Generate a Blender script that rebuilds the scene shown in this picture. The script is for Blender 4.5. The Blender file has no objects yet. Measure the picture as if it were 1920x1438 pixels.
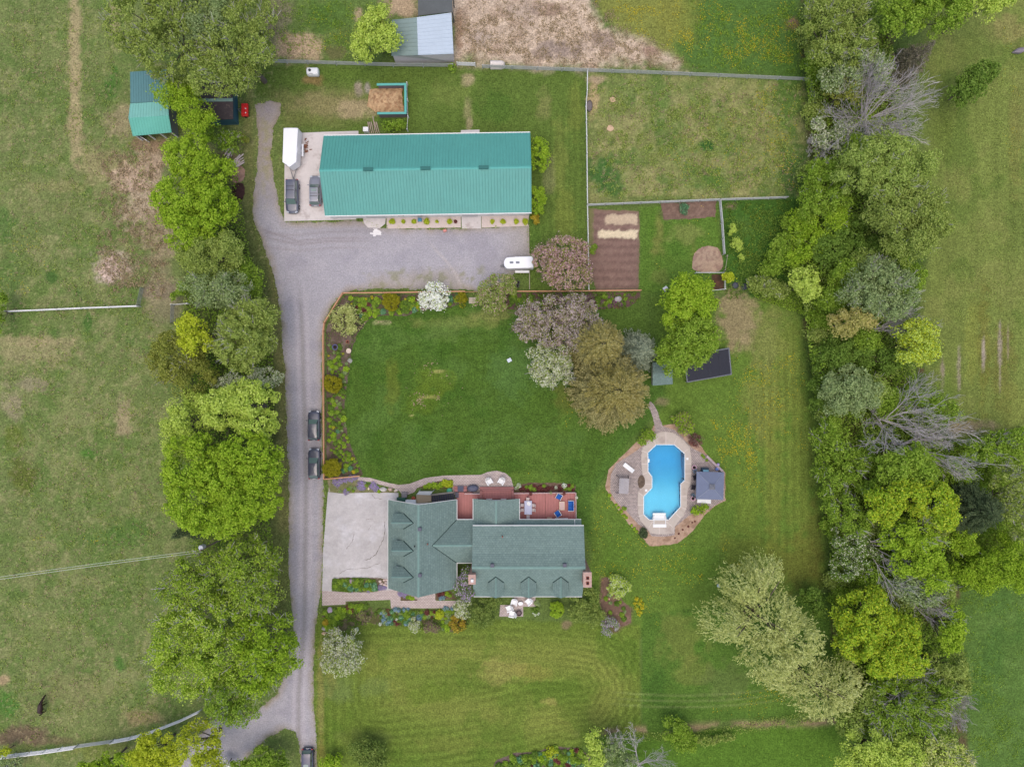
import bpy, bmesh, math, random
import numpy as np
from mathutils import Vector, Matrix

# ------------------------------------------------------------------ camera, sky, sun, exposure
S = bpy.context.scene
COL = S.collection
H = 107.0            # height of the drone above the grass
PXM = 12.0           # photograph pixels per metre at ground level
cam_d = bpy.data.cameras.new('camera')
cam = bpy.data.objects.new('camera', cam_d)
COL.objects.link(cam)
cam.location = (0, 0, H)
cam.rotation_euler = (0, 0, 0)
cam_d.sensor_fit = 'HORIZONTAL'
cam_d.angle = 2 * math.atan(80.0 / H)
cam_d.clip_start = 1.0
cam_d.clip_end = 3000.0
S.camera = cam

SUN_EL, SUN_AZ = math.radians(79), math.radians(190)      # high, from the south behind thin cloud
w = bpy.data.worlds.new('World'); S.world = w; w.use_nodes = True
nt = w.node_tree
sky = nt.nodes.new('ShaderNodeTexSky'); sky.sky_type = 'NISHITA'; sky.sun_disc = False
sky.sun_elevation = SUN_EL; sky.sun_rotation = SUN_AZ
sky.air_density = 1.0; sky.dust_density = 4.0; sky.ozone_density = 1.0; sky.altitude = 100
bg = nt.nodes['Background']; bg.inputs[1].default_value = 0.15
nt.links.new(sky.outputs[0], bg.inputs[0])
sl = bpy.data.lights.new('sun', 'SUN'); sl.energy = 0.75; sl.angle = math.radians(80); sl.color = (1.0, 0.90, 0.77)
so = bpy.data.objects.new('sun', sl); COL.objects.link(so)
so.rotation_euler = Vector((-math.sin(SUN_AZ) * math.cos(SUN_EL), -math.cos(SUN_AZ) * math.cos(SUN_EL), -math.sin(SUN_EL))).to_track_quat('-Z', 'Y').to_euler()
S.view_settings.view_transform = 'Standard'; S.view_settings.look = 'None'
S.view_settings.exposure = 0.57; S.view_settings.gamma = 1.0
K = 1.16             # how bright a white level surface renders: base colour = seen colour / K

# ------------------------------------------------------------------ small helpers
CROPS = {'A': (0, 0, 2.996), 'B': (480, 0, 2.996), 'C': (960, 0, 2.996), 'D': (1440, 0, 2.996),
         'E': (0, 480, 2.996), 'F': (480, 480, 2.996), 'G': (960, 480, 2.996), 'H': (1440, 480, 2.996),
         'I': (0, 958, 2.996), 'J': (480, 958, 2.996), 'K': (960, 958, 2.996), 'L': (1440, 958, 2.996),
         'M': (600, 860, 4.793), 'N': (840, 860, 4.793), 'O': (1120, 740, 4.793), 'R': (480, 160, 4.793),
         'S': (840, 900, 7.385), 'T': (560, 750, 8.457), 'U': (230, 120, 5.532), 'V': (660, 0, 5.753),
         'W': (900, 430, 5.647), 'X': (600, 1070, 6.4), 'Y': (1280, 850, 13.07), 'Z': (1320, 360, 6.536)}

def q(c, *pts):
    ox, oy, s = CROPS[c]
    r = [(ox + x / s, oy + y / s) for x, y in pts]
    return r

def P(px, py, z=0.0):
    """point at height z standing where the photograph shows pixel (px, py)"""
    f = (H - z) / H / PXM
    return Vector(((px - 960) * f, (719 - py) * f, z))

def lin(c):
    r = []
    for v in c[:3]:
        v = v / 255.0
        r.append(v / 12.92 if v <= 0.04045 else ((v + 0.055) / 1.055) ** 2.4)
    return np.array(r)

def alb(c, k=1.0):
    v = np.clip(lin(c) / K * k, 0, 0.9)
    return (float(v[0]), float(v[1]), float(v[2]), 1.0)

WL = {}

def wl(o):
    return WL.get(o.name, Vector((0, 0, 0)))

def thing(name, label, cat, loc=(0, 0, 0), rz=0.0, group=None):
    o = bpy.data.objects.new(name, None); COL.objects.link(o)
    o.empty_display_size = 0.3
    o.location = loc; o.rotation_euler = (0, 0, rz)
    o['label'] = label; o['category'] = cat
    if group: o['group'] = group
    WL[o.name] = Vector(loc)
    return o

def tag(o, label, cat, group=None):
    o['label'] = label; o['category'] = cat
    if group: o['group'] = group
    return o

def kind(o, k):
    o['kind'] = k; return o

def link(name, me, mats, parent=None):
    o = bpy.data.objects.new(name, me); COL.objects.link(o)
    if not isinstance(mats, (list, tuple)): mats = [mats]
    for m in mats: me.materials.append(m)
    if parent is not None:
        o.parent = parent; WL[o.name] = wl(parent)
    return o

class MB:
    """collects faces; build() links them as one mesh object"""
    def __init__(s): s.v = []; s.f = []; s.m = []
    def add(s, vs, fs, mi=0):
        b = len(s.v); s.v += [tuple(p) for p in vs]; s.f += [tuple(b + i for i in f) for f in fs]; s.m += [mi] * len(fs)
        return s
    def box(s, c, d, rz=0.0, mi=0, tilt=None, taper=1.0):
        hx, hy, hz = d[0] / 2, d[1] / 2, d[2] / 2
        vs = []
        for z, t in ((-hz, 1.0), (hz, taper)):
            for x, y in ((-hx, -hy), (hx, -hy), (hx, hy), (-hx, hy)): vs.append(Vector((x * t, y * t, z)))
        R = Matrix.Rotation(rz, 3, 'Z')
        if tilt is not None: R = R @ tilt
        vs = [R @ v + Vector(c) for v in vs]
        return s.add(vs, [(3, 2, 1, 0), (4, 5, 6, 7), (0, 1, 5, 4), (1, 2, 6, 5), (2, 3, 7, 6), (3, 0, 4, 7)], mi)
    def slab(s, pts, th, mi=0):
        """polygon (counter-clockwise from above) with thickness th below it"""
        n = len(pts); top = [Vector(p) for p in pts]; bot = [p - Vector((0, 0, th)) for p in top]
        fs = [tuple(range(n)), tuple(reversed(range(n, 2 * n)))]
        for i in range(n):
            j = (i + 1) % n
            fs.append((i, n + i, n + j, j))
        return s.add(top + bot, fs, mi)
    def prism(s, pts2, z0, z1, mi=0):
        return s.slab([(x, y, z1) for x, y in pts2], z1 - z0, mi)
    def tube(s, pts, rad, n=6, mi=0, caps=True):
        pts = [Vector(p) for p in pts]; k = len(pts); vs = []; fs = []
        for i, p in enumerate(pts):
            d = (pts[min(i + 1, k - 1)] - pts[max(i - 1, 0)])
            if d.length < 1e-6: d = Vector((0, 0, 1))
            d.normalize()
            a = Vector((0, 0, 1)) if abs(d.z) < 0.9 else Vector((1, 0, 0))
            u = d.cross(a).normalized(); v = d.cross(u)
            r = rad[i] if isinstance(rad, (list, tuple)) else rad
            for j in range(n):
                t = 2 * math.pi * j / n
                vs.append(p + u * (math.cos(t) * r) + v * (math.sin(t) * r))
        for i in range(k - 1):
            for j in range(n):
                a_, b_ = i * n + j, i * n + (j + 1) % n
                fs.append((a_, b_, b_ + n, a_ + n))
        if caps:
            fs.append(tuple(range(n))[::-1]); fs.append(tuple((k - 1) * n + j for j in range(n)))
        return s.add(vs, fs, mi)
    def lathe(s, prof, n=16, c=(0, 0, 0), sx=1.0, sy=1.0, mi=0):
        vs = []; fs = []
        for r, z in prof:
            for j in range(n):
                t = 2 * math.pi * j / n
                vs.append((c[0] + r * sx * math.cos(t), c[1] + r * sy * math.sin(t), c[2] + z))
        for i in range(len(prof) - 1):
            for j in range(n):
                a_, b_ = i * n + j, i * n + (j + 1) % n
                fs.append((a_, b_, b_ + n, a_ + n))
        fs.append(tuple(range(n))[::-1]); fs.append(tuple((len(prof) - 1) * n + j for j in range(n)))
        return s.add(vs, fs, mi)
    def build(s, name, mats, parent=None, world=False, smooth=False, bevel=0.0):
        vs = s.v
        if world and parent is not None:
            o_ = wl(parent); vs = [(p[0] - o_.x, p[1] - o_.y, p[2] - o_.z) for p in vs]
        me = bpy.data.meshes.new(name); me.from_pydata([tuple(p) for p in vs], [], s.f)
        me.polygons.foreach_set('material_index', s.m)
        if smooth: me.polygons.foreach_set('use_smooth', [True] * len(s.f))
        me.update()
        o = link(name, me, mats, parent)
        if bevel > 0:
            b = o.modifiers.new('bevel', 'BEVEL'); b.width = bevel; b.segments = 2; b.limit_method = 'ANGLE'
        return o

def copy_tree(o, parent=None):
    c = o.copy(); COL.objects.link(c)
    if parent is not None: c.parent = parent
    for ch in list(o.children): copy_tree(ch, c)
    return c

# ------------------------------------------------------------------ materials
def nodes(m):
    m.use_nodes = True
    return m.node_tree, m.node_tree.nodes['Principled BSDF']

def mixn(nt, a, b, f=1.0, bt='MULTIPLY'):
    n = nt.nodes.new('ShaderNodeMix'); n.data_type = 'RGBA'; n.blend_type = bt
    for k, v in ((6, a), (7, b), (0, f)):
        if hasattr(v, 'is_linked'): nt.links.new(v, n.inputs[k])
        else: n.inputs[k].default_value = v
    return n.outputs[2]

def noise(nt, scale, detail=3.0, rough=0.6, sx=(1, 1, 1), dist=0.0):
    tc = nt.nodes.new('ShaderNodeTexCoord'); src = tc.outputs['Object']
    if sx != (1, 1, 1):
        mp = nt.nodes.new('ShaderNodeMapping'); mp.inputs['Scale'].default_value = sx
        nt.links.new(src, mp.inputs[0]); src = mp.outputs[0]
    n = nt.nodes.new('ShaderNodeTexNoise'); n.inputs['Scale'].default_value = scale
    n.inputs['Detail'].default_value = detail; n.inputs['Roughness'].default_value = rough
    n.inputs['Distortion'].default_value = dist
    nt.links.new(src, n.inputs['Vector'])
    return n.outputs['Fac']

def rng_map(nt, v, a, b, lo, hi):
    n = nt.nodes.new('ShaderNodeMapRange'); n.inputs[1].default_value = a; n.inputs[2].default_value = b
    n.inputs[3].default_value = lo; n.inputs[4].default_value = hi
    nt.links.new(v, n.inputs[0]); return n.outputs[0]

def gray(nt, v):
    n = nt.nodes.new('ShaderNodeCombineColor')
    for i in range(3): nt.links.new(v, n.inputs[i])
    return n.outputs[0]

def surf(name, col=None, var=(), rough=0.85, bump=None, spec=0.3, attr=False, metal=0.0, coat=0.0, tint=None, blotch=None):
    """procedural surface: base colour times several noises. var = (scale, amount[, stretch])"""
    m = bpy.data.materials.new(name); nt, p = nodes(m)
    if attr:
        a = nt.nodes.new('ShaderNodeAttribute'); a.attribute_name = 'Col'; c = a.outputs['Color']
    else:
        r = nt.nodes.new('ShaderNodeRGB'); r.outputs[0].default_value = alb(col); c = r.outputs[0]
    if blotch:                                   # (colour, scale, lo, hi): a second real colour in patches
        f = rng_map(nt, noise(nt, blotch[1], 5, 0.65), blotch[2], blotch[3], 0, 1)
        c = mixn(nt, c, alb(blotch[0]), f, 'MIX')
    for v in var:
        s_ = v[2] if len(v) > 2 else (1, 1, 1)
        f = rng_map(nt, noise(nt, v[0], 4, 0.65, s_), 0.25, 0.75, 1 - v[1], 1 + v[1])
        c = mixn(nt, c, gray(nt, f), 1.0)
    nt.links.new(c, p.inputs['Base Color'])
    p.inputs['Roughness'].default_value = rough; p.inputs['Specular IOR Level'].default_value = spec
    p.inputs['Metallic'].default_value = metal; p.inputs['Coat Weight'].default_value = coat
    p.inputs['Coat Roughness'].default_value = 0.06
    if bump:
        b = nt.nodes.new('ShaderNodeBump'); b.inputs['Distance'].default_value = bump[1]; b.inputs['Strength'].default_value = 0.8
        nt.links.new(noise(nt, bump[0], 4, 0.7), b.inputs['Height']); nt.links.new(b.outputs[0], p.inputs['Normal'])
    return m

def brick(name, c1, c2, mortar, w, h, rough=0.85, rot=0.0, mort=0.02, var=0.15, axes='XY'):
    m = bpy.data.materials.new(name); nt, p = nodes(m)
    tc = nt.nodes.new('ShaderNodeTexCoord'); mp = nt.nodes.new('ShaderNodeMapping')
    mp.inputs['Rotation'].default_value = (0, 0, rot)
    nt.links.new(tc.outputs['Object'], mp.inputs[0])
    b = nt.nodes.new('ShaderNodeTexBrick'); nt.links.new(mp.outputs[0], b.inputs[0])
    b.inputs['Color1'].default_value = alb(c1); b.inputs['Color2'].default_value = alb(c2); b.inputs['Mortar'].default_value = alb(mortar)
    b.inputs['Scale'].default_value = 1.0; b.inputs['Brick Width'].default_value = w; b.inputs['Row Height'].default_value = h
    b.inputs['Mortar Size'].default_value = mort; b.inputs['Mortar Smooth'].default_value = 0.3
    c = b.outputs['Color']
    for s_, a_ in ((0.5, var), (3.0, var), (14.0, var * 0.8)):
        f = rng_map(nt, noise(nt, s_, 4), 0.25, 0.75, 1 - a_, 1 + a_)
        c = mixn(nt, c, gray(nt, f), 1.0)
    nt.links.new(c, p.inputs['Base Color']); p.inputs['Roughness'].default_value = rough; p.inputs['Specular IOR Level'].default_value = 0.25
    bp = nt.nodes.new('ShaderNodeBump'); bp.inputs['Distance'].default_value = 0.01; bp.invert = True
    nt.links.new(b.outputs['Fac'], bp.inputs['Height']); nt.links.new(bp.outputs[0], p.inputs['Normal'])
    return m

LEAFK = 1.5
def leaf(name, dark, mid, light, trans=0.3, hue=None, nscale=0.35, k=None):
    """leaves: every leaf its own tone between dark, mid and light, drifting a little through the crown"""
    m = bpy.data.materials.new(name); m.use_nodes = True; nt = m.node_tree
    nt.nodes.remove(nt.nodes['Principled BSDF'])
    out = nt.nodes['Material Output']
    g = nt.nodes.new('ShaderNodeNewGeometry')
    r = nt.nodes.new('ShaderNodeValToRGB'); e = r.color_ramp.elements
    kk = LEAFK if k is None else k
    e[0].position = 0.0; e[0].color = alb(dark, kk); e[1].position = 1.0; e[1].color = alb(light, kk)
    x = e.new(0.5); x.color = alb(mid, kk)
    nt.links.new(g.outputs['Random Per Island'], r.inputs[0])
    c = r.outputs[0]
    f = rng_map(nt, noise(nt, nscale, 3, 0.6), 0.3, 0.7, 0.0, 1.0)
    h_ = alb(hue if hue is not None else light, kk)
    c = mixn(nt, c, h_, rng_map(nt, f, 0, 1, 0.0, 0.45), 'MIX')
    d = nt.nodes.new('ShaderNodeBsdfDiffuse'); nt.links.new(c, d.inputs[0])
    t = nt.nodes.new('ShaderNodeBsdfTranslucent'); nt.links.new(c, t.inputs[0])
    ms = nt.nodes.new('ShaderNodeMixShader'); ms.inputs[0].default_value = trans
    nt.links.new(d.outputs[0], ms.inputs[1]); nt.links.new(t.outputs[0], ms.inputs[2])
    nt.links.new(ms.outputs[0], out.inputs[0])
    return m

def glass_dark(name, c=(30, 36, 38)):
    return surf(name, c, (), rough=0.06, spec=0.7)

def paint(name, c, coat=0.8):
    return surf(name, c, ((1.5, 0.05),), rough=0.35, spec=0.5, coat=coat)

# ------------------------------------------------------------------ number helpers
_T = np.random.RandomState(7).rand(512, 512)
def vnoise(x, y, seed=0):
    x = x + seed * 17.31; y = y + seed * 9.77
    xi = np.floor(x).astype(int); yi = np.floor(y).astype(int); fx = x - xi; fy = y - yi
    fx = fx * fx * (3 - 2 * fx); fy = fy * fy * (3 - 2 * fy)
    a = _T[xi % 512, yi % 512]; b = _T[(xi + 1) % 512, yi % 512]; c = _T[xi % 512, (yi + 1) % 512]; d = _T[(xi + 1) % 512, (yi + 1) % 512]
    return (a * (1 - fx) + b * fx) * (1 - fy) + (c * (1 - fx) + d * fx) * fy

def fbm(x, y, s, seed=0, octv=4, gain=0.55):
    x = x / s; y = y / s; r = 0; a = 1.0; t = 0
    for o in range(octv):
        r = r + a * vnoise(x, y, seed + o * 3); t += a; a *= gain; x = x * 2.03; y = y * 2.03
    return r / t

def sstep(a, b, x):
    t = np.clip((x - a) / (b - a), 0, 1); return t * t * (3 - 2 * t)

def sdf(px, py, poly):
    """signed distance (negative inside) to a polygon, all in the same units"""
    d = np.full(px.shape, 1e12); ins = np.zeros(px.shape, bool); n = len(poly)
    for i in range(n):
        ax, ay = poly[i]; bx, by = poly[(i + 1) % n]
        ex, ey = bx - ax, by - ay; wx, wy = px - ax, py - ay
        t = np.clip((wx * ex + wy * ey) / max(ex * ex + ey * ey, 1e-9), 0, 1)
        d = np.minimum(d, (wx - ex * t) ** 2 + (wy - ey * t) ** 2)
        if ay != by:
            c = ((ay > py) != (by > py)) & (px < (bx - ax) * (py - ay) / (by - ay) + ax)
            ins ^= c
    d = np.sqrt(d)
    return np.where(ins, -d, d)

def smooth_poly(pts, it=2):
    for _ in range(it):
        r = []
        for i in range(len(pts)):
            a, b = pts[i], pts[(i + 1) % len(pts)]
            r.append((a[0] * .75 + b[0] * .25, a[1] * .75 + b[1] * .25)); r.append((a[0] * .25 + b[0] * .75, a[1] * .25 + b[1] * .75))
        pts = r
    return pts

def set_col(me, rgb):
    a = me.color_attributes.new('Col', 'FLOAT_COLOR', 'POINT')
    c = np.ones((len(me.vertices), 4), np.float32); c[:, :3] = rgb
    a.data.foreach_set('color', c.ravel())

def grid_mesh(name, X, Y, Z, keep):
    """mesh from 2-D vertex arrays, keeping the cells flagged in keep"""
    ny, nx = X.shape
    idx = np.arange(nx * ny).reshape(ny, nx)
    f = np.stack([idx[:-1, :-1], idx[:-1, 1:], idx[1:, 1:], idx[1:, :-1]], -1)[keep]
    used = np.unique(f); re = np.full(nx * ny, -1); re[used] = np.arange(len(used)); f = re[f]
    co = np.stack([X.ravel()[used], Y.ravel()[used], Z.ravel()[used]], -1).astype(np.float32)
    me = bpy.data.meshes.new(name)
    me.vertices.add(len(co)); me.vertices.foreach_set('co', co.ravel())
    me.loops.add(f.size); me.loops.foreach_set('vertex_index', f.ravel().astype(np.int32))
    me.polygons.add(len(f)); me.polygons.foreach_set('loop_start', np.arange(0, f.size, 4, dtype=np.int32))
    me.polygons.foreach_set('loop_total', np.full(len(f), 4, np.int32))
    me.update(calc_edges=True)
    return me, used

def sheet(name, sd, bbox, z, cell, mat, colf, ragged=0.0, seed=1, rag_scale=12, k='structure', zf=None):
    """ground sheet: where sd(px,py) < 0 (distance in photo pixels); border vertices are pulled onto the outline"""
    x0, y0, x1, y1 = bbox; st = cell * PXM
    px, py = np.meshgrid(np.arange(x0, x1 + st, st), np.arange(y0, y1 + st, st))
    def D(a, b):
        d = sd(a, b)
        if ragged: d = d + (fbm(a, b, rag_scale, seed, 4, 0.7) - 0.5) * 2 * ragged
        return d
    d = D(px, py); e = 0.5
    gx = (D(px + e, py) - D(px - e, py)) / (2 * e); gy = (D(px, py + e) - D(px, py - e)) / (2 * e)
    gl = np.maximum(np.hypot(gx, gy), 0.3)
    near = (d > 0) & (d < st * 1.6)
    mx_ = gx / gl ** 2 * d; my_ = gy / gl ** 2 * d; ml_ = np.maximum(np.hypot(mx_, my_) / (st * .8), 1.0)
    qx = np.where(near, px - mx_ / ml_, px); qy = np.where(near, py - my_ / ml_, py)
    ins = d < 0
    keep = ins[:-1, :-1] | ins[:-1, 1:] | ins[1:, 1:] | ins[1:, :-1]
    X = (qx - 960) / PXM; Y = (719 - qy) / PXM
    Z = np.full(X.shape, z) if zf is None else z + zf(qx, qy)
    me, used = grid_mesh(name, X[::-1], Y[::-1], Z[::-1], keep[::-1])
    if colf is not None:
        set_col(me, colf(qx[::-1].ravel()[used], qy[::-1].ravel()[used], d[::-1].ravel()[used]))
    o = link(name, me, mat)
    if k: o['kind'] = k
    return o

def A3(c):
    return np.array(alb(c)[:3])

class Paint:
    """layers of real ground colour (soil, dry grass, lush grass) on vertices"""
    def __init__(s, px, py, base):
        s.px, s.py = px, py; s.c = np.tile(A3(base), (len(px), 1))
    def lay(s, m, col):
        m = np.clip(m, 0, 1)[:, None]; s.c = s.c * (1 - m) + A3(col) * m
    def poly(s, pts, col, feather=8, amp=6, a=1.0, seed=1, ns=20):
        e = feather + amp + 2; xs = [p[0] for p in pts]; ys = [p[1] for p in pts]
        i = np.nonzero((s.px > min(xs) - e) & (s.px < max(xs) + e) & (s.py > min(ys) - e) & (s.py < max(ys) + e))[0]
        if not len(i): return
        d = sdf(s.px[i], s.py[i], pts) + (fbm(s.px[i], s.py[i], ns, seed) - 0.5) * 2 * amp
        m = (a * (1 - sstep(-feather, feather, d)))[:, None]; s.c[i] = s.c[i] * (1 - m) + A3(col) * m
    def spot(s, x, y, rx, ry, col, a=1.0, seed=1, ns=14, amp=0.7, hard=0.5):
        i = np.nonzero((np.abs(s.px - x) < rx * 2.1) & (np.abs(s.py - y) < ry * 2.1))[0]
        if not len(i): return
        r = np.hypot((s.px[i] - x) / rx, (s.py[i] - y) / ry) + (fbm(s.px[i], s.py[i], ns, seed) - 0.5) * 2 * amp
        m = (a * (1 - sstep(1 - hard, 1 + hard * .4, r)))[:, None]; s.c[i] = s.c[i] * (1 - m) + A3(col) * m
    def mul(s, f):
        s.c = s.c * np.asarray(f)[:, None]
# ------------------------------------------------------------------ ground: one sheet of grass, soil and hay
POOL = q('O', (530, 448), (690, 448), (785, 530), (785, 770), (748, 800), (748, 1005), (640, 1122), (465, 1122), (415, 1075), (415, 912), (490, 835), (490, 735), (455, 690), (453, 520))
LAWN = [(690, 598), (760, 588), (870, 575), (1000, 570), (1130, 620), (1160, 800), (1110, 900), (960, 895), (800, 905), (690, 893), (668, 860), (650, 800), (655, 690), (668, 640)]
FRONT = [(600, 1190), (640, 1160), (900, 1165), (1120, 1180), (1198, 1200), (1200, 1390), (1050, 1395), (930, 1420), (800, 1440), (600, 1440)]

def ground_col(px, py, d=None):
    g = Paint(px, py, (94, 112, 56))
    n1 = fbm(px, py, 60, 3, 5); n2 = fbm(px, py, 22, 11, 4); n3 = fbm(px, py, 8, 21, 3)
    tan, dry, lush, olive = (164, 148, 112), (137, 133, 92), (66, 96, 40), (112, 118, 66)
    # western pasture
    west = 1 - sstep(470, 600, px)
    g.lay(west, (104, 118, 66))
    g.lay(west * sstep(.5, .66, n2) * .38, dry); g.lay(west * sstep(.52, .7, n1) * .45, (122, 130, 78))
    g.lay(west * sstep(.50, .66, fbm(px, py, 36, 44)) * .6, (88, 112, 52))
    for (x, y, rx, ry, c, a) in [(140, 120, 13, 170, tan, .75), (142, 260, 15, 60, tan, .6), (215, 30, 14, 60, tan, .5), (225, 230, 30, 40, (158, 138, 112), .55),
            (190, 310, 50, 40, (150, 136, 100), .5), (240, 330, 45, 32, (190, 164, 142), .8), (270, 370, 50, 70, (176, 154, 134), .75), (285, 300, 30, 40, (168, 146, 124), .8),
            (300, 440, 40, 50, (150, 132, 110), .7), (275, 270, 40, 14, (128, 106, 82), .8), (210, 500, 38, 33, (186, 164, 150), .95), (200, 520, 28, 12, (190, 170, 156), .8),
            (300, 545, 38, 20, (134, 118, 104), .7), (70, 660, 90, 30, (158, 144, 108), .55), (60, 720, 40, 14, (150, 136, 112), .6), (25, 760, 20, 30, (150, 136, 112), .6),
            (232, 780, 16, 46, (158, 140, 112), .6), (60, 640, 80, 12, tan, .45), (110, 350, 60, 12, (150, 140, 95), .5), (100, 370, 80, 50, (120, 122, 78), .4),
            (30, 820, 22, 28, (92, 104, 40), .7), (45, 890, 26, 36, (84, 92, 36), .75), (165, 850, 16, 12, (70, 112, 40), .8), (165, 600, 8, 24, (64, 100, 40), .8), (210, 165, 16, 34, (62, 104, 38), .7),
            (210, 130, 10, 14, (62, 104, 38), .7), (245, 1000, 45, 30, (78, 110, 46), .7), (200, 1010, 40, 20, (84, 112, 52), .6), (15, 1320, 20, 30, (70, 116, 44), .7), (225, 1245, 14, 14, (70, 112, 44), .7),
            (35, 1380, 55, 22, (108, 88, 74), .85), (110, 1388, 30, 9, (104, 90, 70), .7), (265, 1345, 40, 16, (150, 130, 96), .6), (330, 1320, 40, 24, (82, 108, 48), .6),
            (8, 1275, 14, 10, (165, 140, 110), .7), (80, 1200, 60, 60, (118, 126, 74), .4), (140, 1290, 60, 40, (128, 126, 82), .5), (10, 420, 20, 30, (70, 104, 46), .6), (20, 510, 40, 40, (84, 108, 52), .6),
            (100, 520, 14, 12, (62, 96, 42), .7), (145, 547, 10, 10, (62, 96, 42), .7), (245, 640, 14, 12, (80, 106, 50), .6), (105, 625, 10, 10, (70, 100, 44), .6)]:
        g.spot(x, y, rx, ry, c, a, seed=int(x + y) % 40)
    g.spot(250, 1410, 140, 26, (112, 120, 58), .7)
    # verge beside the drive, under the western trees
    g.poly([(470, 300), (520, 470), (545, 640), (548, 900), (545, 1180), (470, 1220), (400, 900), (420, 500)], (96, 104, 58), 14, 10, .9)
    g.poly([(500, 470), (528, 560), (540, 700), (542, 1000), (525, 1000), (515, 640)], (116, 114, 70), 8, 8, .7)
    g.poly([(400, 290), (445, 280), (450, 420), (410, 420)], (140, 120, 100), 8, 6, .8)
    g.poly([(470, 160), (480, 320), (470, 400), (455, 380), (455, 200)], (112, 116, 68), 6, 5, .8)
    # top yard between the drive, barn and paddock fence
    g.poly([(480, 122), (850, 126), (1100, 134), (1100, 560), (990, 560), (990, 250), (620, 245), (530, 240), (525, 190), (480, 180)], (88, 108, 46), 5, 3, .95)
    g.poly([(500, 170), (690, 165), (700, 215), (640, 235), (535, 238), (528, 200)], (110, 114, 66), 14, 14, .8)
    for (x, y, rx, ry, c, a) in [(610, 195, 70, 24, (140, 128, 90), .6), (665, 205, 50, 20, (160, 142, 110), .7), (585, 150, 26, 10, (150, 116, 82), .6), (673, 165, 9, 14, (150, 136, 120), .8), (688, 166, 6, 10, (150, 140, 130), .8),
            (640, 140, 60, 8, (88, 110, 44), .5), (877, 150, 14, 14, (160, 144, 112), .75), (877, 205, 10, 24, (150, 142, 100), .6), (880, 232, 6, 14, (160, 144, 112), .6), (1020, 200, 14, 34, (122, 124, 72), .7),
            (840, 175, 50, 26, (112, 124, 62), .5), (800, 200, 20, 40, (98, 118, 54), .5), (930, 200, 40, 40, (72, 100, 38), .6), (1080, 200, 16, 60, (112, 120, 54), .5), (1050, 300, 18, 80, (120, 128, 62), .5),
            (1030, 330, 12, 50, (122, 120, 84), .5), (1060, 410, 20, 60, (118, 126, 56), .5), (1000, 440, 20, 40, (78, 106, 42), .6), (720, 220, 20, 12, (70, 96, 34), .6), (585, 225, 50, 12, (104, 112, 58), .5)]:
        g.spot(x, y, rx, ry, c, a, seed=int(x * 3 + y) % 40)
    yard = (1 - sstep(-4, 4, sdf(px, py, [(1000, 250), (1096, 150), (1096, 460), (1000, 460)])))
    g.mul(1 + yard * .10 * np.sin(px * .55 + fbm(px, py, 40, 5) * 5))
    # north paddocks
    g.poly([(488, -10), (740, -10), (740, 110), (600, 118), (500, 115)], (96, 116, 58), 6, 4, .95)
    for (x, y, rx, ry, c, a) in [(565, 90, 46, 30, (190, 164, 132), .9), (540, 85, 30, 26, (176, 150, 120), .8), (520, 30, 34, 60, (120, 110, 90), .7), (505, 60, 16, 40, (110, 100, 84), .7), (755, 15, 40, 26, (176, 152, 124), .9), (672, 26, 10, 14, (176, 152, 124), .7), (630, 100, 20, 14, (110, 100, 70), .6),
            (620, 30, 50, 30, (76, 106, 44), .6), (590, 20, 30, 20, (80, 108, 46), .6), (640, 60, 20, 30, (88, 108, 50), .5)]:
        g.spot(x, y, rx, ry, c, a, seed=int(x * 5 + y) % 40)
    g.poly([(848, -20), (1080, -20), (1130, 50), (1180, 70), (1250, 95), (1280, 120), (1100, 124), (850, 113)], (184, 164, 142), 16, 26, 1.0, 4, 26)
    dirt = 1 - sstep(-10, 10, sdf(px, py, [(848, -20), (1090, -20), (1140, 50), (1190, 70), (1260, 95), (1290, 135), (850, 126)]))
    g.lay(dirt * sstep(.5, .68, fbm(px, py, 34, 8)) * .6, (150, 128, 108)); g.lay(dirt * sstep(.5, .7, fbm(px, py, 9, 18)) * .5, (208, 188, 164))
    for (x, y, rx, ry, c, a) in [(1050, 95, 46, 20, (140, 124, 112), .85), (1130, 75, 34, 20, (150, 132, 118), .8), (1030, 20, 40, 14, (136, 112, 94), .7), (1225, 95, 30, 10, (150, 122, 104), .7), (860, 60, 9, 60, (140, 112, 88), .7), (900, 70, 26, 16, (160, 146, 136), .5), (985, 20, 30, 20, (160, 144, 130), .5)]:
        g.spot(x, y, rx, ry, c, a, seed=int(x * 7 + y) % 40)
    g.poly([(1105, -20), (1300, -20), (1290, 120), (1240, 90), (1150, 50)], (122, 126, 62), 12, 12, .95, 6)
    g.poly([(1290, -20), (1500, -20), (1505, 145), (1290, 132), (1260, 85)], (80, 108, 48), 14, 12, .95, 7)
    g.poly([(1240, 0), (1310, 0), (1300, 80), (1230, 60)], (124, 126, 58), 16, 14, .7, 8)
    g.spot(1484, 45, 14, 14, (138, 108, 92), .9)
    # eastern paddock, dry
    PAD = [(1103, 137), (1510, 152), (1525, 260), (1500, 370), (1103, 383)]
    g.poly(PAD, (122, 128, 74), 3, 1, 1.0)
    pad = 1 - sstep(-3, 3, sdf(px, py, PAD))
    g.lay(pad * sstep(.49, .60, fbm(px, py, 46, 77, 4)) * .6, (96, 118, 56)); g.lay(pad * sstep(.58, .66, fbm(px, py, 18, 78, 3)) * .6, (80, 108, 48))
    g.lay(pad * sstep(.5, .66, n1) * .5, (140, 138, 88)); g.lay(pad * sstep(.5, .68, n2) * .35, (150, 142, 96))
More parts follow.
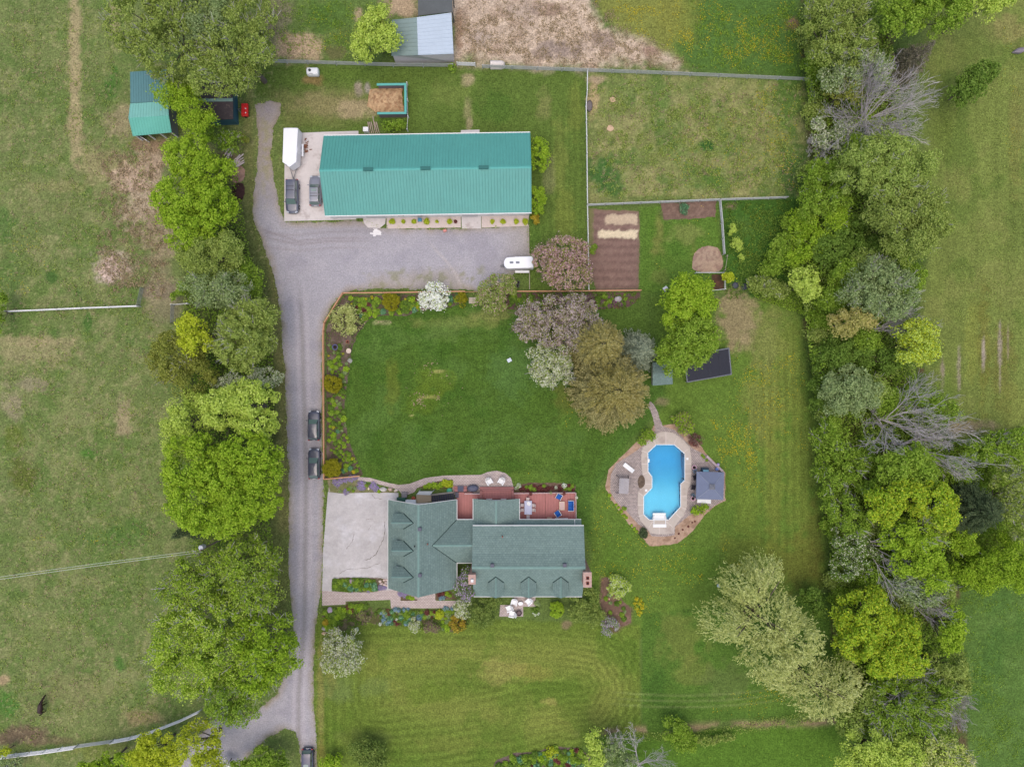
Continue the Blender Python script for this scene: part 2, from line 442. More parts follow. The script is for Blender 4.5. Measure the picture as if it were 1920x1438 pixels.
    for (x, y, rx, ry, c, a) in [(1132, 325, 30, 34, (66, 100, 46), .95), (1150, 345, 22, 26, (66, 100, 46), .8), (1145, 300, 8, 34, (84, 110, 52), .7), (1328, 273, 15, 11, (56, 96, 42), .95), (1340, 335, 24, 24, (82, 112, 46), .85), (1285, 325, 10, 20, (88, 112, 54), .7), (1240, 170, 20, 40, (92, 116, 54), .7), (1180, 165, 46, 22, (100, 118, 60), .6),
            (1480, 170, 30, 90, (78, 108, 44), .85), (1490, 330, 36, 60, (68, 100, 44), .85), (1430, 200, 40, 30, (104, 120, 62), .6), (1385, 330, 20, 12, (80, 106, 50), .6), (1112, 190, 12, 40, (172, 150, 112), .75), (1118, 150, 26, 8, (168, 146, 122), .7), (1110, 260, 10, 30, (100, 116, 60), .7), (1240, 372, 60, 6, (92, 114, 54), .6), (1245, 205, 30, 26, (92, 116, 54), .5)]:
        g.spot(x, y, rx, ry, c, a, seed=int(x * 2 + y) % 40)
    # kitchen garden lawn and rough corner
    g.poly([(1200, 388), (1345, 378), (1356, 545), (1260, 560), (1200, 548)], (86, 114, 44), 4, 3, 1.0)
    for (x, y, rx, ry, c, a) in [(1232, 450, 14, 40, (120, 122, 64), .7), (1285, 440, 34, 20, (122, 128, 70), .6), (1240, 520, 24, 14, (112, 120, 60), .5), (1225, 430, 10, 26, (80, 112, 38), .6), (1262, 400, 30, 14, (104, 90, 72), .7), (1270, 470, 20, 16, (74, 108, 38), .5)]:
        g.spot(x, y, rx, ry, c, a, seed=int(x + 2 * y) % 40)
    g.poly([(1352, 376), (1500, 372), (1520, 560), (1360, 560)], (64, 96, 36), 4, 3, 1.0)
    g.spot(1390, 430, 20, 30, (84, 110, 48), .6); g.spot(1370, 385, 14, 8, (130, 112, 92), .8); g.spot(1362, 500, 12, 30, (72, 106, 40), .6)
    # main lawn
    g.poly([(640, 560), (1180, 560), (1240, 640), (1270, 740), (1180, 830), (1120, 920), (1130, 1060), (1050, 920), (960, 900), (640, 910)], (75, 103, 41), 8, 5, 1.0)
    dl = sdf(px, py, LAWN)
    inl = 1 - sstep(-6, 10, dl)
    g.lay(inl, (74, 100, 37))
    g.mul(1 + inl * (.22 * (fbm(px, py, 50, 29) - .2)) * np.sin(dl * .36 + fbm(px, py, 60, 9) * 7))
    g.lay(inl * sstep(.45, .66, n1) * .5, (86, 114, 52)); g.lay(inl * sstep(.52, .7, fbm(px, py, 40, 33)) * .45, (58, 90, 28))
    for (x, y, rx, ry, c, a) in [(860, 605, 90, 12, (116, 124, 64), .6), (925, 590, 40, 14, (128, 130, 74), .6), (715, 605, 16, 4, (150, 150, 104), .6), (835, 615, 40, 26, (98, 120, 60), .5), (815, 715, 40, 26, (94, 112, 36), .6), (790, 750, 40, 30, (92, 112, 34), .5), (822, 696, 14, 4, (166, 158, 96), .55), (800, 745, 22, 4, (160, 154, 90), .5), (770, 780, 5, 1.6, (184, 174, 116), .8),
            (735, 720, 14, 50, (104, 110, 42), .45), (1065, 750, 30, 30, (104, 106, 50), .5), (1080, 790, 40, 30, (84, 110, 40), .5), (1000, 900, 60, 20, (96, 120, 48), .5), (960, 700, 50, 60, (84, 116, 62), .35), (1020, 850, 60, 40, (88, 112, 46), .5), (1180, 850, 40, 30, (80, 112, 40), .5)]:
        g.spot(x, y, rx, ry, c, a, seed=int(x + 3 * y) % 40)
    g.poly([(1110, 548), (1260, 548), (1240, 700), (1190, 640), (1130, 600)], (82, 106, 44), 6, 5, .9)
    # lawn round the pool and to the east
    g.poly([(1225, 560), (1510, 560), (1545, 800), (1560, 1100), (1420, 1130), (1200, 1190), (1100, 1150), (1110, 930), (1190, 840), (1250, 750)], (92, 116, 46), 8, 6, 1.0)
    dp = np.hypot((px - 1250) / 1.0, (py - 915) / 1.25)
    ring = np.exp(-((dp - 150) / 50.0) ** 2)
    g.mul(1 + ring * .16 * (n2 - .2) * np.sin(dp * .4 + n1 * 7))
    for (x, y, rx, ry, c, a) in [(1385, 600, 46, 60, (146, 130, 98), .85), (1440, 640, 40, 70, (128, 128, 74), .6), (1430, 760, 40, 80, (122, 124, 64), .6), (1480, 700, 30, 120, (112, 122, 56), .6), (1500, 860, 30, 150, (112, 124, 54), .6), (1450, 900, 18, 150, (118, 122, 54), .5), (1240, 750, 14, 10, (140, 124, 96), .6), (1400, 1040, 60, 40, (112, 118, 48), .5), (1500, 1060, 50, 60, (104, 102, 46), .6),
            (1340, 790, 40, 30, (100, 122, 50), .6), (1160, 1040, 30, 60, (86, 114, 42), .7), (1300, 1060, 60, 30, (86, 114, 40), .6), (1530, 1010, 20, 80, (96, 98, 44), .6), (1400, 940, 30, 90, (110, 124, 50), .5)]:
        g.spot(x, y, rx, ry, c, a, seed=int(x * 2 + 3 * y) % 40)
    east = np.exp(-((px - 1470) / 70.0) ** 2) * sstep(580, 680, py) * (1 - sstep(1000, 1100, py))
    g.mul(1 + east * .10 * np.sin(px * .42 + n1 * 2.5))
    # front lawns
    g.poly([(590, 1150), (1200, 1170), (1202, 1400), (1060, 1400), (920, 1440), (590, 1440)], (98, 116, 46), 4, 3, 1.0)
    df = sdf(px, py, FRONT); inf = 1 - sstep(-3, 5, df)
    g.mul(1 + inf * (.40 * (fbm(px, py, 50, 28) - .2) * np.sin(df * .40 + fbm(px, py, 60, 19) * 7)))
    dsw = sdf(px, py, [(700, 1235), (1000, 1225), (1120, 1240), (1150, 1290), (1120, 1340), (1000, 1350), (840, 1330), (740, 1300)])
    g.lay(inf * np.exp(-(dsw / 36.0) ** 2) * .55, (128, 132, 64)); g.mul(1 + inf * .17 * sstep(1000, 1110, px) * np.sin(dsw * .55 + n2 * 1.5))
    g.lay(inf * sstep(.52, .7, n1) * .4, (74, 104, 32))
    for (x, y, rx, ry, c, a) in [(940, 1260, 50, 26, (140, 134, 74), .55), (1000, 1260, 40, 16, (134, 130, 64), .5), (640, 1290, 40, 30, (106, 122, 68), .6), (700, 1290, 40, 20, (104, 120, 64), .5), (1030, 1315, 14, 8, (160, 150, 84), .5), (800, 1300, 60, 20, (88, 112, 36), .5), (850, 1395, 80, 16, (112, 120, 54), .5), (620, 1240, 14, 60, (124, 124, 66), .6), (601, 1300, 7, 120, (132, 128, 72), .7), (603, 1420, 8, 40, (120, 116, 56), .7), (690, 1380, 60, 16, (104, 116, 56), .5)]:
        g.spot(x, y, rx, ry, c, a, seed=int(x * 4 + 3 * y) % 40)
    g.poly([(1203, 1150), (1420, 1130), (1560, 1110), (1580, 1330), (1460, 1352), (1300, 1350), (1203, 1385)], (80, 108, 42), 3, 3, 1.0)
    for (x, y, rx, ry, c, a) in [(1280, 1200, 50, 50, (112, 120, 58), .6), (1300, 1260, 40, 30, (116, 124, 60), .5), (1230, 1290, 26, 40, (60, 92, 34), .6), (1360, 1280, 50, 40, (92, 106, 56), .6), (1310, 1215, 14, 12, (70, 108, 36), .7), (1400, 1320, 60, 14, (90, 114, 44), .6)]:
        g.spot(x, y, rx, ry, c, a, seed=int(x * 3 + 7 * y) % 40)
    for k_ in range(3):                             # pale wheel lines
        yl = 1298 + k_ * 11 + (px - 1160) * .09 - ((px - 1160) / 260.) ** 2 * 26
        g.lay(np.exp(-((py - yl) / 1.8) ** 2) * sstep(1130, 1180, px) * (1 - sstep(1400, 1520, px)) * .4, (134, 146, 88))
    # southern strip
    yd = 1372 - (px - 1150) * .045 + (fbm(px, py, 40, 50) - .5) * 10
    m_ = sstep(1060, 1150, px) * (1 - sstep(1560, 1640, px))
    g.lay(m_ * sstep(0, 8, py - yd), (82, 112, 38))
    g.lay(m_ * np.exp(-((py - yd + 1) / 7.0) ** 2) * sstep(.38, .55, fbm(px, py, 26, 51)) * .85, (148, 126, 98))
    # eastern field
    ef = sstep(1700, 1760, px + (py - 400) * .02)
    g.lay(ef, (110, 122, 60))
    g.mul(1 + ef * (1 - sstep(780, 830, py)) * .12 * (vnoise(px / 9.0, py / 160.0, 5) - .5) * 2)
    g.lay(ef * sstep(.5, .68, n1) * .5, (124, 128, 70)); g.lay(ef * sstep(.56, .7, fbm(px, py, 50, 61)) * .5, (84, 106, 44))
    for (x, y, rx, ry, c, a) in [(1890, 60, 40, 30, (140, 126, 82), .5), (1850, 80, 40, 40, (96, 112, 52), .5), (1770, 230, 26, 80, (92, 108, 46), .6), (1905, 260, 14, 120, (118, 116, 62), .45), (1845, 650, 12, 120, (112, 106, 46), .45), (1880, 680, 26, 90, (104, 98, 48), .5), (1824, 640, 16, 80, (124, 128, 58), .5), (1767, 700, 4, 34, (150, 132, 122), .7), (1798, 690, 4, 50, (152, 138, 124), .6), (1844, 660, 4, 44, (160, 146, 136), .8), (1875, 665, 3.5, 64, (156, 142, 130), .75), (1890, 640, 3, 30, (146, 130, 110), .6),
            (1800, 800, 70, 16, (150, 132, 104), .75), (1770, 740, 30, 40, (96, 116, 50), .6), (1900, 760, 40, 40, (118, 124, 60), .5)]:
        g.spot(x, y, rx, ry, c, a, seed=int(x * 3 + y) % 40)
    g.poly([(1790, 1085), (1960, 1060), (1960, 1500), (1800, 1500), (1810, 1300)], (84, 111, 50), 10, 8, 1.0)
    fr = 1 - sstep(-10, 10, sdf(px, py, [(1790, 1085), (1960, 1060), (1960, 1500), (1800, 1500), (1810, 1300)]))
    g.lay(fr * sstep(.48, .68, n2) * .5, (96, 122, 60)); g.lay(fr * sstep(.5, .7, n1) * .4, (64, 98, 42))
    # hedgerow floor: leaf litter and dark growth
    hedge = [(1500, -10), (1660, -10), (1700, 120), (1700, 260), (1740, 420), (1720, 560), (1740, 720), (1800, 850), (1800, 1100), (1800, 1300), (1820, 1440), (1640, 1440), (1560, 1330), (1560, 1150), (1545, 900), (1520, 700), (1500, 560), (1500, 420), (1520, 300), (1505, 150)]
    g.poly(hedge, (72, 92, 42), 16, 22, .95)
    hd = 1 - sstep(-6, 6, sdf(px, py, hedge)); g.lay(hd * sstep(.52, .66, n2) * .8, (96, 76, 58))
    # worn soil under the western trees and round the house
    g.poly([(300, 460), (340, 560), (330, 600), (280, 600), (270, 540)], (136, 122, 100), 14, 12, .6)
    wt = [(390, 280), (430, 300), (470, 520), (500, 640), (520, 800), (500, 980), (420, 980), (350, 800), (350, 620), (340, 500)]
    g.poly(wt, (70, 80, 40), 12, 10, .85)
    g.poly([(1125, 1080), (1145, 1085), (1160, 1130), (1185, 1140), (1185, 1170), (1150, 1185), (1130, 1150)], (112, 90, 74), 5, 5, .9)
    g.spot(1062, 1170, 12, 9, (134, 112, 92), .7); g.spot(1300, 480, 6, 20, (108, 118, 56), .5)
    g.spot(440, 1345, 40, 16, (98, 84, 62), .7)
    # pale line where the mower ends and general mottling
    g.mul(1 + (n3 - .5) * .30); g.mul(1 + (n2 - .5) * .16)
    # scattered bleached tufts
    t = fbm(px, py, 5, 71, 2); g.lay(sstep(.66, .8, t) * .35 * (west + pad * .8), (168, 158, 116))
    return g.c

def edges(lo, hi, step, far):
    core = np.arange(lo, hi + step / 2, step)
    o = np.array([2, 6, 14, 30, 60, 120, 240, 500, 900]) * far / 900.0
    return np.concatenate([(lo - o)[::-1], core, hi + o])
gx_ = edges(-83, 83, 0.25, 900); gy_ = edges(-63, 63, 0.25, 900)
GX, GY = np.meshgrid(gx_, gy_)
gpx, gpy = GX * PXM + 960, 719 - GY * PXM
GZ = (fbm(gpx, gpy, 90, 2, 3) - .5) * 0.0
hole = sdf(gpx, gpy, POOL) < 4
keep = ~(hole[:-1, :-1] | hole[:-1, 1:] | hole[1:, 1:] | hole[1:, :-1])
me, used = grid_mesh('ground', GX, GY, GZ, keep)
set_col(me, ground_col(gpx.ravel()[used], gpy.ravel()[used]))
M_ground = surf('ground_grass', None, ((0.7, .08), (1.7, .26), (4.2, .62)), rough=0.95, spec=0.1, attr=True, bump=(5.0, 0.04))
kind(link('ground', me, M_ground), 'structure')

def xy(pts): return [((x - 960) / PXM, (719 - y) / PXM) for x, y in pts]

# ------------------------------------------------------------------ gravel drive
DRIVE = [(478, 197), (505, 190), (526, 194), (526, 214), (513, 240), (508, 290), (514, 340), (527, 400), (533, 417), (610, 417), (668, 414), (724, 428), (865, 430), (990, 424), (992, 480), (990, 512), (965, 512), (940, 530), (897, 549), (872, 543), (700, 541), (655, 546), (638, 554), (620, 576), (608, 602), (604, 630), (603, 760), (603, 880), (607, 925), (606, 1000), (603, 1100), (598, 1130), (591, 1180), (587, 1250), (587, 1320), (592, 1380), (597, 1480), (568, 1480), (563, 1405), (556, 1372), (535, 1364), (505, 1380), (470, 1410), (440, 1450), (310, 1480), (350, 1400), (400, 1352), (470, 1342), (520, 1300), (545, 1240), (552, 1180), (545, 1120), (541, 1050), (542, 950), (541, 880), (537, 760), (533, 680), (528, 610), (520, 545), (507, 495), (490, 450), (475, 410), (474, 370), (482, 320), (484, 270), (482, 230)]
def drive_col(px, py, d):
    g = Paint(px, py, (163, 159, 163))
    n = fbm(px, py, 30, 3); n2 = fbm(px, py, 7, 8, 3)
    g.lay(sstep(-16, -1, d) * .6, (160, 146, 128)); g.lay(sstep(-5, 1, d + (n2 - .5) * 12) * .7, (128, 122, 92))
    g.lay(sstep(.45, .65, n) * .5, (170, 165, 168)); g.lay(sstep(.55, .7, fbm(px, py, 40, 14)) * .5, (148, 144, 151))
    # wheel marks down the lane and across the yard
    lane = np.clip((py - 520) / 80, 0, 1)
    cx = np.interp(py, [520, 600, 700, 900, 1100, 1180, 1300], [560, 566, 569, 574, 572, 570, 560])
    for o in (-9, 9):
        g.lay(np.exp(-((px - cx - o) / 4.5) ** 2) * lane * .6, (184, 176, 178))
    g.lay(np.exp(-((px - cx) / 4.0) ** 2) * lane * .55, (142, 134, 128))
    for k_, (yy, a) in enumerate([(452, .45), (458, .45), (470, .3), (440, .3)]):
        yl = yy + np.clip(560 - px, 0, 200) * (.5 - .12 * k_) * -1 * .8 + 6 * np.sin(px / 60)
        g.lay(np.exp(-((py - yl) / 2.2) ** 2) * (px > 490) * (1 - sstep(650, 720, px)) * a * 1.3, (140, 130, 130))
    g.lay((1 - sstep(-12, 14, sdf(px, py, [(690, 520), (860, 505), (880, 540), (700, 540)]) + (n2 - .5) * 20)) * .6, (162, 152, 138))
    g.lay(sstep(.55, .66, fbm(px, py, 10, 40)) * (1 - sstep(0, 16, sdf(px, py, [(690, 515), (900, 505), (890, 545), (700, 545)]))) * .55, (134, 134, 96))
    cl = 800 + (py - 440) * .62
    g.lay(np.exp(-((px - cl - 8 * np.sin(py / 25)) / 2.0) ** 2) * (1 - sstep(20, 60, np.abs(py - 500))) * .7, (190, 180, 172))
    g.lay((1 - sstep(0, 18, np.abs(py - 432))) * (1 - sstep(0, 130, np.abs(px - 660))) * .25, (128, 124, 130))
    g.lay(sstep(930, 985, px) * (1 - sstep(540, 560, py)) * sstep(400, 430, py) * .5, (160, 152, 140))
    top = 1 - sstep(300, 420, py)
    g.lay(top * .55, (150, 136, 122)); g.lay(top * np.exp(-((px - 498) / 10) ** 2) * sstep(.4, .6, n2) * .7, (146, 140, 100))
    g.lay((1 - sstep(0, 26, np.hypot((px - 500), (py - 205) * .8))) * .8, (156, 146, 146))
    g.mul(1 + (n2 - .5) * .14)
    return g.c
M_gravel = surf('gravel', None, ((1.2, .05), (4.2, .24), (9.0, .26)), rough=0.95, spec=0.15, attr=True, bump=(18.0, 0.03))
sheet('gravel_driveway', lambda a, b: sdf(a, b, DRIVE), (290, 180, 1010, 1490), 0.008, 0.25, M_gravel, drive_col, ragged=4.0, rag_scale=14)

# ------------------------------------------------------------------ concrete
def flat(name, pts, z, mat, k='structure', th=0.12):
    o = MB().prism(xy(pts)[::-1], z - th, z).build(name, mat)
    if k: o['kind'] = k
    return o
M_conc = surf('barn_concrete', (206, 198, 194), ((0.3, .08), (1.6, .08), (9, .07)), blotch=((168, 154, 148), 0.55, .54, .72), bump=(20, .004))
M_conc2 = surf('drive_concrete', (184, 179, 177), ((0.22, .13), (0.9, .13), (3, .07), (7, .08)), blotch=((200, 197, 199), 0.28, .5, .68), bump=(20, .004))
PADB = [(534, 251), (606, 248), (672, 246), (672, 260), (640, 300), (640, 404), (668, 406), (668, 412), (533, 415)]
flat('concrete_pad', PADB, 0.05, M_conc)
flat('loading_slab', [(680, 404), (724, 404), (722, 420), (712, 428), (690, 427), (682, 418)], 0.05, M_conc)
flat('door_slab', [(865, 400), (902, 400), (902, 429), (866, 429)], 0.05, M_conc)
flat('door_step', [(864, 245), (899, 244), (899, 249), (864, 250)], 0.10, M_conc)
flat('concrete_driveway', [(615, 922), (640, 925), (700, 923), (747, 924), (747, 1106), (722, 1106), (721, 1084), (640, 1084), (628, 1086), (622, 1095), (622, 1108), (604, 1107), (606, 1030)], 0.05, M_conc2)
M_crack = surf('crack_soil', (104, 98, 88), ((4, .3),))
cr = MB()
rc_ = random.Random(4)
def crack(pts, w_=.05):
    pts = [Vector((x, y, 0.054)) for x, y in xy(pts)]; L = []
    for i in range(len(pts) - 1):
        for t in range(6):
            p = pts[i].lerp(pts[i + 1], t / 6) + Vector((rc_.uniform(-.09, .09), rc_.uniform(-.09, .09), 0)); L.append(p)
    L.append(pts[-1])
    for i in range(len(L) - 1):
        d = (L[i + 1] - L[i]).normalized(); s_ = Vector((-d.y, d.x, 0)) * w_ * rc_.uniform(.3, 1.0)
        cr.add([L[i] - s_, L[i + 1] - s_, L[i + 1] + s_, L[i] + s_], [(0, 1, 2, 3)])
crack(q('M', (585, 560), (578, 700), (545, 770), (500, 860), (440, 900), (400, 905)))
crack(q('M', (310, 672), (290, 740), (240, 810)), .035); crack(q('M', (170, 1035), (240, 990), (420, 985), (540, 930)), .03)
crack(q('M', (460, 320), (490, 350), (560, 362)), .035); crack(q('M', (130, 1065), (420, 1062), (600, 1060)), .03); crack(q('M', (410, 550), (480, 540)), .03); crack(q('M', (455, 595), (440, 640)), .025)
kind(cr.build('drive_cracks', M_crack), 'structure')
M_lime = surf('lime', (226, 222, 220), ((3, .1),))
sheet('lime_patch', lambda a, b: np.hypot((a - 708) / 14, (b - 436) / 9) * 9 - 6, (685, 420, 730, 450), 0.014, .15, M_lime, None, ragged=7, rag_scale=6, seed=9)

# ------------------------------------------------------------------ brick paths and patios
M_brick = brick('path_brick', (200, 184, 176), (184, 168, 162), (152, 138, 132), .42, .22, mort=.035, var=.07)
M_pave = brick('pool_pavers', (190, 174, 166), (160, 146, 142), (132, 122, 116), .30, .21, mort=.04, var=.14)
PATH_N = q('F', (412, 1285), (570, 1262), (640, 1268), (720, 1290), (800, 1312), (830, 1350), (890, 1325), (905, 1302), (960, 1292), (1100, 1290), (1110, 1340), (1445, 1340), (1445, 1290), (1432, 1245), (1400, 1218), (1350, 1205), (1300, 1213), (1265, 1228), (1050, 1233), (950, 1246), (860, 1280), (800, 1285), (750, 1275), (700, 1262), (640, 1245), (565, 1240), (480, 1262), (412, 1278))
PATH_N = [(617, 905), (616, 922)] + PATH_N[1:-1]
flat('brick_path', PATH_N[::-1], 0.03, M_brick)
PATH_S = [(604, 1107), (622, 1108), (648, 1110), (700, 1110), (727, 1098), (747, 1106), (818, 1108), (818, 1126), (870, 1126), (872, 1140), (733, 1140), (732, 1124), (648, 1127), (648, 1133), (604, 1135)]
flat('brick_walkway', PATH_S, 0.031, M_brick)
flat('brick_patio', [(964, 1112), (1004, 1112), (1004, 1137), (981, 1137), (981, 1155.5), (936, 1155.5), (938, 1134), (964, 1133)], 0.03, M_brick)

PATIO = q('O', (475, 62), (510, 95), (545, 160), (560, 220), (590, 285), (690, 315), (760, 380), (850, 480), (960, 535), (1060, 630), (1140, 690), (1140, 945), (1060, 990), (1000, 1032), (900, 1040), (800, 1100), (700, 1185), (695, 1260), (600, 1275), (490, 1270), (440, 1200), (370, 1165), (240, 1020), (165, 960), (115, 860), (120, 720), (170, 620), (290, 545), (400, 470), (500, 380), (520, 330), (512, 270), (500, 210), (478, 140), (455, 95))
RIM = q('O', (500, 280), (600, 275), (700, 262), (800, 330), (900, 420), (970, 520), (1090, 640), (1150, 700), (1150, 950), (1040, 1010), (960, 1085), (860, 1220), (720, 1335), (620, 1350), (470, 1362), (400, 1270), (280, 1160), (120, 930), (70, 830), (100, 680), (190, 580), (330, 450), (420, 360), (500, 300))
COPE = q('O', (545, 338), (625, 330), (700, 350), (790, 425), (843, 490), (843, 800), (806, 850), (803, 1050), (700, 1170), (690, 1200), (690, 1252), (480, 1252), (445, 1195), (365, 1110), (360, 880), (385, 850), (428, 790), (428, 745), (398, 700), (393, 490), (450, 420))
def soil_col(base, alt, s_=8, seed=1):
    def f(px, py, d):
        g = Paint(px, py, base); n = fbm(px, py, s_, seed, 4)
        g.lay(sstep(.5, .66, n) * .8, alt); g.mul(1 + (fbm(px, py, 3, seed + 5, 2) - .5) * .4); return g.c
    return f
M_soil = surf('soil', None, ((2.5, .12), (9, .25)), rough=1.0, spec=0.05, attr=True, bump=(9, .05))
sheet('pool_border_soil', lambda a, b: np.maximum(sdf(a, b, RIM), 3 - sdf(a, b, POOL)), (1125, 790, 1370, 1035), 0.010, .2, M_soil, soil_col((176, 148, 126), (150, 122, 100)), ragged=1.5)
sheet('pool_patio', lambda a, b: np.maximum(sdf(a, b, PATIO), 3 - sdf(a, b, POOL)), (1120, 745, 1372, 1030), 0.030, .2, M_pave, None)
M_cope = surf('pool_concrete', (188, 176, 164), ((0.5, .06), (3, .06), (12, .06)), blotch=((164, 150, 140), 0.5, .52, .7), bump=(20, .004))
pl_ = sheet('pool_coping', lambda a, b: np.maximum(sdf(a, b, smooth_poly(COPE, 1)), -sdf(a, b, POOL)), (1185, 800, 1305, 1010), 0.075, .12, M_cope, None)
jm = MB()
for a_, b_ in [((615, 335), (615, 445)), ((710, 395), (690, 440)), ((500, 405), (528, 448)), ((395, 500), (450, 522)), ((395, 620), (452, 622)), ((410, 715), (465, 690)), ((428, 800), (488, 805)), ((372, 880), (415, 912)), ((362, 990), (415, 990)), ((365, 1095), (415, 1075)), ((460, 1195), (495, 1140)), ((556, 1190), (556, 1250)), ((680, 1190), (620, 1140)), ((745, 1105), (705, 1065)), ((800, 1030), (752, 1008)), ((805, 912), (750, 912)), ((843, 800), (785, 775)), ((843, 708), (787, 708)), ((843, 620), (787, 620)), ((815, 488), (770, 518))]:
    (ax, ay), (bx, by) = xy(q('O', a_, b_)); d = Vector((bx - ax, by - ay, 0)); s_ = Vector((-d.y, d.x, 0)).normalized() * .035
    A_, B_ = Vector((ax, ay, .079)), Vector((bx, by, .079)); jm.add([A_ - s_, B_ - s_, B_ + s_, A_ + s_], [(0, 1, 2, 3)])
kind(jm.build('coping_joints', surf('joint', (214, 200, 190))), 'structure')

# ------------------------------------------------------------------ beds and plots
BED = [(612, 622), (613, 612), (646, 553), (700, 553), (871, 551), (871, 566), (845, 577), (790, 581), (762, 592), (712, 592), (690, 600), (672, 624), (660, 650), (655, 690), (650, 720), (645, 760), (650, 810), (655, 830), (668, 860), (680, 890), (612, 896)]
sheet('flower_bed', lambda a, b: sdf(a, b, BED), (600, 540, 885, 905), 0.012, .2, M_soil, soil_col((96, 82, 72), (122, 106, 96), 9, 3), ragged=2.5)
BED2 = [(895, 551), (960, 550), (1198, 548), (1200, 560), (1175, 578), (1125, 580), (1060, 585), (960, 580), (900, 575)]
sheet('north_flower_bed', lambda a, b: sdf(a, b, BED2), (885, 540, 1210, 592), 0.012, .2, M_soil, soil_col((104, 82, 78), (92, 78, 50), 9, 4), ragged=2.5)
VEG = [(1104, 392), (1198, 396), (1199, 470), (1197, 543), (1118, 545), (1104, 500)]
def veg_col(px, py, d):
    g = Paint(px, py, (126, 102, 92)); n = fbm(px, py, 8, 3, 4)
    g.mul(1 + .12 * np.sin(py * 2.2 + n * 2)); g.lay(sstep(.5, .7, n) * .5, (140, 116, 104)); g.lay(sstep(-6, 0, d) * .4, (110, 104, 70))
    st = lambda y0, y1, x0, x1: (1 - sstep(-2, 2, np.maximum(np.abs(py - (y0 + y1) / 2) - (y1 - y0) / 2, np.abs(px - (x0 + x1) / 2) - (x1 - x0) / 2) + (fbm(px, py, 6, 9) - .5) * 9))
    g.lay(st(402, 421, 1136, 1193) * .75, (206, 186, 156)); g.lay(st(432, 447, 1122, 1196) * .9, (222, 206, 172))
    g.lay(st(392, 470, 1102, 1112) * .6, (112, 120, 66)); g.mul(1 + (fbm(px, py, 3, 9, 2) - .5) * .3)
    return g.c
sheet('vegetable_plot', lambda a, b: sdf(a, b, VEG), (1098, 385, 1206, 552), 0.012, .2, M_soil, veg_col, ragged=2.0)
sheet('berry_plot', lambda a, b: sdf(a, b, [(1240, 382), (1343, 377), (1342, 407), (1300, 410), (1245, 412)]), (1230, 370, 1350, 420), 0.012, .2, M_soil, soil_col((118, 96, 84), (134, 110, 96), 6, 5), ragged=2.5)
sheet('mulch_heap', lambda a, b: sdf(a, b, smooth_poly([(1302, 470), (1325, 460), (1350, 466), (1356, 490), (1354, 511), (1300, 511), (1297, 495)])), (1290, 455, 1362, 518), 0.014, .2, M_soil, soil_col((170, 146, 124), (146, 118, 104), 5, 7), ragged=2.5, zf=lambda a, b: .5 * np.exp(-((a - 1328) / 20.) ** 2 - ((b - 490) / 18.) ** 2))
sheet('compost', lambda a, b: sdf(a, b, [(1334, 515), (1356, 515), (1357, 544), (1338, 544)]), (1330, 512, 1360, 546), 0.014, .2, M_soil, soil_col((84, 66, 52), (104, 74, 60), 5, 8), ragged=1)
M_peag = surf('pea_gravel', (206, 190, 182), ((3, .08), (14, .16)), bump=(20, .01))
flat('planting_strip', [(725, 404), (864, 404), (864, 427), (725, 429)], 0.04, M_peag)
flat('planting_strip.001', [(903, 402), (992, 401), (990, 424), (903, 427)], 0.04, M_peag)
sheet('deck_bed', lambda a, b: sdf(a, b, smooth_poly([(963, 909), (1000, 905), (1040, 906), (1078, 907), (1079, 923), (963, 923)], 1)), (955, 898, 1085, 930), 0.012, .2, M_soil, soil_col((104, 84, 70), (128, 106, 92), 5, 9), ragged=2)
ROCKB = q('F', (400, 1262), (560, 1252), (600, 1275), (700, 1300), (790, 1318), (795, 1332), (640, 1332), (420, 1334))
sheet('rock_garden', lambda a, b: np.minimum(sdf(a, b, ROCKB), sdf(a, b, q('F', (402, 1258), (590, 1232), (560, 1240), (480, 1270), (410, 1285)))), (608, 885, 752, 930), 0.038, .15, M_soil, soil_col((116, 116, 78), (136, 126, 106), 6, 10), ragged=1)
sheet('island_bed', lambda a, b: sdf(a, b, q('M', (110, 1080), (200, 1066), (500, 1068), (600, 1075), (600, 1150), (520, 1190), (250, 1195), (220, 1165), (110, 1165))), (618, 1078, 730, 1112), 0.058, .15, M_soil, soil_col((106, 96, 76), (130, 116, 100), 5, 11), ragged=1)
sheet('path_bed', lambda a, b: sdf(a, b, q('F', (910, 1300), (1000, 1268), (1105, 1255), (1105, 1300), (1000, 1312))), (778, 895, 855, 920), 0.036, .15, M_soil, soil_col((104, 92, 66), (120, 104, 90), 5, 12), ragged=1)
S_BED = [(605, 1138), (648, 1136), (650, 1130), (690, 1128), (700, 1150), (708, 1140), (735, 1143), (875, 1143), (880, 1170), (850, 1185), (790, 1178), (760, 1172), (715, 1172), (690, 1166), (650, 1180), (625, 1188), (606, 1185)]
sheet('front_bed', lambda a, b: sdf(a, b, S_BED), (598, 1122, 890, 1195), 0.012, .2, M_soil, soil_col((92, 92, 58), (120, 108, 88), 8, 13), ragged=4)
sheet('wall_bed', lambda a, b: np.minimum(sdf(a, b, q('X', (968, 300), (1170, 340), (1170, 356), (968, 356))), sdf(a, b, q('X', (1385, 270), (1560, 230), (1640, 340), (1385, 346)))), (740, 1095, 880, 1130), 0.036, .15, M_soil, soil_col((100, 86, 66), (126, 106, 90), 5, 14), ragged=1)
sheet('south_bed', lambda a, b: sdf(a, b, [(920, 1445), (930, 1425), (960, 1412), (1010, 1408), (1040, 1399), (1085, 1402), (1110, 1420), (1110, 1445)]), (910, 1390, 1120, 1460), 0.012, .2, M_soil, soil_col((110, 96, 88), (92, 84, 62), 6, 15), ragged=2.5)
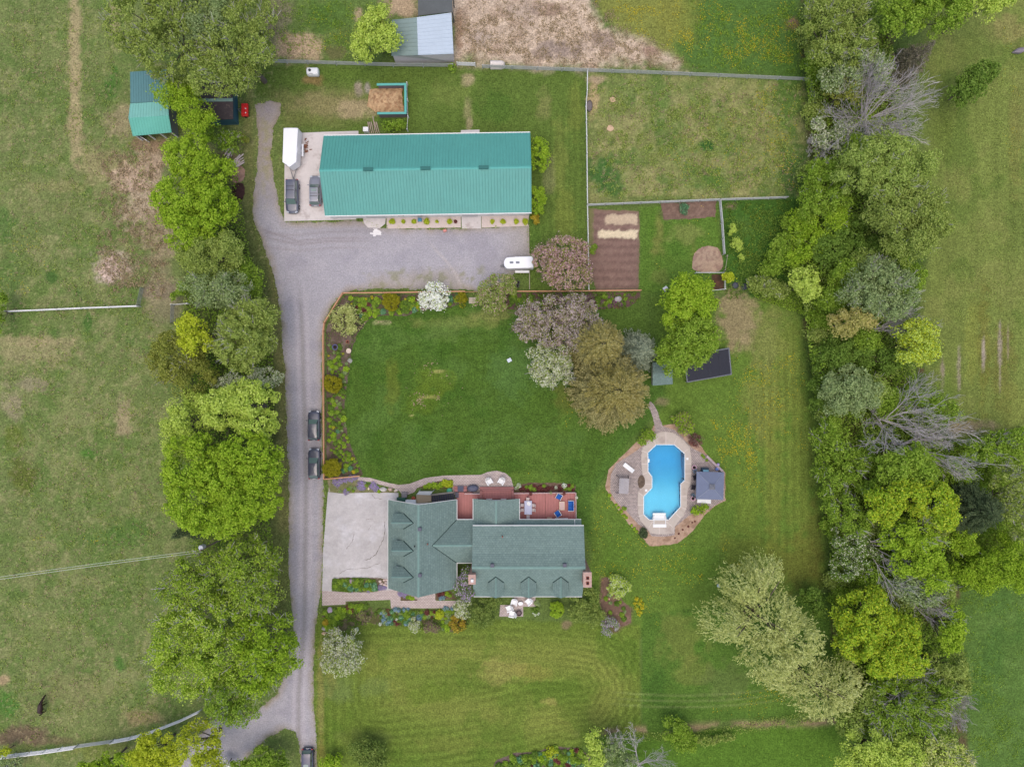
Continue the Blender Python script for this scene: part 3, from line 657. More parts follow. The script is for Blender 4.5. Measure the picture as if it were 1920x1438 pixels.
sheet('south_garden_soil', lambda a, b: sdf(a, b, [(1128, 1085), (1142, 1082), (1152, 1108), (1180, 1138), (1184, 1166), (1160, 1178), (1132, 1172), (1124, 1130)]), (1115, 1075, 1192, 1185), 0.012, .2, M_soil, soil_col((112, 90, 76), (132, 108, 92), 6, 16), ragged=3)
sheet('shrub_island', lambda a, b: sdf(a, b, smooth_poly(q('O', (400, 715), (428, 760), (425, 815), (380, 850), (360, 790), (370, 740)), 1)), (1190, 884, 1215, 920), 0.085, .12, M_soil, soil_col((98, 84, 72), (112, 98, 84), 4, 17))
sheet('bark_pile', lambda a, b: sdf(a, b, smooth_poly([(432, 310), (458, 312), (460, 336), (446, 345), (432, 340)])), (420, 300, 470, 350), 0.014, .2, M_soil, soil_col((168, 134, 118), (146, 116, 104), 5, 18), ragged=2.5)
sheet('dark_mulch_pile', lambda a, b: sdf(a, b, smooth_poly([(436, 345), (456, 342), (460, 362), (452, 380), (436, 376)])), (425, 335, 468, 388), 0.016, .2, M_soil, soil_col((74, 54, 50), (56, 42, 40), 4, 19), ragged=2.5, zf=lambda a, b: .6 * np.exp(-((a - 447) / 9.) ** 2 - ((b - 360) / 13.) ** 2))

# ------------------------------------------------------------------ pool: basin, water, steps
pc = xy(POOL); n_ = len(pc)
pool = thing('swimming_pool', 'turquoise kidney-shaped swimming pool with pale coping in the paved patio', 'swimming pool', (pc[0][0], pc[0][1], 0))
def depth(y):   # deep end in the north
    t = (y - pc[7][1]) / (pc[0][1] - pc[7][1]); u = min(1, max(0, (t - .30) / .5)); return -1.0 - 1.4 * u * u * (3 - 2 * u)
bs = MB()
for i in range(n_):
    a_, b_ = pc[i], pc[(i + 1) % n_]
    for t in range(14):
        p0 = (a_[0] + (b_[0] - a_[0]) * t / 14, a_[1] + (b_[1] - a_[1]) * t / 14); p1 = (a_[0] + (b_[0] - a_[0]) * (t + 1) / 14, a_[1] + (b_[1] - a_[1]) * (t + 1) / 14)
        bs.add([(p0[0], p0[1], .07), (p1[0], p1[1], .07), (p1[0], p1[1], depth(p1[1])), (p0[0], p0[1], depth(p0[1]))], [(0, 1, 2, 3)])
ys = np.linspace(pc[7][1] - .3, pc[0][1] + .3, 40)
for i in range(39):
    x0_, x1_ = xy([(1200, 0), (1290, 0)])[0][0], xy([(1290, 0)])[0][0]
    bs.add([(x0_, ys[i], depth(ys[i])), (x1_, ys[i], depth(ys[i])), (x1_, ys[i + 1], depth(ys[i + 1])), (x0_, ys[i + 1], depth(ys[i + 1]))], [(0, 1, 2, 3)])
M_liner = surf('pool_liner', (176, 226, 240), ((0.6, .04), (5, .03)), rough=.6)
bs.build('basin', M_liner, pool, world=True)
mw = bpy.data.materials.new('pool_water'); mw.use_nodes = True; nw = mw.node_tree; nw.nodes.remove(nw.nodes['Principled BSDF'])
tr = nw.nodes.new('ShaderNodeBsdfTransparent'); gl = nw.nodes.new('ShaderNodeBsdfGlossy'); gl.inputs['Roughness'].default_value = .03
fr = nw.nodes.new('ShaderNodeFresnel'); fr.inputs[0].default_value = 1.33
bp = nw.nodes.new('ShaderNodeBump'); bp.inputs['Distance'].default_value = .02; bp.inputs['Strength'].default_value = .4
nw.links.new(noise(nw, 3.0, 3), bp.inputs['Height']); nw.links.new(bp.outputs[0], gl.inputs['Normal']); nw.links.new(bp.outputs[0], fr.inputs['Normal'])
mx = nw.nodes.new('ShaderNodeMixShader'); nw.links.new(fr.outputs[0], mx.inputs[0]); nw.links.new(tr.outputs[0], mx.inputs[1]); nw.links.new(gl.outputs[0], mx.inputs[2])
nw.links.new(mx.outputs[0], nw.nodes['Material Output'].inputs[0])
va = nw.nodes.new('ShaderNodeVolumeAbsorption'); va.inputs['Color'].default_value = (.008, .80, .94, 1); va.inputs['Density'].default_value = .80
nw.links.new(va.outputs[0], nw.nodes['Material Output'].inputs['Volume'])
bw = MB()
cx_ = sum(p[0] for p in pc) / n_
bw.slab([(p[0], p[1], -.10) for p in pc][::-1], 2.7)
bw.build('water', mw, pool, world=True)
M_white = surf('white_plastic', (232, 232, 230), ((3, .03),), rough=.5)
M_rimw = surf('pool_rim', (226, 232, 232), ((3, .03),), rough=.5)
rm = MB()
for i in range(n_):
    a_, b_ = Vector((*pc[i], .07)), Vector((*pc[(i + 1) % n_], .07)); d = (b_ - a_).normalized(); rm.box((a_ + b_) / 2, ((b_ - a_).length + .05, .10, .05), math.atan2(d.y, d.x))
rm.build('rim', M_rimw, pool, world=True)
st = MB(); stx = xy(q('O', (502, 1118), (616, 1190)))
for k_ in range(4):
    yy0 = stx[0][1] - .05 + k_ * .0
    st.box(((stx[0][0] + stx[1][0]) / 2, stx[0][1] + .75 - .38 * k_, .06 - .06 * (3 - k_) - .07), (2.2 - .05 * (3 - k_), .40, .14))
st.box(((stx[0][0] + stx[1][0]) / 2, stx[1][1] + .25, .06), (2.1, .5, .14))
st.box((stx[0][0] + .08, stx[0][1] - .2, .12), (.10, 1.6, .18)); st.box((stx[1][0] - .08, stx[0][1] - .2, .12), (.10, 1.6, .18))
st.build('pool_steps', M_white, pool, world=True, bevel=.02)
for i, c_ in enumerate([(808, 575), (438, 858)]):
    (x, y), = xy(q('O', c_)); MB().box((x, y, .09), (.34, .34, .04)).build('skimmer_lid', M_white, pool, world=True, bevel=.02)
(x, y), = xy(q('O', (460, 590)))
hb = MB(); hb.box((x, y, .10), (.2, .55, .05)); hb.tube([(x - .35, y - .2, .07), (x - .3, y - .2, .55), (x + .1, y - .2, .55), (x + .15, y - .2, -.3)], .025); hb.tube([(x - .35, y + .2, .07), (x - .3, y + .2, .55), (x + .1, y + .2, .55), (x + .15, y + .2, -.3)], .025)
hb.build('ladder', surf('steel', (200, 204, 206), (), rough=.25, metal=.6), pool, world=True)
# ------------------------------------------------------------------ buildings
def ribbed(name, a, b, c, d, mat, parent, gap=0.45, th=0.06, rib=(.05, .035), world=True):
    """metal roof slope: a-b along the eave, d-c along the ridge; ribs run from eave to ridge"""
    a, b, c, d = [Vector(v) for v in (a, b, c, d)]; m = MB(); m.slab([a, b, c, d], th)
    n = (b - a).cross(d - a).normalized(); L = (b - a).length; k = int(L / gap)
    for i in range(k + 1):
        t = (i + .25) / (k + .5); e0 = a.lerp(b, t); e1 = d.lerp(c, t); u = (b - a).normalized() * rib[0] / 2
        m.add([e0 - u, e0 + u, e0 + u * .5 + n * rib[1], e0 - u * .5 + n * rib[1], e1 - u, e1 + u, e1 + u * .5 + n * rib[1], e1 - u * .5 + n * rib[1]],
              [(3, 2, 6, 7), (2, 1, 5, 6), (0, 3, 7, 4), (0, 1, 2, 3), (7, 6, 5, 4)])
    return m.build(name, mat, parent, world=world)

def gable_walls(m, x0, x1, y0, y1, ze, zr, axis, z0=0.0, mi=0):
    """solid with two gables; axis 'x' = ridge runs along x"""
    if axis == 'x':
        ym = (y0 + y1) / 2
        pts = [(y0, z0), (y1, z0), (y1, ze), (ym, zr), (y0, ze)]
        A = [(x0, p[0], p[1]) for p in pts]; B = [(x1, p[0], p[1]) for p in pts]
    else:
        xm = (x0 + x1) / 2
        pts = [(x1, z0), (x0, z0), (x0, ze), (xm, zr), (x1, ze)]
        A = [(p[0], y0, p[1]) for p in pts]; B = [(p[0], y1, p[1]) for p in pts]
    m.add(A + B, [(0, 1, 2, 3, 4)[::-1], (5, 6, 7, 8, 9), (0, 1, 6, 5), (1, 2, 7, 6), (2, 3, 8, 7), (3, 4, 9, 8), (4, 0, 5, 9)], mi)

M_teal = surf('teal_metal', (84, 154, 144), ((0.25, .06), (1.1, .05, (3, .2, 1)), (5, .07, (1, .15, 1))), rough=.42, spec=.4)
M_tealtrim = surf('teal_trim', (92, 170, 160), ((2, .04),), rough=.45)
M_wwhite = surf('white_siding', (226, 224, 220), ((1, .05), (6, .04)), rough=.6)
M_black = surf('black_rubber', (34, 34, 36), ((4, .1),), rough=.7)
M_glass = glass_dark('window_glass')
M_frame = surf('white_trim', (228, 226, 222), ((3, .03),), rough=.5)

def window(c, d, parent, face, frame=M_frame, glass=M_glass, name='window'):
    """c centre on wall plane (world), d = (width, height), face = outward unit vector (axis aligned)"""
    c = Vector(c); f = Vector(face); wx = abs(f.y) > .5
    sz = (d[0], .08, d[1]) if wx else (.08, d[0], d[1])
    m = MB(); m.box(c + f * .03, sz)
    o = m.build(name, frame, parent, world=True)
    s2 = (d[0] - .16, .06, d[1] - .16) if wx else (.06, d[0] - .16, d[1] - .16)
    MB().box(c + f * .055, s2).build('pane' if name == 'window' else 'panel', glass, o, world=True)
    return o

# ---- long barn with teal metal roof
bx, by = -12.8, 31.7; hl, hw_ = 15.66, 6.05; ZE, ZR = 3.2, 5.9
barn = thing('long_barn', 'long white barn with a ribbed teal metal roof and three ridge vents', 'barn', (0, 0, 0))
def bp_(x, y, z):
    t = math.radians(.9); return (bx + x * math.cos(t) - y * math.sin(t), by + x * math.sin(t) + y * math.cos(t), z)
m = MB(); gable_walls(m, -hl + .25, hl - .25, -hw_ + .32, hw_ - .32, ZE - .12, ZR - .2, 'x'); m.v = [bp_(*p) for p in m.v]
m.build('wall', M_wwhite, barn)
ribbed('roof', bp_(-hl, -hw_, ZE), bp_(hl, -hw_, ZE), bp_(hl, 0, ZR), bp_(-hl, 0, ZR), M_teal, barn, gap=.45, rib=(.085, .05))
ribbed('roof', bp_(hl, hw_, ZE), bp_(-hl, hw_, ZE), bp_(-hl, 0, ZR), bp_(hl, 0, ZR), M_teal, barn, gap=.45, rib=(.085, .05))
m = MB()
m.add([bp_(-hl, -.22, ZR - .06), bp_(hl, -.22, ZR - .06), bp_(hl, 0, ZR + .07), bp_(-hl, 0, ZR + .07), bp_(hl, .22, ZR - .06), bp_(-hl, .22, ZR - .06)], [(0, 1, 2, 3), (3, 2, 4, 5)])
m.build('ridge_cap', M_tealtrim, barn)
M_vent = surf('dark_teal', (40, 104, 98), ((3, .05),), rough=.5)
for px in (690.5, 798, 907):
    x = (px - 960) / PXM * (H - ZR) / H - bx; v = MB(); v.box(bp_(x, 0, ZR + .16), (1.45, .5, .2), math.radians(.9)); v.build('ridge_vent', M_vent, barn)
for s in (-1, 1):
    g_ = MB(); a_ = Vector(bp_(-hl, s * (hw_ + .07), ZE - .06)); b_ = Vector(bp_(hl, s * (hw_ + .07), ZE - .06)); g_.box((a_ + b_) / 2, ((b_ - a_).length, .14, .14), math.radians(.9)); g_.build('gutter', M_frame, barn)
for x, w_, nm in [(-8.4, 3.2, 'door'), (6.2, 2.6, 'door')]:
    window(bp_(x, -hw_ + .32, 1.3), (w_, 2.5), barn, (0, -1, 0), glass=surf('barn_door', (196, 194, 190)), name='door')
for x in (-4.4, -1.4, 1.6, 9.4, 12.4):
    window(bp_(x, -hw_ + .32, 1.7), (1.1, .9), barn, (0, -1, 0))
# wooden edging, wall pipes
M_wood = surf('weathered_wood', (176, 164, 150), ((3, .15, (1, 8, 1)), (8, .1)), rough=.9)
M_cedar = surf('cedar', (196, 146, 112), ((2, .10), (8, .12)), rough=.8)

# ---- house
house = thing('farmhouse', 'large house with grey-green shingle roofs, dormers and two brick chimneys', 'house', (-6, -25, 0))
def shingle(name, rot):
    m = bpy.data.materials.new(name); nt, p = nodes(m)
    tc = nt.nodes.new('ShaderNodeTexCoord'); mp = nt.nodes.new('ShaderNodeMapping'); mp.inputs['Rotation'].default_value = (0, 0, rot)
    nt.links.new(tc.outputs['Object'], mp.inputs[0])
    b = nt.nodes.new('ShaderNodeTexBrick'); nt.links.new(mp.outputs[0], b.inputs[0])
    b.inputs['Color1'].default_value = alb((125, 145, 138)); b.inputs['Color2'].default_value = alb((116, 136, 129)); b.inputs['Mortar'].default_value = alb((104, 123, 117))
    b.inputs['Scale'].default_value = 1; b.inputs['Brick Width'].default_value = .42; b.inputs['Row Height'].default_value = .30; b.inputs['Mortar Size'].default_value = .022; b.inputs['Mortar Smooth'].default_value = .5
    c = b.outputs['Color']
    for s_, a_ in ((.35, .07), (2.4, .10), (6.0, .13)):
        c = mixn(nt, c, gray(nt, rng_map(nt, noise(nt, s_, 4), .25, .75, 1 - a_, 1 + a_)))
    nt.links.new(c, p.inputs['Base Color']); p.inputs['Roughness'].default_value = .9; p.inputs['Specular IOR Level'].default_value = .2
    bp = nt.nodes.new('ShaderNodeBump'); bp.inputs['Distance'].default_value = .015; bp.invert = True
    nt.links.new(b.outputs['Fac'], bp.inputs['Height']); nt.links.new(bp.outputs[0], p.inputs['Normal'])
    return m
M_shx = shingle('shingles', 0.0); M_shy = shingle('shingles_turned', math.pi / 2)
M_ridge = surf('ridge_shingles', (124, 152, 143), ((2, .08),), rough=.9)
M_hwall = surf('house_siding', (222, 218, 214), ((1, .05), (5, .04)), rough=.7)
M_cb = brick('chimney_brick', (198, 152, 136), (180, 134, 120), (190, 172, 162), .24, .09, var=.08)
M_dark = surf('soot', (40, 30, 28))
M_flue = surf('flue_clay', (120, 52, 40), ((4, .1),))
FA = M_frame
def slope(pts, mat, th=.16, name='roof', par=None):
    return MB().slab(pts, th).build(name, mat, par or house, world=True)
def ridge(a, b, w_=.16, par=None):
    a, b = Vector(a), Vector(b); d = (b - a).normalized(); s_ = Vector((-d.y, d.x, 0)) * w_
    z = Vector((0, 0, .03)); m = MB(); m.add([a - s_ - z * 2.5, b - s_ - z * 2.5, b + z, a + z, b + s_ - z * 2.5, a + s_ - z * 2.5], [(0, 1, 2, 3), (3, 2, 4, 5)])
    return m.build('ridge_cap', M_ridge, par or house, world=True)
wm = MB()
# garage wing
gx0, gx1, gxm, gy0, gy1, gze, gzr = -18.8, -8.42, -13.62, -31.1, -17.66, 3.0, 7.4
gable_walls(wm, gx0 + .35, gx1 - .35, gy0 + .35, gy1 - .95, gze - .05, gzr - .45, 'y')
# main house
hx0, hx1, hyS, hyR, hyB, hyN, hyL = -5.85, 10.70, -32.42, -26.80, -25.0, -21.2, -20.68
zS, zR_, zB, zN, zL = 2.6, 7.4, 6.35, 5.0, 3.0
P_ = [(hyS + .4, 0), (hyL - .4, 0), (hyL - .4, zL - .1), (hyN - .3, 3.35), (hyN - .3, zN - .22), (hyB, zB - .25), (hyR, zR_ - .3), (hyS + .4, zS + .1)]
n8 = len(P_); A_ = [(hx0 + .3, y, z) for y, z in P_]; B_ = [(hx1 - .3, y, z) for y, z in P_]
wm.add(A_ + B_, [tuple(range(n8))[::-1], tuple(range(n8, 2 * n8))] + [(i, (i + 1) % n8, n8 + (i + 1) % n8, n8 + i) for i in range(n8)])
# connector and sunroom
cz, cr_ = 3.0, 5.85; cyS, cyN, cyR = -27.2, -20.69, -23.95
wm.add([(-9, cyS + .35, 0), (-9, cyN - .35, 0), (-9, cyN - .35, cz - .1), (-9, cyR, cr_ - .3), (-9, cyS + .35, cz - .1), (-5.4, cyS + .35, 0), (-5.4, cyN - .35, 0), (-5.4, cyN - .35, cz - .1), (-5.4, cyR, cr_ - .3), (-5.4, cyS + .35, cz - .1)],
       [(0, 1, 2, 3, 4)[::-1], (5, 6, 7, 8, 9), (0, 1, 6, 5), (1, 2, 7, 6), (2, 3, 8, 7), (3, 4, 9, 8), (4, 0, 5, 9)])
sx0, sx1, sxm, syN, sz, szr = -5.86, 1.09, -2.38, -17.5, 3.0, 4.6
gable_walls(wm, sx0 + .3, sx1 - .3, -21.5, syN - .35, sz - .05, szr - .3, 'y')
wm.build('wall', M_hwall, house, world=True)
# roofs
slope([(gx0, gy1, gze), (gx0, gy0, gze), (gxm, gy0, gzr), (gxm, gy1, gzr)], M_shy)
slope([(gx1, gy0, gze), (gx1, gy1, gze), (gxm, gy1, gzr), (gxm, gy0, gzr)], M_shy)
ridge((gxm, gy0, gzr), (gxm, gy1, gzr))
slope([(hx0, hyS, zS), (hx1, hyS, zS), (hx1, hyR, zR_), (hx0, hyR, zR_)], M_shx)
slope([(hx1, hyN, zN), (hx0, hyN, zN), (hx0, hyB, zB), (hx1, hyB, zB)], M_shx)
slope([(hx1, hyB, zB), (hx0, hyB, zB), (hx0, hyR, zR_), (hx1, hyR, zR_)], M_shx)
ridge((hx0, hyR, zR_), (hx1, hyR, zR_), .2)
slope([(hx1 - .2, hyL, zL), (gx1 - .3, hyL, zL), (gx1 - .3, hyN - .35, 3.5), (hx1 - .2, hyN - .35, 3.5)], M_shx)
def zg(x): return gzr - (gzr - gze) / (gxm - gx0) * abs(x - gxm)
xa = gxm + (gzr - cr_) / ((gzr - gze) / (gx1 - gxm)); xv = gx1 + .1
slope([(-5.5, cyN - .02, cz), (gx1 - .02, cyN - .02, cz), (xa, cyR, cr_ + .0), (-5.5, cyR, cr_)], M_shx)
slope([(gx1 - .02, cyS, cz), (-5.6, cyS, cz), (-5.6, cyR, cr_), (xa, cyR, cr_)], M_shx)
ridge((xa, cyR, cr_), (-5.9, cyR, cr_))
M_valley = surf('valley_flashing', (44, 66, 62), ((3, .1),))
vm = MB()
for e in ((gx1, cyN, cz), (gx1, cyS, cz)): vm.tube([(xa, cyR, cr_ + .03), (e[0], e[1], e[2] + .05)], .05, 5)
vm.build('valley_flashing', M_valley, house, world=True)
yEnd = -22.3
slope([(sx0, syN, sz), (sx0, -20.9, sz), (sxm, yEnd, szr), (sxm, syN, szr)], M_shy)
slope([(sx1, -20.9, sz), (sx1, syN, sz), (sxm, syN, szr), (sxm, yEnd, szr)], M_shy)
ridge((sxm, -21.35, szr), (sxm, syN, szr))
# fascias and gutters
fm = MB()
def bar(a, b, r=.07, z=0.0): fm.tube([(a[0], a[1], a[2] - .06 + z), (b[0], b[1], b[2] - .06 + z)], r, 4)
bar((gx0 - .05, gy0, gze), (gx0 - .05, gy1, gze)); bar((gx0, gy1 + .03, gze), (gxm, gy1 + .03, gzr), .06); bar((gx1, gy1 + .03, gze), (gxm, gy1 + .03, gzr), .06); bar((gx1 + .05, -20.7, gze), (gx1 + .05, gy1, gze)); bar((gx1 + .05, gy0, gze), (gx1 + .05, cyS, gze))
bar((hx0, hyS - .06, zS), (hx1, hyS - .06, zS), .08); bar((hx0, hyN + .05, zN), (hx1, hyN + .05, zN), .10); bar((sx1, hyL + .05, zL), (hx1 - .2, hyL + .05, zL), .07); bar((gx1, cyN + .05, cz), (sx0, cyN + .05, cz), .08)
bar((gx1, cyS - .05, cz), (-5.9, cyS - .05, cz), .08); bar((sx0 - .05, syN, sz), (sx0 - .05, -20.7, sz)); bar((sx1 + .05, syN, sz), (sx1 + .05, -20.7, sz)); bar((9.5, hyL, zL + .12), (9.5, hyN - .2, 3.6), .05)
fm.build('gutter', FA, house, world=True)
# garage dormers (facing west) and house dormers (facing south)
def dormer(par, toW, c, front, wd, ze, zr, back_r, back_e):
    """c = centre line coordinate; front = plane of front wall; back_r/back_e = where ridge / eaves meet the roof"""
    f = (lambda a, b, z: (a, b, z)) if toW else (lambda a, b, z: (b, a, z))
    d = thing_part = None
    h = wd / 2; oh = .14
    sgn = 1 if toW else -1
    o = MB()
    fr = front
    w0 = h - .16
    o.add([f(fr + .15, c - w0, ze - 1.3), f(fr + .15, c + w0, ze - 1.3), f(fr + .15, c + w0, ze), f(fr + .15, c, zr - .12), f(fr + .15, c - w0, ze), f(back_e, c - w0, ze - 1.3), f(back_e, c + w0, ze - 1.3), f(back_e, c + w0, ze), f(back_r, c, zr - .12), f(back_e, c - w0, ze)],
          [(0, 1, 2, 3, 4), (5, 6, 7, 8, 9), (0, 1, 6, 5), (1, 2, 7, 6), (4, 0, 5, 9)])
    wall = o.build('dormer', M_hwall, par, world=True)
    for s in (-1, 1):
        q_ = [f(fr - oh, c + s * h, ze - .02), f(back_e, c + s * h, ze - .02), f(back_r, c, zr), f(fr - oh, c, zr)]
        if (Vector(q_[1]) - Vector(q_[0])).cross(Vector(q_[2]) - Vector(q_[1])).z < 0: q_ = q_[::-1]
        MB().slab(q_, .09).build('dormer_roof', M_shx if toW else M_shy, wall, world=True)
        v = MB(); v.tube([f(back_r, c, zr + .04), f(back_e, c + s * h, ze + .04)], .075, 5); v.build('valley_flashing', M_valley, wall, world=True)
    ridge(f(fr - oh, c, zr), f(back_r, c, zr), .1, wall)
    if toW: window((fr + .15, c, ze - .45), (.9, 1.0), wall, (-1, 0, 0))
    else: window((c, fr + .15, ze - .45), (.9, 1.0), wall, (0, -1, 0))
for py in (980.6, 1032.8, 1082.4):
    y = (719 - py) / PXM * (H - 6.75) / H
    dormer(house, True, y, -17.55, 2.3, 5.3, 6.7, -14.44, -16.09)
for x_ in (430, 725, 1016):
    px = CROPS['N'][0] + x_ / CROPS['N'][2]; x = (px - 960) / PXM * (H - 5.9) / H
    # roof height at y: zS + (y-hyS)*.857
    dormer(house, False, x, -31.5, 2.3, 5.0, 5.95, -28.50, -29.61)
# chimneys
def chim(x0, x1, y0, y1, zt, flues, lab):
    m = MB(); m.box(((x0 + x1) / 2, (y0 + y1) / 2, zt / 2), (x1 - x0, y1 - y0, zt)); m.box(((x0 + x1) / 2, (y0 + y1) / 2, zt + .06), (x1 - x0 + .12, y1 - y0 + .12, .12))
    c = m.build('chimney', M_cb, house, world=True)
    for fx, fy, fl in flues:
        if fl == 'cap':
            MB().box((fx, fy, zt + .3), (.45, .5, .36), taper=.8).build('chimney_cap', M_frame, c, world=True)
        else:
            MB().box((fx, fy, zt + .19), (.42, .42, .14)).build('flue', M_flue, c, world=True); MB().box((fx, fy, zt + .262), (.28, .28, .01)).build('flue_opening', M_dark, c, world=True)
f8 = (H - 8.0) / H / PXM
chim(-6.25, -5.3, -31.1 * 0 + (719 - 1094.7) * f8, (719 - 1078) * f8, 7.9, [(-5.75, (719 - 1087.5) * f8, 'cap')], '')
chim(10.35, 11.45, (719 - 1100) * f8, (719 - 1073) * f8, 8.0, [(10.92, (719 - 1083) * f8, 'f'), (10.92, (719 - 1092.5) * f8, 'f')], '')
M_rv = surf('vent_box', (92, 92, 104), ((3, .05),), rough=.6)
for px, py, z in [(786.5, 992.5, gzr), (787, 1079, gzr), (923, 1060.5, zR_), (1059, 1060, zR_)]:
    p = P(px, py, z + .2); MB().box((p.x, p.y, z - .05), (.52, .5, .5)).build('roof_vent', M_rv, house, world=True, bevel=.03)
for px, py, z in [(777, 1024.5, 7.0), (801.5, 1020.5, 6.6), (942, 1007, 6.2)]:
    p = P(px, py, z + .2); v = MB(); v.tube([(p.x, p.y, z - .9), (p.x, p.y, z + .25)], .09, 8); v.build('vent_pipe', surf('pipe', (150, 96, 84)) if px != 777 else M_black, house, world=True)
# windows and doors of the lower walls
for y in (-28.6, -24.4, -20.2): window((gx0 + .35, y, 1.15), (2.7, 2.2), house, (-1, 0, 0), glass=M_frame, name='garage_door')
for x in (-3.4, .2, 6.0, 8.8): window((x, hyS + .4, 1.45), (1.2, 1.3), house, (0, -1, 0))
window((2.9, hyS + .4, 1.1), (1.0, 2.1), house, (0, -1, 0), glass=surf('front_door', (120, 50, 44)), name='door')
for y in (-29.5, -26.5, -23.5): window((hx1 - .3, y, 1.5), (1.1, 1.3), house, (1, 0, 0))
for x in (4.0, 8.0): window((x, hyL - .4, 1.6), (1.4, 1.3), house, (0, 1, 0))
window((5.9, hyL - .4, 1.65), (1.8, 2.1), house, (0, 1, 0), name='door')
for x in (-4.6, -2.4, -.2): window((x, syN - .35, 1.7), (1.5, 1.3), house, (0, 1, 0))
for x in (-3, 0, 3, 6, 9): window((x, hyN - .3, 4.25), (1.1, .7), house, (0, 1, 0))

# ---- red deck behind the house, steps, benches
M_deck = bpy.data.materials.new('deck_boards'); nt, p = nodes(M_deck)
tc = nt.nodes.new('ShaderNodeTexCoord'); wv = nt.nodes.new('ShaderNodeTexWave'); wv.wave_type = 'BANDS'; wv.bands_direction = 'X'; wv.inputs['Scale'].default_value = 1.3; wv.inputs['Distortion'].default_value = 0
nt.links.new(tc.outputs['Object'], wv.inputs[0])
c = mixn(nt, alb((172, 106, 100)), alb((120, 66, 60)), rng_map(nt, wv.outputs['Fac'], 0, .12, 1, 0), 'MIX')
for s_, a_, st_ in ((1.2, .07, (1, 1, 1)), (4, .16, (2.2, .12, 1)), (7, .06, (1, 1, 1))): c = mixn(nt, c, gray(nt, rng_map(nt, noise(nt, s_, 4, .6, st_), .25, .75, 1 - a_, 1 + a_)))
nt.links.new(c, p.inputs['Base Color']); p.inputs['Roughness'].default_value = .6
M_deckb = surf('deck_trim', (158, 104, 100), ((3, .08),), rough=.6)
def S_(pts, z): return [tuple(P(x, y, z)[:2]) for x, y in q('S', *pts)]
DZ = .75
deck = thing('deck', 'red-brown board deck with benches and rails along the back of the house', 'deck', (-3, -18, 0))
m = MB()
for pts in ([(90, 165), (440, 185), (440, 260), (1000, 260), (920, 175), (1770, 175), (1770, 560), (985, 560), (985, 300), (345, 300), (345, 560), (120, 560), (120, 280), (90, 270)],):
    pass
def rect(x0, y0, x1, y1, z0, z1, mm): mm.prism(S_([(x0, y1), (x1, y1), (x1, y0), (x0, y0)], z1), z0, z1)
rect(120, 170, 345, 570, .55, DZ, m); rect(345, 182, 440, 275, .55, DZ, m); rect(440, 150, 910, 285, .55, DZ, m); rect(910, 172, 1345, 562, .55, DZ, m); rect(1348, 172, 1765, 562, .55, DZ, m)
m.build('deck_floor', M_deck, deck, world=True)
m = MB(); rect(440, 95, 910, 118, .25, .50, m); rect(440, 121, 910, 148, .45, .62, m); m.build('step', M_deckb, deck, world=True)
m = MB(); rect(75, 85, 262, 118, .2, .42, m); rect(85, 120, 262, 160, .3, .6, m); m.build('step', M_deckb, deck, world=True)
m = MB(); rect(440, 150, 470, 270, .75, 1.2, m); rect(882, 150, 910, 270, .75, 1.2, m); m.build('bench', M_deckb, deck, world=True)
rl = MB()
for (a_, b_) in [((915, 176), (1765, 164)), ((1765, 164), (1768, 555)), ((238, 180), (438, 180))]:
    pa, pb = [Vector((*xy_, DZ)) for xy_ in S_([a_, b_], DZ)]
    for z in (.9, .5): rl.tube([pa + Vector((0, 0, z)), pb + Vector((0, 0, z))], .05, 4)
    k_ = max(2, int((pb - pa).length / 1.5))
    for i in range(k_ + 1): rl.box(pa.lerp(pb, i / k_) + Vector((0, 0, .45)), (.09, .09, .95))
rl.build('railing', surf('rail_paint', (206, 178, 174), ((3, .06),)), deck, world=True)
sk = MB(); (ax, ay), (bx2, by2) = S_([(915, 176), (1765, 164)], .4); sk.box(((ax + bx2) / 2, ay + .05, .35), (bx2 - ax, .08, .7)); sk.build('deck_skirt', M_deckb, deck, world=True)
mt = tag(MB().prism(S_([(132, 158), (215, 158), (215, 82), (132, 82)], .62), .605, .63).build('door_mat', surf('mat', (86, 88, 104), ((6, .1),))), 'dark grey mat on the deck steps beside the barbecue', 'mat')
m2 = tag(MB().prism(S_([(98, 245), (150, 245), (150, 168), (98, 168)], DZ), .752, .78).build('door_mat', surf('mat_b', (96, 92, 100), ((6, .1),))), 'small grey mat at the top of the deck side stairs', 'mat')

# back-door porch, dark treads, bins beside the garage
porch = thing('back_stairs', 'wooden side stairs with dark treads between garage and deck', 'stairs', (*P(820, 932, 0)[:2], 0))
m = MB(); tr_ = MB()
def M_(x, y, z): return P(CROPS['M'][0] + x / 4.793, CROPS['M'][1] + y / 4.793, z)
a_, b_ = M_(1000, 360, .4), M_(1208, 330, .4); d = (b_ - a_).normalized(); nrm = Vector((-d.y, d.x, 0))
for i in range(10):
    p_ = a_.lerp(b_, (i + .5) / 10); tr_.box((p_.x, p_.y, .20 + .05 * i), ((b_ - a_).length / 10 * .82, 1.15, .06), math.atan2(d.y, d.x))
for s in (-1, 1):
    p0, p1 = a_ + nrm * .62 * s, b_ + nrm * .62 * s; m.tube([(p0.x, p0.y, .15), (p1.x, p1.y, .68)], .07, 4); m.tube([(p0.x, p0.y, 1.0), (p1.x, p1.y, 1.5)], .05, 4)
    for t in (0, .33, .66, 1): p_ = p0.lerp(p1, t); m.box((p_.x, p_.y, .62 + .25 * t), (.09, .09, 1.0))
m.build('stair_frame', M_wood, porch, world=True); tr_.build('tread', surf('dark_tread', (70, 68, 76), ((5, .1),)), porch, world=True)
m = MB(); cs = [M_(865, 325, .3), M_(1000, 318, .3), M_(1000, 385, .3), M_(865, 405, .3)]; m.slab([(v.x, v.y, .3) for v in cs][::-1], .2); m.build('landing', surf('landing_boards', (178, 158, 130), ((3, .12, (1, 6, 1)),)), porch, world=True)
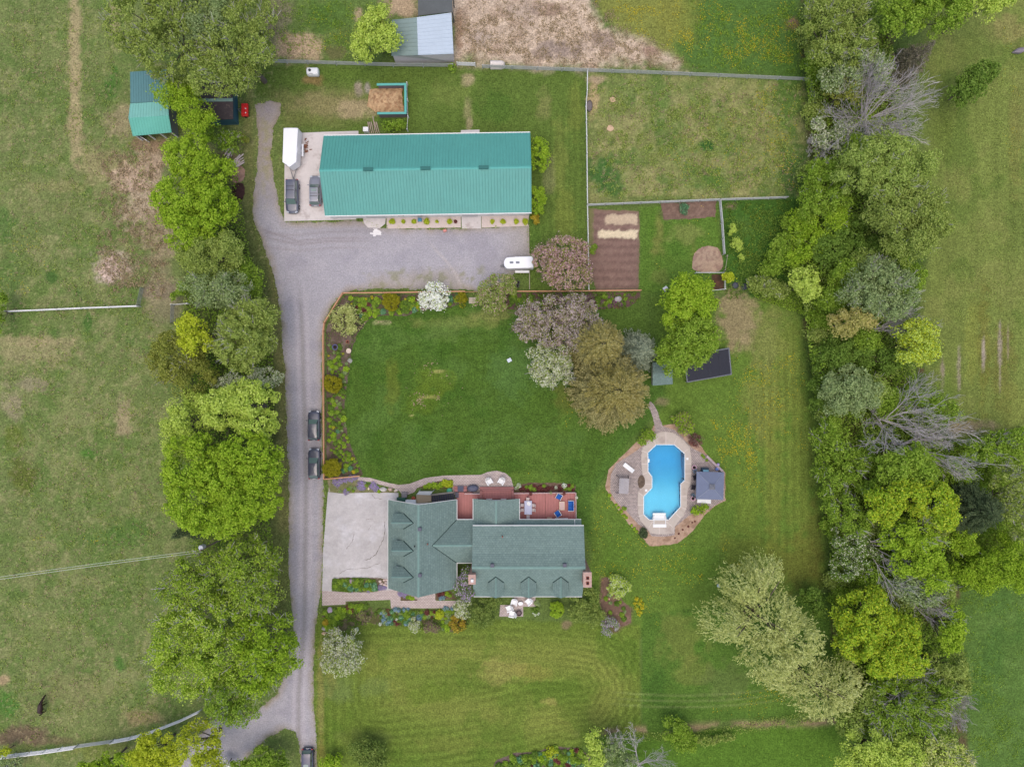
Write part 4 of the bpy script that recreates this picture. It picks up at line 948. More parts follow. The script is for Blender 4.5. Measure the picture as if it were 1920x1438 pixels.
m = MB(); cs = [M_(868, 322, 1.6), M_(890, 292, 1.6), M_(1015, 292, 1.6), M_(992, 326, 1.6)]; m.slab([(v.x, v.y, 1.6) for v in cs][::-1], .06)
for v in cs: m.box((v.x, v.y, .8), (.08, .08, 1.6))
m.build('porch_shelter', surf('grey_sheet', (176, 180, 182), ((2, .06),), rough=.5), porch, world=True)
p_ = M_(815, 392, .9); m = MB(); m.box((p_.x, p_.y, .45), (1.5, .7, .9)); m.box((p_.x, p_.y, .93), (1.6, .78, .06)); tag(m.build('storage_box', M_white, bevel=.03), 'white storage box against the north end of the garage', 'storage box')
p_ = M_(730, 368, .8); m = MB(); m.box((p_.x, p_.y, .4), (1.3, .6, .8), taper=1.08); m.box((p_.x, p_.y, .83), (1.42, .7, .07)); tag(m.build('garden_bin', surf('green_plastic', (44, 84, 70), ((3, .06),), rough=.5), bevel=.03), 'dark green bin on the paving by the garage corner', 'bin')
p_ = M_(840, 355, .5); m = MB(); m.lathe([(.22, 0), (.30, .45), (.33, .5), (.28, .5), (.25, .35)], 14, (p_.x, p_.y, .03)); tag(m.build('plant_pot', surf('terracotta', (172, 92, 70), ((4, .1),))), 'terracotta pot on the paving by the wooden side stairs', 'pot')
p_ = M_(760, 320, .3); m = MB(); m.box((p_.x, p_.y, .33), (.75, .75, .6)); m.box((p_.x, p_.y, .66), (.85, .85, .08)); tag(m.build('planter_box', surf('grey_box', (130, 124, 126), ((4, .1),)), bevel=.02), 'square grey planter box where the brick path meets the garage', 'planter')
p_ = M_(1162, 288, .3); m = MB(); m.lathe([(.36, 0), (.42, .2), (.38, .22), (.34, .1)], 18, (p_.x, p_.y, .05)); tag(m.build('hose_reel', surf('hose_green', (70, 170, 140), ((4, .08),), rough=.5)), 'coiled bright green hose beside the deck steps', 'hose')

# ---- grey paddock shelter at the top
sh = thing('paddock_shelter', 'grey metal-roofed shelter with a dark rear roof behind the paddock fence', 'shed', (*P(800, 65, 0)[:2], 0))
def V_(x, y, z): return P(CROPS['V'][0] + x / 5.753, CROPS['V'][1] + y / 5.753, z)
M_galv = surf('galvanised', (186, 198, 208), ((.5, .05), (3, .05)), rough=.4, spec=.5); M_galvd = surf('dark_tin', (134, 152, 148), ((.5, .06), (3, .06)), rough=.5, spec=.35)
zE_, zR2 = 3.0, 4.6
ribbed('roof', V_(1095, 582, zE_), V_(1072, 140, zE_), V_(700, 190, zR2), V_(713, 597, zR2), M_galv, sh, gap=.6)
ribbed('roof', V_(430, 218, zE_), V_(425, 605, zE_), V_(713, 598, zR2), V_(700, 191, zR2), M_galvd, sh, gap=.6)  # west slope in a darker metal tone than the east one
m = MB()
ws = [V_(445, 600, 0), V_(1085, 580, 0), V_(1062, 150, 0), V_(440, 225, 0)]
rp = (V_(713, 597, zR2), V_(700, 190, zR2))
fr_ = lambda v, o: (v.x, v.y, o)
e = [V_(440, 598, zE_), V_(1085, 576, zE_), V_(1062, 148, zE_), V_(440, 222, zE_)]
i_ = .3
pts = [fr_(v, 0) for v in e] + [fr_(v, zE_ - .1) for v in e] + [(rp[0].x, rp[0].y - .0, zR2 - .15), (rp[1].x, rp[1].y, zR2 - .15)]
m.add(pts, [(0, 1, 5, 8, 4), (1, 2, 6, 5), (2, 3, 7, 9, 6), (3, 0, 4, 7)]); m.build('wall', surf('pale_boards', (196, 188, 186), ((2, .08), (6, .05)), rough=.8), sh, world=True)
m = MB(); r_ = [V_(712, -60, 3.6), V_(712, 172, 3.2), V_(1082, 130, 3.2), V_(1082, -60, 3.6)]; m.slab(r_, .1)
for v in r_: m.box((v.x, v.y, 1.6), (.15, .15, 3.1))
m.build('rear_roof', surf('dark_sheeting', (88, 92, 92), ((1, .1), (5, .14, (1, 3, 1))), rough=.7), sh, world=True)

# ---- teal-roofed field shed and dark shed, top left
def U_(x, y, z): return P(CROPS['U'][0] + x / 5.532, CROPS['U'][1] + y / 5.532, z)
ts = thing('field_shed', 'open-fronted field shed with a three-tone teal metal roof beside the west pasture', 'shed', (*P(282, 200, 0)[:2], 0))
M_teal2 = surf('weathered_teal', (124, 184, 172), ((.6, .06), (4, .05)), rough=.4, spec=.4); M_teal3 = surf('blue_teal', (92, 134, 136), ((.6, .06), (4, .06)), rough=.5)
M_teal1 = surf('bright_teal', (100, 178, 160), ((.6, .05), (4, .05)), rough=.42, spec=.4)
ribbed('roof', U_(105, 750, 2.6), U_(508, 712, 2.6), U_(478, 535, 4.2), U_(60, 562, 4.2), M_teal1, ts, gap=.4)
ribbed('roof', U_(470, 388, 3.5), U_(78, 412, 3.5), U_(60, 562, 4.2), U_(478, 535, 4.2), M_teal2, ts, gap=.4)
ribbed('lean_to_roof', U_(455, 60, 2.2), U_(76, 85, 2.2), U_(80, 408, 3.35), U_(470, 386, 3.35), M_teal3, ts, gap=.4)
m = MB()
A_ = [U_(110, 735, 2.5), U_(84, 562, 4.0), U_(92, 100, 2.1)]; B_ = [U_(500, 700, 2.5), U_(470, 540, 4.0), U_(450, 75, 2.1)]
for L_, s_ in ((A_, 1), (B_, -1)):
    m.add([fr_(L_[0], 0), fr_(L_[2], 0), fr_(L_[2], 2.0), (L_[1].x, L_[1].y, 3.95), fr_(L_[0], 2.42)], [(0, 1, 2, 3, 4)])
m.add([fr_(A_[2], 0), fr_(B_[2], 0), fr_(B_[2], 2.0), fr_(A_[2], 2.0)], [(0, 1, 2, 3)])
m.build('wall', surf('grey_boards', (140, 140, 144), ((2, .08), (8, .06)), rough=.85), ts, world=True)
m = MB(); a_, b_ = A_[0], B_[0]
for t in (0.02, .36, .68, .98): p_ = a_.lerp(b_, t); m.box((p_.x, p_.y, 1.2), (.16, .16, 2.4))
m.tube([(a_.x, a_.y - .12, 2.5), (b_.x, b_.y - .12, 2.5)], .07, 4); m.build('post', M_frame, ts, world=True)
gm = thing('shed_gate', 'white-edged gate swung open at the front of the teal-roofed shed', 'gate', (*U_(180, 752, 0)[:2], 0))
a_, b_ = U_(178, 752, 1.0), U_(250, 795, 1.0); m = MB()
for z in (.3, .7, 1.1): m.tube([(a_.x, a_.y, z), (b_.x, b_.y, z)], .05, 4)
for t in (0, .5, 1): p_ = a_.lerp(b_, t); m.box((p_.x, p_.y, .7), (.08, .08, 1.0))
m.build('gate_frame', M_frame, gm, world=True)
ds = thing('machine_shed', 'dark-roofed shed with blue-green walls half hidden under the trees', 'shed', (*P(410, 200, 0)[:2], 0))
M_drk = surf('dark_felt', (72, 64, 66), ((1, .12), (6, .2)), rough=.9, blotch=((104, 92, 84), 2.2, .58, .7))
MB().slab([U_(770, 585, 2.6), U_(1145, 575, 2.6), U_(1142, 375, 3.8), U_(765, 380, 3.8)], .1).build('roof', M_drk, ds, world=True)
MB().slab([U_(1130, 190, 2.4), U_(760, 200, 2.4), U_(765, 372, 3.8), U_(1142, 367, 3.8)], .1).build('roof', M_drk, ds, world=True)
ridge(U_(765, 376, 3.86), U_(1142, 371, 3.86), .25, ds)
e = [U_(785, 578, 2.5), U_(1138, 568, 2.5), U_(1125, 200, 2.3), U_(770, 208, 2.3)]; m = MB(); rr = (U_(775, 376, 3.7), U_(1135, 371, 3.7))
m.add([fr_(v, 0) for v in e] + [fr_(e[0], 2.45), fr_(e[1], 2.45), fr_(e[2], 2.25), fr_(e[3], 2.25), tuple(rr[0]), tuple(rr[1])], [(0, 1, 5, 4), (1, 2, 6, 9, 5), (2, 3, 7, 6), (3, 0, 4, 8, 7)]); m.build('wall', surf('blue_green_boards', (54, 92, 104), ((3, .1, (8, 1, 1)),), rough=.7), ds, world=True)

# ---- manure bunker with teal capped walls
bk = thing('manure_bunker', 'three-sided bunker with teal-capped walls holding straw manure', 'bunker', (*P(738, 190, 0)[:2], 0))
m = MB(); cap = MB(); zc = 1.5
o_ = [V_(278, 915, zc), V_(575, 912, zc), V_(578, 1222, zc), V_(283, 1225, zc)]
for i in range(3):
    a_, b_ = o_[i], o_[i + 1]; d = (b_ - a_); mid = (a_ + b_) / 2; m.box((mid.x, mid.y, .72), (d.length - (.24 if i == 1 else -.0), .20, 1.44), math.atan2(d.y, d.x)); cap.box((mid.x, mid.y, zc), (d.length - (.36 if i == 1 else -.3), .34, .1), math.atan2(d.y, d.x))
m.build('wall', surf('old_boards', (116, 108, 112), ((3, .12), (8, .1))), bk, world=True); cap.build('wall_cap', M_tealtrim, bk, world=True)
def manure_z(a, b):
    t = sstep(-4, 18, -sdf(a, b, [(695, 168), (756, 163), (756, 212), (705, 212), (690, 196)])); return .1 + t * .75 + (fbm(a, b, 5, 7) - .5) * .35 * t
o = sheet('manure_heap', lambda a, b: sdf(a, b, [(694, 170), (712, 166), (755, 163), (757, 211), (704, 211), (688, 200)]), (675, 155, 762, 218), 0.02, .12, surf('straw', None, ((2.5, .12), (7, .25)), attr=True, rough=1, bump=(8, .06)), soil_col((186, 154, 116), (148, 112, 82), 4, 21), ragged=2.5, zf=manure_z, k=None)
tag(o, 'heap of golden-brown straw manure inside the teal-capped bunker', 'manure heap')

# ---- pool side: pump shed, heater panel, gazebo, arbour swing
pshd = thing('pump_shed', 'small green-roofed shed peeking out under the bright tree by the solar panel', 'shed', (*P(1243, 709, 0)[:2], 0))
def G_(x, y, z): return P(CROPS['G'][0] + x / 2.996, CROPS['G'][1] + y / 2.996, z)
MB().slab([G_(790, 728, 2.1), G_(903, 720, 2.1), G_(903, 655, 2.9), G_(790, 660, 2.9)], .1).build('roof', M_shx, pshd, world=True)
MB().slab([G_(903, 590, 2.1), G_(790, 598, 2.1), G_(790, 660, 2.9), G_(903, 655, 2.9)], .1).build('roof', M_shx, pshd, world=True)
e = [G_(798, 722, 2.0), G_(896, 714, 2.0), G_(896, 598, 2.0), G_(798, 606, 2.0)]; r0, r1 = G_(798, 660, 2.75), G_(896, 655, 2.75); m = MB()
m.add([fr_(v, 0) for v in e] + [fr_(v, 2.0) for v in e] + [tuple(r0), tuple(r1)], [(0, 1, 5, 4), (1, 2, 6, 9, 5), (2, 3, 7, 6), (3, 0, 4, 8, 7)]); m.build('wall', M_hwall, pshd, world=True)
sp = thing('solar_panel', 'black tilted solar pool-heating panel on a grey rack beside the bright tree', 'solar panel', (*P(1330, 690, 0)[:2], 0))
c4 = [G_(985, 708, .9), G_(1232, 664, .9), G_(1218, 518, 2.2), G_(968, 562, 2.2)]
M_panel = surf('panel_black', (30, 32, 44), ((2, .15), (9, .25)), rough=.5, blotch=((96, 96, 100), 3.5, .66, .72))
MB().slab(c4, .06).build('panel', M_panel, sp, world=True)
m = MB()
for i in range(4):
    a_, b_ = c4[i], c4[(i + 1) % 4]; m.tube([a_ + Vector((0, 0, .02)), b_ + Vector((0, 0, .02))], .09, 4)
for v in c4: m.box((v.x, v.y, v.z / 2), (.12, .12, v.z))
m.build('rack', surf('grey_metal', (126, 128, 136), ((3, .06),), rough=.5), sp, world=True)
m = MB()
for t in (.25, .5, .75): m.tube([c4[0].lerp(c4[1], t) + Vector((0, 0, .03)), c4[3].lerp(c4[2], t) + Vector((0, 0, .03))], .02, 4)
m.build('panel_joint', surf('joint_dark', (66, 68, 76)), sp, world=True)

gz = thing('gazebo', 'square pavilion with a slate-grey fabric roof and vent cap beside the pool', 'gazebo', (*P(1331, 910, 0)[:2], 0))
def Y_(x, y, z): return P(CROPS['Y'][0] + x / 13.07, CROPS['Y'][1] + y / 13.07, z)
ev = [Y_(330, 1120, 2.3), Y_(992, 1138, 2.3), Y_(1018, 462, 2.3), Y_(345, 445, 2.3)]; cen = sum(ev, Vector()) / 4; ap = Vector((cen.x, cen.y, 3.5))
M_fab = surf('slate_fabric', (116, 124, 146), ((1.2, .06), (6, .05)), rough=.85)
m = MB(); k_ = [ap.lerp(v, .17) for v in ev]
for i in range(4):
    a_, b_ = ev[i], ev[(i + 1) % 4]; m.add([a_, b_, k_[(i + 1) % 4], k_[i]], [(0, 1, 2, 3)]); m.add([a_, b_, b_ - Vector((0, 0, .22)), a_ - Vector((0, 0, .22))], [(3, 2, 1, 0)])
m.build('canopy', M_fab, gz, world=True)
m = MB(); up = Vector((0, 0, .22)); tp = ap + Vector((0, 0, .35)); kk_ = [ap.lerp(v, .2) + up for v in ev]
for i in range(4): m.add([kk_[i], kk_[(i + 1) % 4], tp], [(0, 1, 2)])
m.build('vent_cap', surf('vent_fabric', (120, 122, 130), ((3, .1),), rough=.85), gz, world=True)
for v in ev:
    pv = v.lerp(Vector((cen.x, cen.y, 2.3)), .06); MB().box((pv.x, pv.y, 1.16), (.14, .14, 2.25)).build('post', surf('bronze', (74, 70, 70), (), rough=.5) if v is ev[0] else bpy.data.materials['bronze'], gz, world=True)
m = MB()
for v in ev: m.tube([v + Vector((0, 0, .02)), ap.lerp(v, .18) + Vector((0, 0, .02))], .035, 4)
m.build('canopy_seam', surf('seam', (150, 156, 172)), gz, world=True)
# ------------------------------------------------------------------ vehicles
M_tyre = surf('tyre', (30, 30, 32), ((6, .1),), rough=.9); M_rim = surf('alloy', (160, 162, 168), (), rough=.3, metal=.7)
M_head = surf('lamp_clear', (176, 182, 190), (), rough=.1, spec=.8); M_tail = surf('lamp_red', (170, 30, 34), (), rough=.2, spec=.6)
M_carglass = surf('car_glass', (100, 122, 118), (), rough=.05, spec=1.0, coat=.5); M_trimb = surf('black_trim', (22, 22, 24), (), rough=.4); M_chrome = surf('chrome', (205, 208, 212), (), rough=.18, metal=.8)  # car glass base lightened: the sky's reflection is put into its colour

def car(label, px, py, z, rz, L, W, Hh, pm, kind_='suv', sunroof=False, rails=False, group=None, name='parked_car', cat='car'):
    base = P(px, py, z); t = thing(name, label, cat, (base.x, base.y, .02), rz, group)
    hW = W / 2; belt = Hh * .60
    st = [(-.5, .74, .42, .62), (-.485, .88, .36, .80), (-.44, .965, .30, .96), (-.34, 1.0, .28, 1.0), (0, 1.0, .27, 1.0), (.16, 1.0, .27, .985), (.24, .99, .28, .93), (.36, .96, .28, .88), (.43, .92, .30, .80), (.475, .82, .34, .70), (.5, .62, .40, .58)]
    m = MB(); vs = []
    for (y, hw, zb, zt) in st:
        h = hW * hw; zt_ = belt * zt + .06 * 0; zb_ = zb
        for x, zz in ((-h * .93, zb_), (-h, zb_ + .18), (-h * .985, zt_ - .10), (-h * .90, zt_ - .015), (-h * .5, zt_ + .02), (0, zt_ + .03), (h * .5, zt_ + .02), (h * .90, zt_ - .015), (h * .985, zt_ - .10), (h, zb_ + .18), (h * .93, zb_)):
            vs.append((x, y * L, zz))
    n = 11; fs = []
    for i in range(len(st) - 1):
        for j in range(n): fs.append((i * n + j, i * n + (j + 1) % n, (i + 1) * n + (j + 1) % n, (i + 1) * n + j))
    fs.append(tuple(range(n))); fs.append(tuple((len(st) - 1) * n + j for j in range(n))[::-1])
    fs = [f[::-1] for f in fs]
    m.add(vs, fs); m.build('body', pm, t, smooth=True)
    # cabin: roof, pillars and glass
    yb0, yr0, yr1, yb1 = {'suv': (-.465, -.40, .06, .21), 'wagon': (-.47, -.36, .03, .20), 'long': (-.475, -.44, .12, .25)}[kind_]
    wb, wr = .87 * hW, .70 * hW; zb, zr = belt * .985, Hh
    B = [Vector((-wb, yb0 * L, zb)), Vector((wb, yb0 * L, zb)), Vector((wb * .94, yb1 * L, zb * .97)), Vector((-wb * .94, yb1 * L, zb * .97))]
    T = [Vector((-wr, yr0 * L, zr - .06)), Vector((wr, yr0 * L, zr - .06)), Vector((wr * .95, yr1 * L, zr - .05)), Vector((-wr * .95, yr1 * L, zr - .05))]
    cb = MB(); cb.add(B + T, [(0, 1, 5, 4), (1, 2, 6, 5), (2, 3, 7, 6), (3, 0, 4, 7), (4, 5, 6, 7)]); cb.build('cabin', pm, t)
    rf = MB(); vs = []; ny, nx = 7, 7
    for i in range(ny):
        a = i / (ny - 1)
        for j in range(nx):
            b = j / (nx - 1); p = T[0].lerp(T[3], a).lerp(T[1].lerp(T[2], a), b)
            e = min(1, 4 * a * (1 - a) * 1.6) * min(1, 4 * b * (1 - b) * 1.4); vs.append((p.x * 1.02, p.y, p.z + .07 * e + .006))
    rf.add(vs, [(i * nx + j, i * nx + j + 1, (i + 1) * nx + j + 1, (i + 1) * nx + j) for i in range(ny - 1) for j in range(nx - 1)]); rf.build('roof', pm, t, smooth=True)
    def glass(nm, a, b, c, d, ins):
        ce = (a + b + c + d) / 4; nrm = (b - a).cross(d - a).normalized()
        if nrm.dot(ce - Vector((0, 0, zb * .8))) < 0: nrm = -nrm
        ps = [ce + (v - ce) * ins + nrm * .012 for v in (a, b, c, d)]
        MB().add(ps, [(0, 1, 2, 3)]).build(nm, M_carglass, t)
    glass('windshield', B[2], B[3], T[3], T[2], .93); glass('rear_window', B[0], B[1], T[1], T[0], .88)
    for s in (0, 1):
        b0, b1, t0, t1 = (B[1], B[2], T[1], T[2]) if s else (B[0], B[3], T[0], T[3])
        for u0, u1 in ((.04, .48), (.52, .94)): glass('side_window', b0.lerp(b1, u0), b0.lerp(b1, u1), t0.lerp(t1, u1), t0.lerp(t1, u0), .86)
    for s in (-1, 1):
        for y in (-.30, .315):
            wv_ = MB(); wv_.tube([(s * (hW - .20), y * L, .345), (s * (hW + .015), y * L, .345)], .345, 18); wh = wv_.build('wheel', M_tyre, t)
            r_ = MB(); r_.tube([(s * (hW - .05), y * L, .345), (s * (hW + .03), y * L, .345)], .22, 14); r_.build('rim', M_rim, wh)
        MB().box((s * hW * .66, .470 * L, belt * .76), (hW * .40, .20, .14), -s * .42).build('headlight', M_head, t, bevel=.02)
        MB().box((s * hW * .80, -.484 * L, belt * .86), (hW * .26, .12, .22), s * .25).build('taillight', M_tail, t, bevel=.02)
        MB().box((s * (hW + .10), .175 * L, belt + .02), (.24, .13, .15), s * .2).build('mirror', pm, t, bevel=.03)
    m = MB(); m.box((0, .497 * L, .52), (W * .55, .06, .22)); m.build('grille', M_trimb, t)
    m = MB(); m.box((0, -.492 * L, .70), (.42, .05, .14)); m.build('number_plate', M_white, t)
    if sunroof: MB().add([(-wr * .6, (yr1 - .13) * L, zr + .035), (wr * .6, (yr1 - .13) * L, zr + .035), (wr * .6, (yr1 - .04) * L, zr + .03), (-wr * .6, (yr1 - .04) * L, zr + .03)], [(0, 1, 2, 3)]).build('sunroof', M_carglass, t)
    if rails:
        for s in (-1, 1): r_ = MB(); r_.tube([(s * wr * .93, yr0 * L * .93, zr + .02), (s * wr * .93, yr0 * L * .8, zr + .07), (s * wr * .92, yr1 * L * .7, zr + .07), (s * wr * .92, yr1 * L * .95, zr + .02)], .025, 6); r_.build('roof_rail', M_chrome, t)
        for y in (yr0 * .55, (yr0 + yr1) * .4): MB().box((0, y * L, zr + .035), (wr * 1.7, .05, .03)).build('roof_bar', M_trimb, t)
    return t
M_blk = paint('black_paint', (66, 68, 82)); M_gry = paint('grey_paint', (128, 130, 142)); M_dkb = paint('dark_graphite', (72, 76, 94)); M_nvy = paint('navy_paint', (48, 48, 78));  # black base raised, its colour standing in for reflected sky
car('black suv, upper of the two cars parked on the drive by the cedar fence', 588, 798, .9, 0, 4.65, 1.88, 1.62, M_blk, 'suv')
car('black car, lower of the two parked on the drive, beside the clipped corner shrub', 588.5, 869.5, .85, 0, 4.75, 1.86, 1.48, M_blk, 'wagon')
car('dark graphite suv with roof rails on the concrete pad behind the white cargo trailer', 547, 367.5, 1.0, math.pi, 5.25, 2.02, 1.80, M_dkb, 'long', rails=True)
car('grey suv with a sunroof parked tight against the barn end wall', 590.5, 357.5, .95, 0, 4.70, 1.86, 1.68, M_gry, 'suv', sunroof=True, rails=True)
car('dark navy car leaving down the drive at the bottom edge', 576, 1432, .9, math.pi, 4.7, 1.85, 1.55, M_nvy, 'suv', sunroof=True)

# white V-nosed cargo trailer
M_trl = surf('trailer_white', (236, 236, 238), ((1, .03), (6, .03)), rough=.35, spec=.5); M_grille = surf('trailer_steel', (120, 120, 124), ((3, .08),), rough=.5)
def R_(x, y, z): return P(CROPS['R'][0] + x / 4.793, CROPS['R'][1] + y / 4.793, z)
a_ = R_(248, 385, 2.5); b_ = R_(378, 385, 2.5); c_ = R_(363, 690, 2.5); n0 = R_(300, 735, 2.5); d_ = R_(238, 690, 2.5)
ct = thing('cargo_trailer', 'white enclosed cargo trailer with a pointed nose on the barn pad', 'trailer', (*((a_ + c_) / 2)[:2], 0))
out = [d_, n0, c_, b_, a_]
MB().slab([(v.x, v.y, 2.5) for v in out], 2.0).build('body', M_trl, ct, world=True, bevel=.05)
MB().slab([(v.x, v.y, 2.56) for v in [n0.lerp(v, .985) for v in out]], .05).build('roof', M_trl, ct, world=True, bevel=.02)
m = MB(); h_ = Vector((n0.x - .05, n0.y - 1.25, .5)); m.tube([(d_.x + .4, d_.y + .2, .5), h_], .06, 5); m.tube([(c_.x - .4, c_.y + .2, .5), h_], .06, 5); m.tube([(h_.x, h_.y + .2, .1), (h_.x, h_.y + .2, .8)], .05, 6); m.box((h_.x, h_.y, .5), (.16, .3, .14)); m.build('hitch', M_grille, ct, world=True)
for x_, s_ in ((b_.x, 1), (a_.x, -1)):
    for dy in (-.4, .45):
        y_ = (a_.y + c_.y) / 2 + dy - .2; w_ = MB(); w_.tube([(x_ - s_ * .1, y_, .33), (x_ + s_ * .16, y_, .33)], .33, 16); wo = w_.build('wheel', M_tyre, ct, world=True); w_ = MB(); w_.tube([(x_, y_, .33), (x_ + s_ * .18, y_, .33)], .19, 10); w_.build('rim', M_rim, wo, world=True)
    MB().box((x_ + s_ * .14, (a_.y + c_.y) / 2 - .2, .72), (.3, 1.9, .07)).build('fender', M_trl, ct, world=True)
MB().box(((a_.x + b_.x) / 2, a_.y + .02, 1.5), (1.7, .06, 1.8)).build('rear_door', M_trl, ct, world=True)
sd_ = b_.lerp(c_, .62); MB().box((sd_.x + .02, sd_.y, 1.4), (.06, .8, 1.7), math.atan2(c_.y - b_.y, c_.x - b_.x) + math.pi / 2).build('side_door', M_trl, ct, world=True)
# firewood scrap heap beside it
rr_ = random.Random(12); m = MB(); p0 = R_(445, 570, .1)
for i in range(26):
    a = rr_.uniform(0, 3.14); l = rr_.uniform(.2, .5); x, y = p0.x + rr_.gauss(0, .18), p0.y + rr_.gauss(0, .5); m.tube([(x, y, .1 + rr_.uniform(0, .25)), (x + l * math.cos(a), y + l * math.sin(a), .1 + rr_.uniform(0, .25))], .06, 6)
tag(m.build('split_wood_heap', surf('split_wood', (134, 92, 70), ((4, .2),))), 'small heap of split brown wood beside the cargo trailer wheels', 'wood heap')

# white two-horse trailer
def W_(x, y, z): return P(CROPS['W'][0] + x / 5.647, CROPS['W'][1] + y / 5.647, z)
a_ = W_(300, 418, 2.3); b_ = W_(568, 408, 2.3); c_ = W_(564, 282, 2.3); d_ = W_(300, 296, 2.3); nz = W_(252, 356, 2.3)
ht = thing('horse_trailer', 'white horse trailer with a rounded nose and two roof vents beside the pink tree', 'trailer', (*((a_ + c_) / 2)[:2], 0))
mid = (a_ + d_) / 2; arc = []
for i in range(9):
    t = math.pi / 2 + math.pi * i / 8; arc.append(Vector((mid.x + (mid.x - nz.x) * math.cos(t), mid.y + abs(d_.y - a_.y) / 2 * math.sin(t), 2.3)))
out = [b_, c_] + arc
MB().slab([(v.x, v.y, 2.3) for v in out], 1.75).build('body', M_trl, ht, world=True, bevel=.08)
cen_ = (a_ + b_ + c_ + d_) / 4
MB().slab([(v.x, v.y, 2.4) for v in [cen_.lerp(v, .93) for v in out]], .1).build('roof', M_trl, ht, world=True, bevel=.04)
for x0, x1 in ((312, 356), (374, 424)):
    v = W_((x0 + x1) / 2, 352, 2.42); MB().box((v.x, v.y, 2.43), (.56, .34, .07)).build('roof_vent', surf('vent_grey', (120, 126, 136), ((3, .05),), rough=.4), ht, world=True, bevel=.02)
m = MB(); h_ = W_(212, 390, .5); m.tube([(a_.x + .3, a_.y + .3, .5), h_], .06, 5); m.tube([(d_.x + .3, d_.y - .3, .5), h_], .06, 5); m.box((h_.x + .3, h_.y, .55), (.3, .3, .3)); m.tube([(h_.x + .2, h_.y, .1), (h_.x + .2, h_.y, .8)], .05, 6); m.build('hitch', M_grille, ht, world=True)
for s_, yy in ((-1, a_.y), (1, d_.y)):
    for dx in (-.45, .4):
        x_ = (a_.x + b_.x) / 2 + dx + .2; w_ = MB(); w_.tube([(x_, yy - s_ * .05, .33), (x_, yy + s_ * .2, .33)], .33, 16); wo = w_.build('wheel', M_tyre, ht, world=True); w_ = MB(); w_.tube([(x_, yy, .33), (x_, yy + s_ * .215, .33)], .18, 10); w_.build('rim', M_rim, wo, world=True)
    MB().box(((a_.x + b_.x) / 2 + .2, yy + s_ * .2, .75), (2.2, .36, .08)).build('fender', M_trl, ht, world=True, bevel=.03)
    MB().box(((a_.x + b_.x) / 2 + .3, yy + s_ * .03, 1.75), (2.4, .06, .3)).build('side_window', M_glass, ht, world=True)

# red mower deck / implement by the dark shed
im = thing('red_implement', 'red tractor implement standing at the end of the dark shed', 'implement', (*P(458, 208, 0)[:2], 0))
M_red = surf('implement_red', (206, 44, 44), ((3, .1),), rough=.4)
p = U_(1268, 480, .6); m = MB(); m.box((p.x, p.y, .55), (1.0, 1.95, .5)); m.box((p.x - .2, p.y, .86), (.5, 1.7, .14)); m.build('body', M_red, im, world=True, bevel=.06)
m = MB(); m.tube([(p.x - .5, p.y - .5, .4), (p.x - 1.0, p.y, .7), (p.x - .5, p.y + .5, .4)], .06, 6); m.tube([(p.x - 1.0, p.y, .7), (p.x - .9, p.y, 1.1)], .05, 6); m.build('hitch', M_grille, im, world=True)
for dy in (-.8, .8): m = MB(); m.tube([(p.x - .1, p.y + dy, .3), (p.x + .1, p.y + dy, .3)], .3, 14); m.build('wheel', M_tyre, im, world=True)
for dy in (-.4, .1): m = MB(); m.box((p.x + .2, p.y + dy * 1.3, .83), (.16, .16, .08)); m.build('bolt_plate', M_white, im, world=True)

# white tank in the yard, calf hutch, trough
def V2(x, y, z): return V_(x, y, z)
p = P(587, 136, .6); tk = thing('water_tank', 'white plastic water tank lying on the grass inside the paddock fence', 'tank', (p.x, p.y, 0))
m = MB()
k_ = 9; prof = [(-.92, .40), (-.86, .55), (-.7, .62), (.7, .62), (.86, .55), (.92, .40)]
vs = []; fs = []
for x, r in prof:
    for j in range(16):
        t = 2 * math.pi * j / 16; vs.append((x, r * .95 * math.copysign(abs(math.cos(t)) ** .6, math.cos(t)), .62 + r * math.copysign(abs(math.sin(t)) ** .6, math.sin(t))))
for i in range(5):
    for j in range(16): fs.append((i * 16 + j, (i + 1) * 16 + j, (i + 1) * 16 + (j + 1) % 16, i * 16 + (j + 1) % 16))
fs += [tuple(range(16)), tuple(5 * 16 + j for j in range(16))[::-1]]; fs = [f[::-1] for f in fs]
m.add(vs, fs); m.build('body', M_white, tk, smooth=True)
m = MB(); m.lathe([(.2, 1.2), (.22, 1.27), (.16, 1.3)], 14, (-.35, .05, 0)); m.build('lid', surf('tank_lid', (60, 64, 66), ((4, .05),)), tk)
m = MB(); m.tube([(-.7, -.3, .9), (-.5, -.45, 1.12), (.1, -.5, 1.12), (.3, -.5, .8)], .03, 5); m.build('hose', M_black, tk)
p = P(931, 120, .6); hu = thing('calf_hutch', 'white domed hutch standing by the fence at the dirt paddock edge', 'animal hutch', (p.x, p.y, 0))
m = MB(); vs = []; fs = []; N = 12
for i, (x, r) in enumerate([(-1.0, .62), (.7, .62), (1.05, .54), (1.3, .32)]):
    for j in range(N + 1):
        t = math.pi * j / N; vs.append((x, r * math.cos(t) * 1.02, .02 + r * 1.7 * math.sin(t)))
for i in range(3):
    for j in range(N): fs.append((i * (N + 1) + j, i * (N + 1) + j + 1, (i + 1) * (N + 1) + j + 1, (i + 1) * (N + 1) + j))
fs.append(tuple(3 * (N + 1) + j for j in range(N + 1)))
m.add(vs, [f[::-1] for f in fs]); m.build('shell', surf('hutch_white', (214, 204, 196), ((2, .08), (6, .06)), rough=.5), hu, smooth=True)
m = MB(); vs = [(-1.01, .55 * math.cos(math.pi * j / 10), .02 + .95 * math.sin(math.pi * j / 10)) for j in range(11)]; m.add(vs, [tuple(range(11))]); m.tube([(-1.0, .62 * math.cos(math.pi * j / 10), .02 + 1.05 * math.sin(math.pi * j / 10)) for j in range(11)], .04, 5); m.build('opening', M_black, hu)
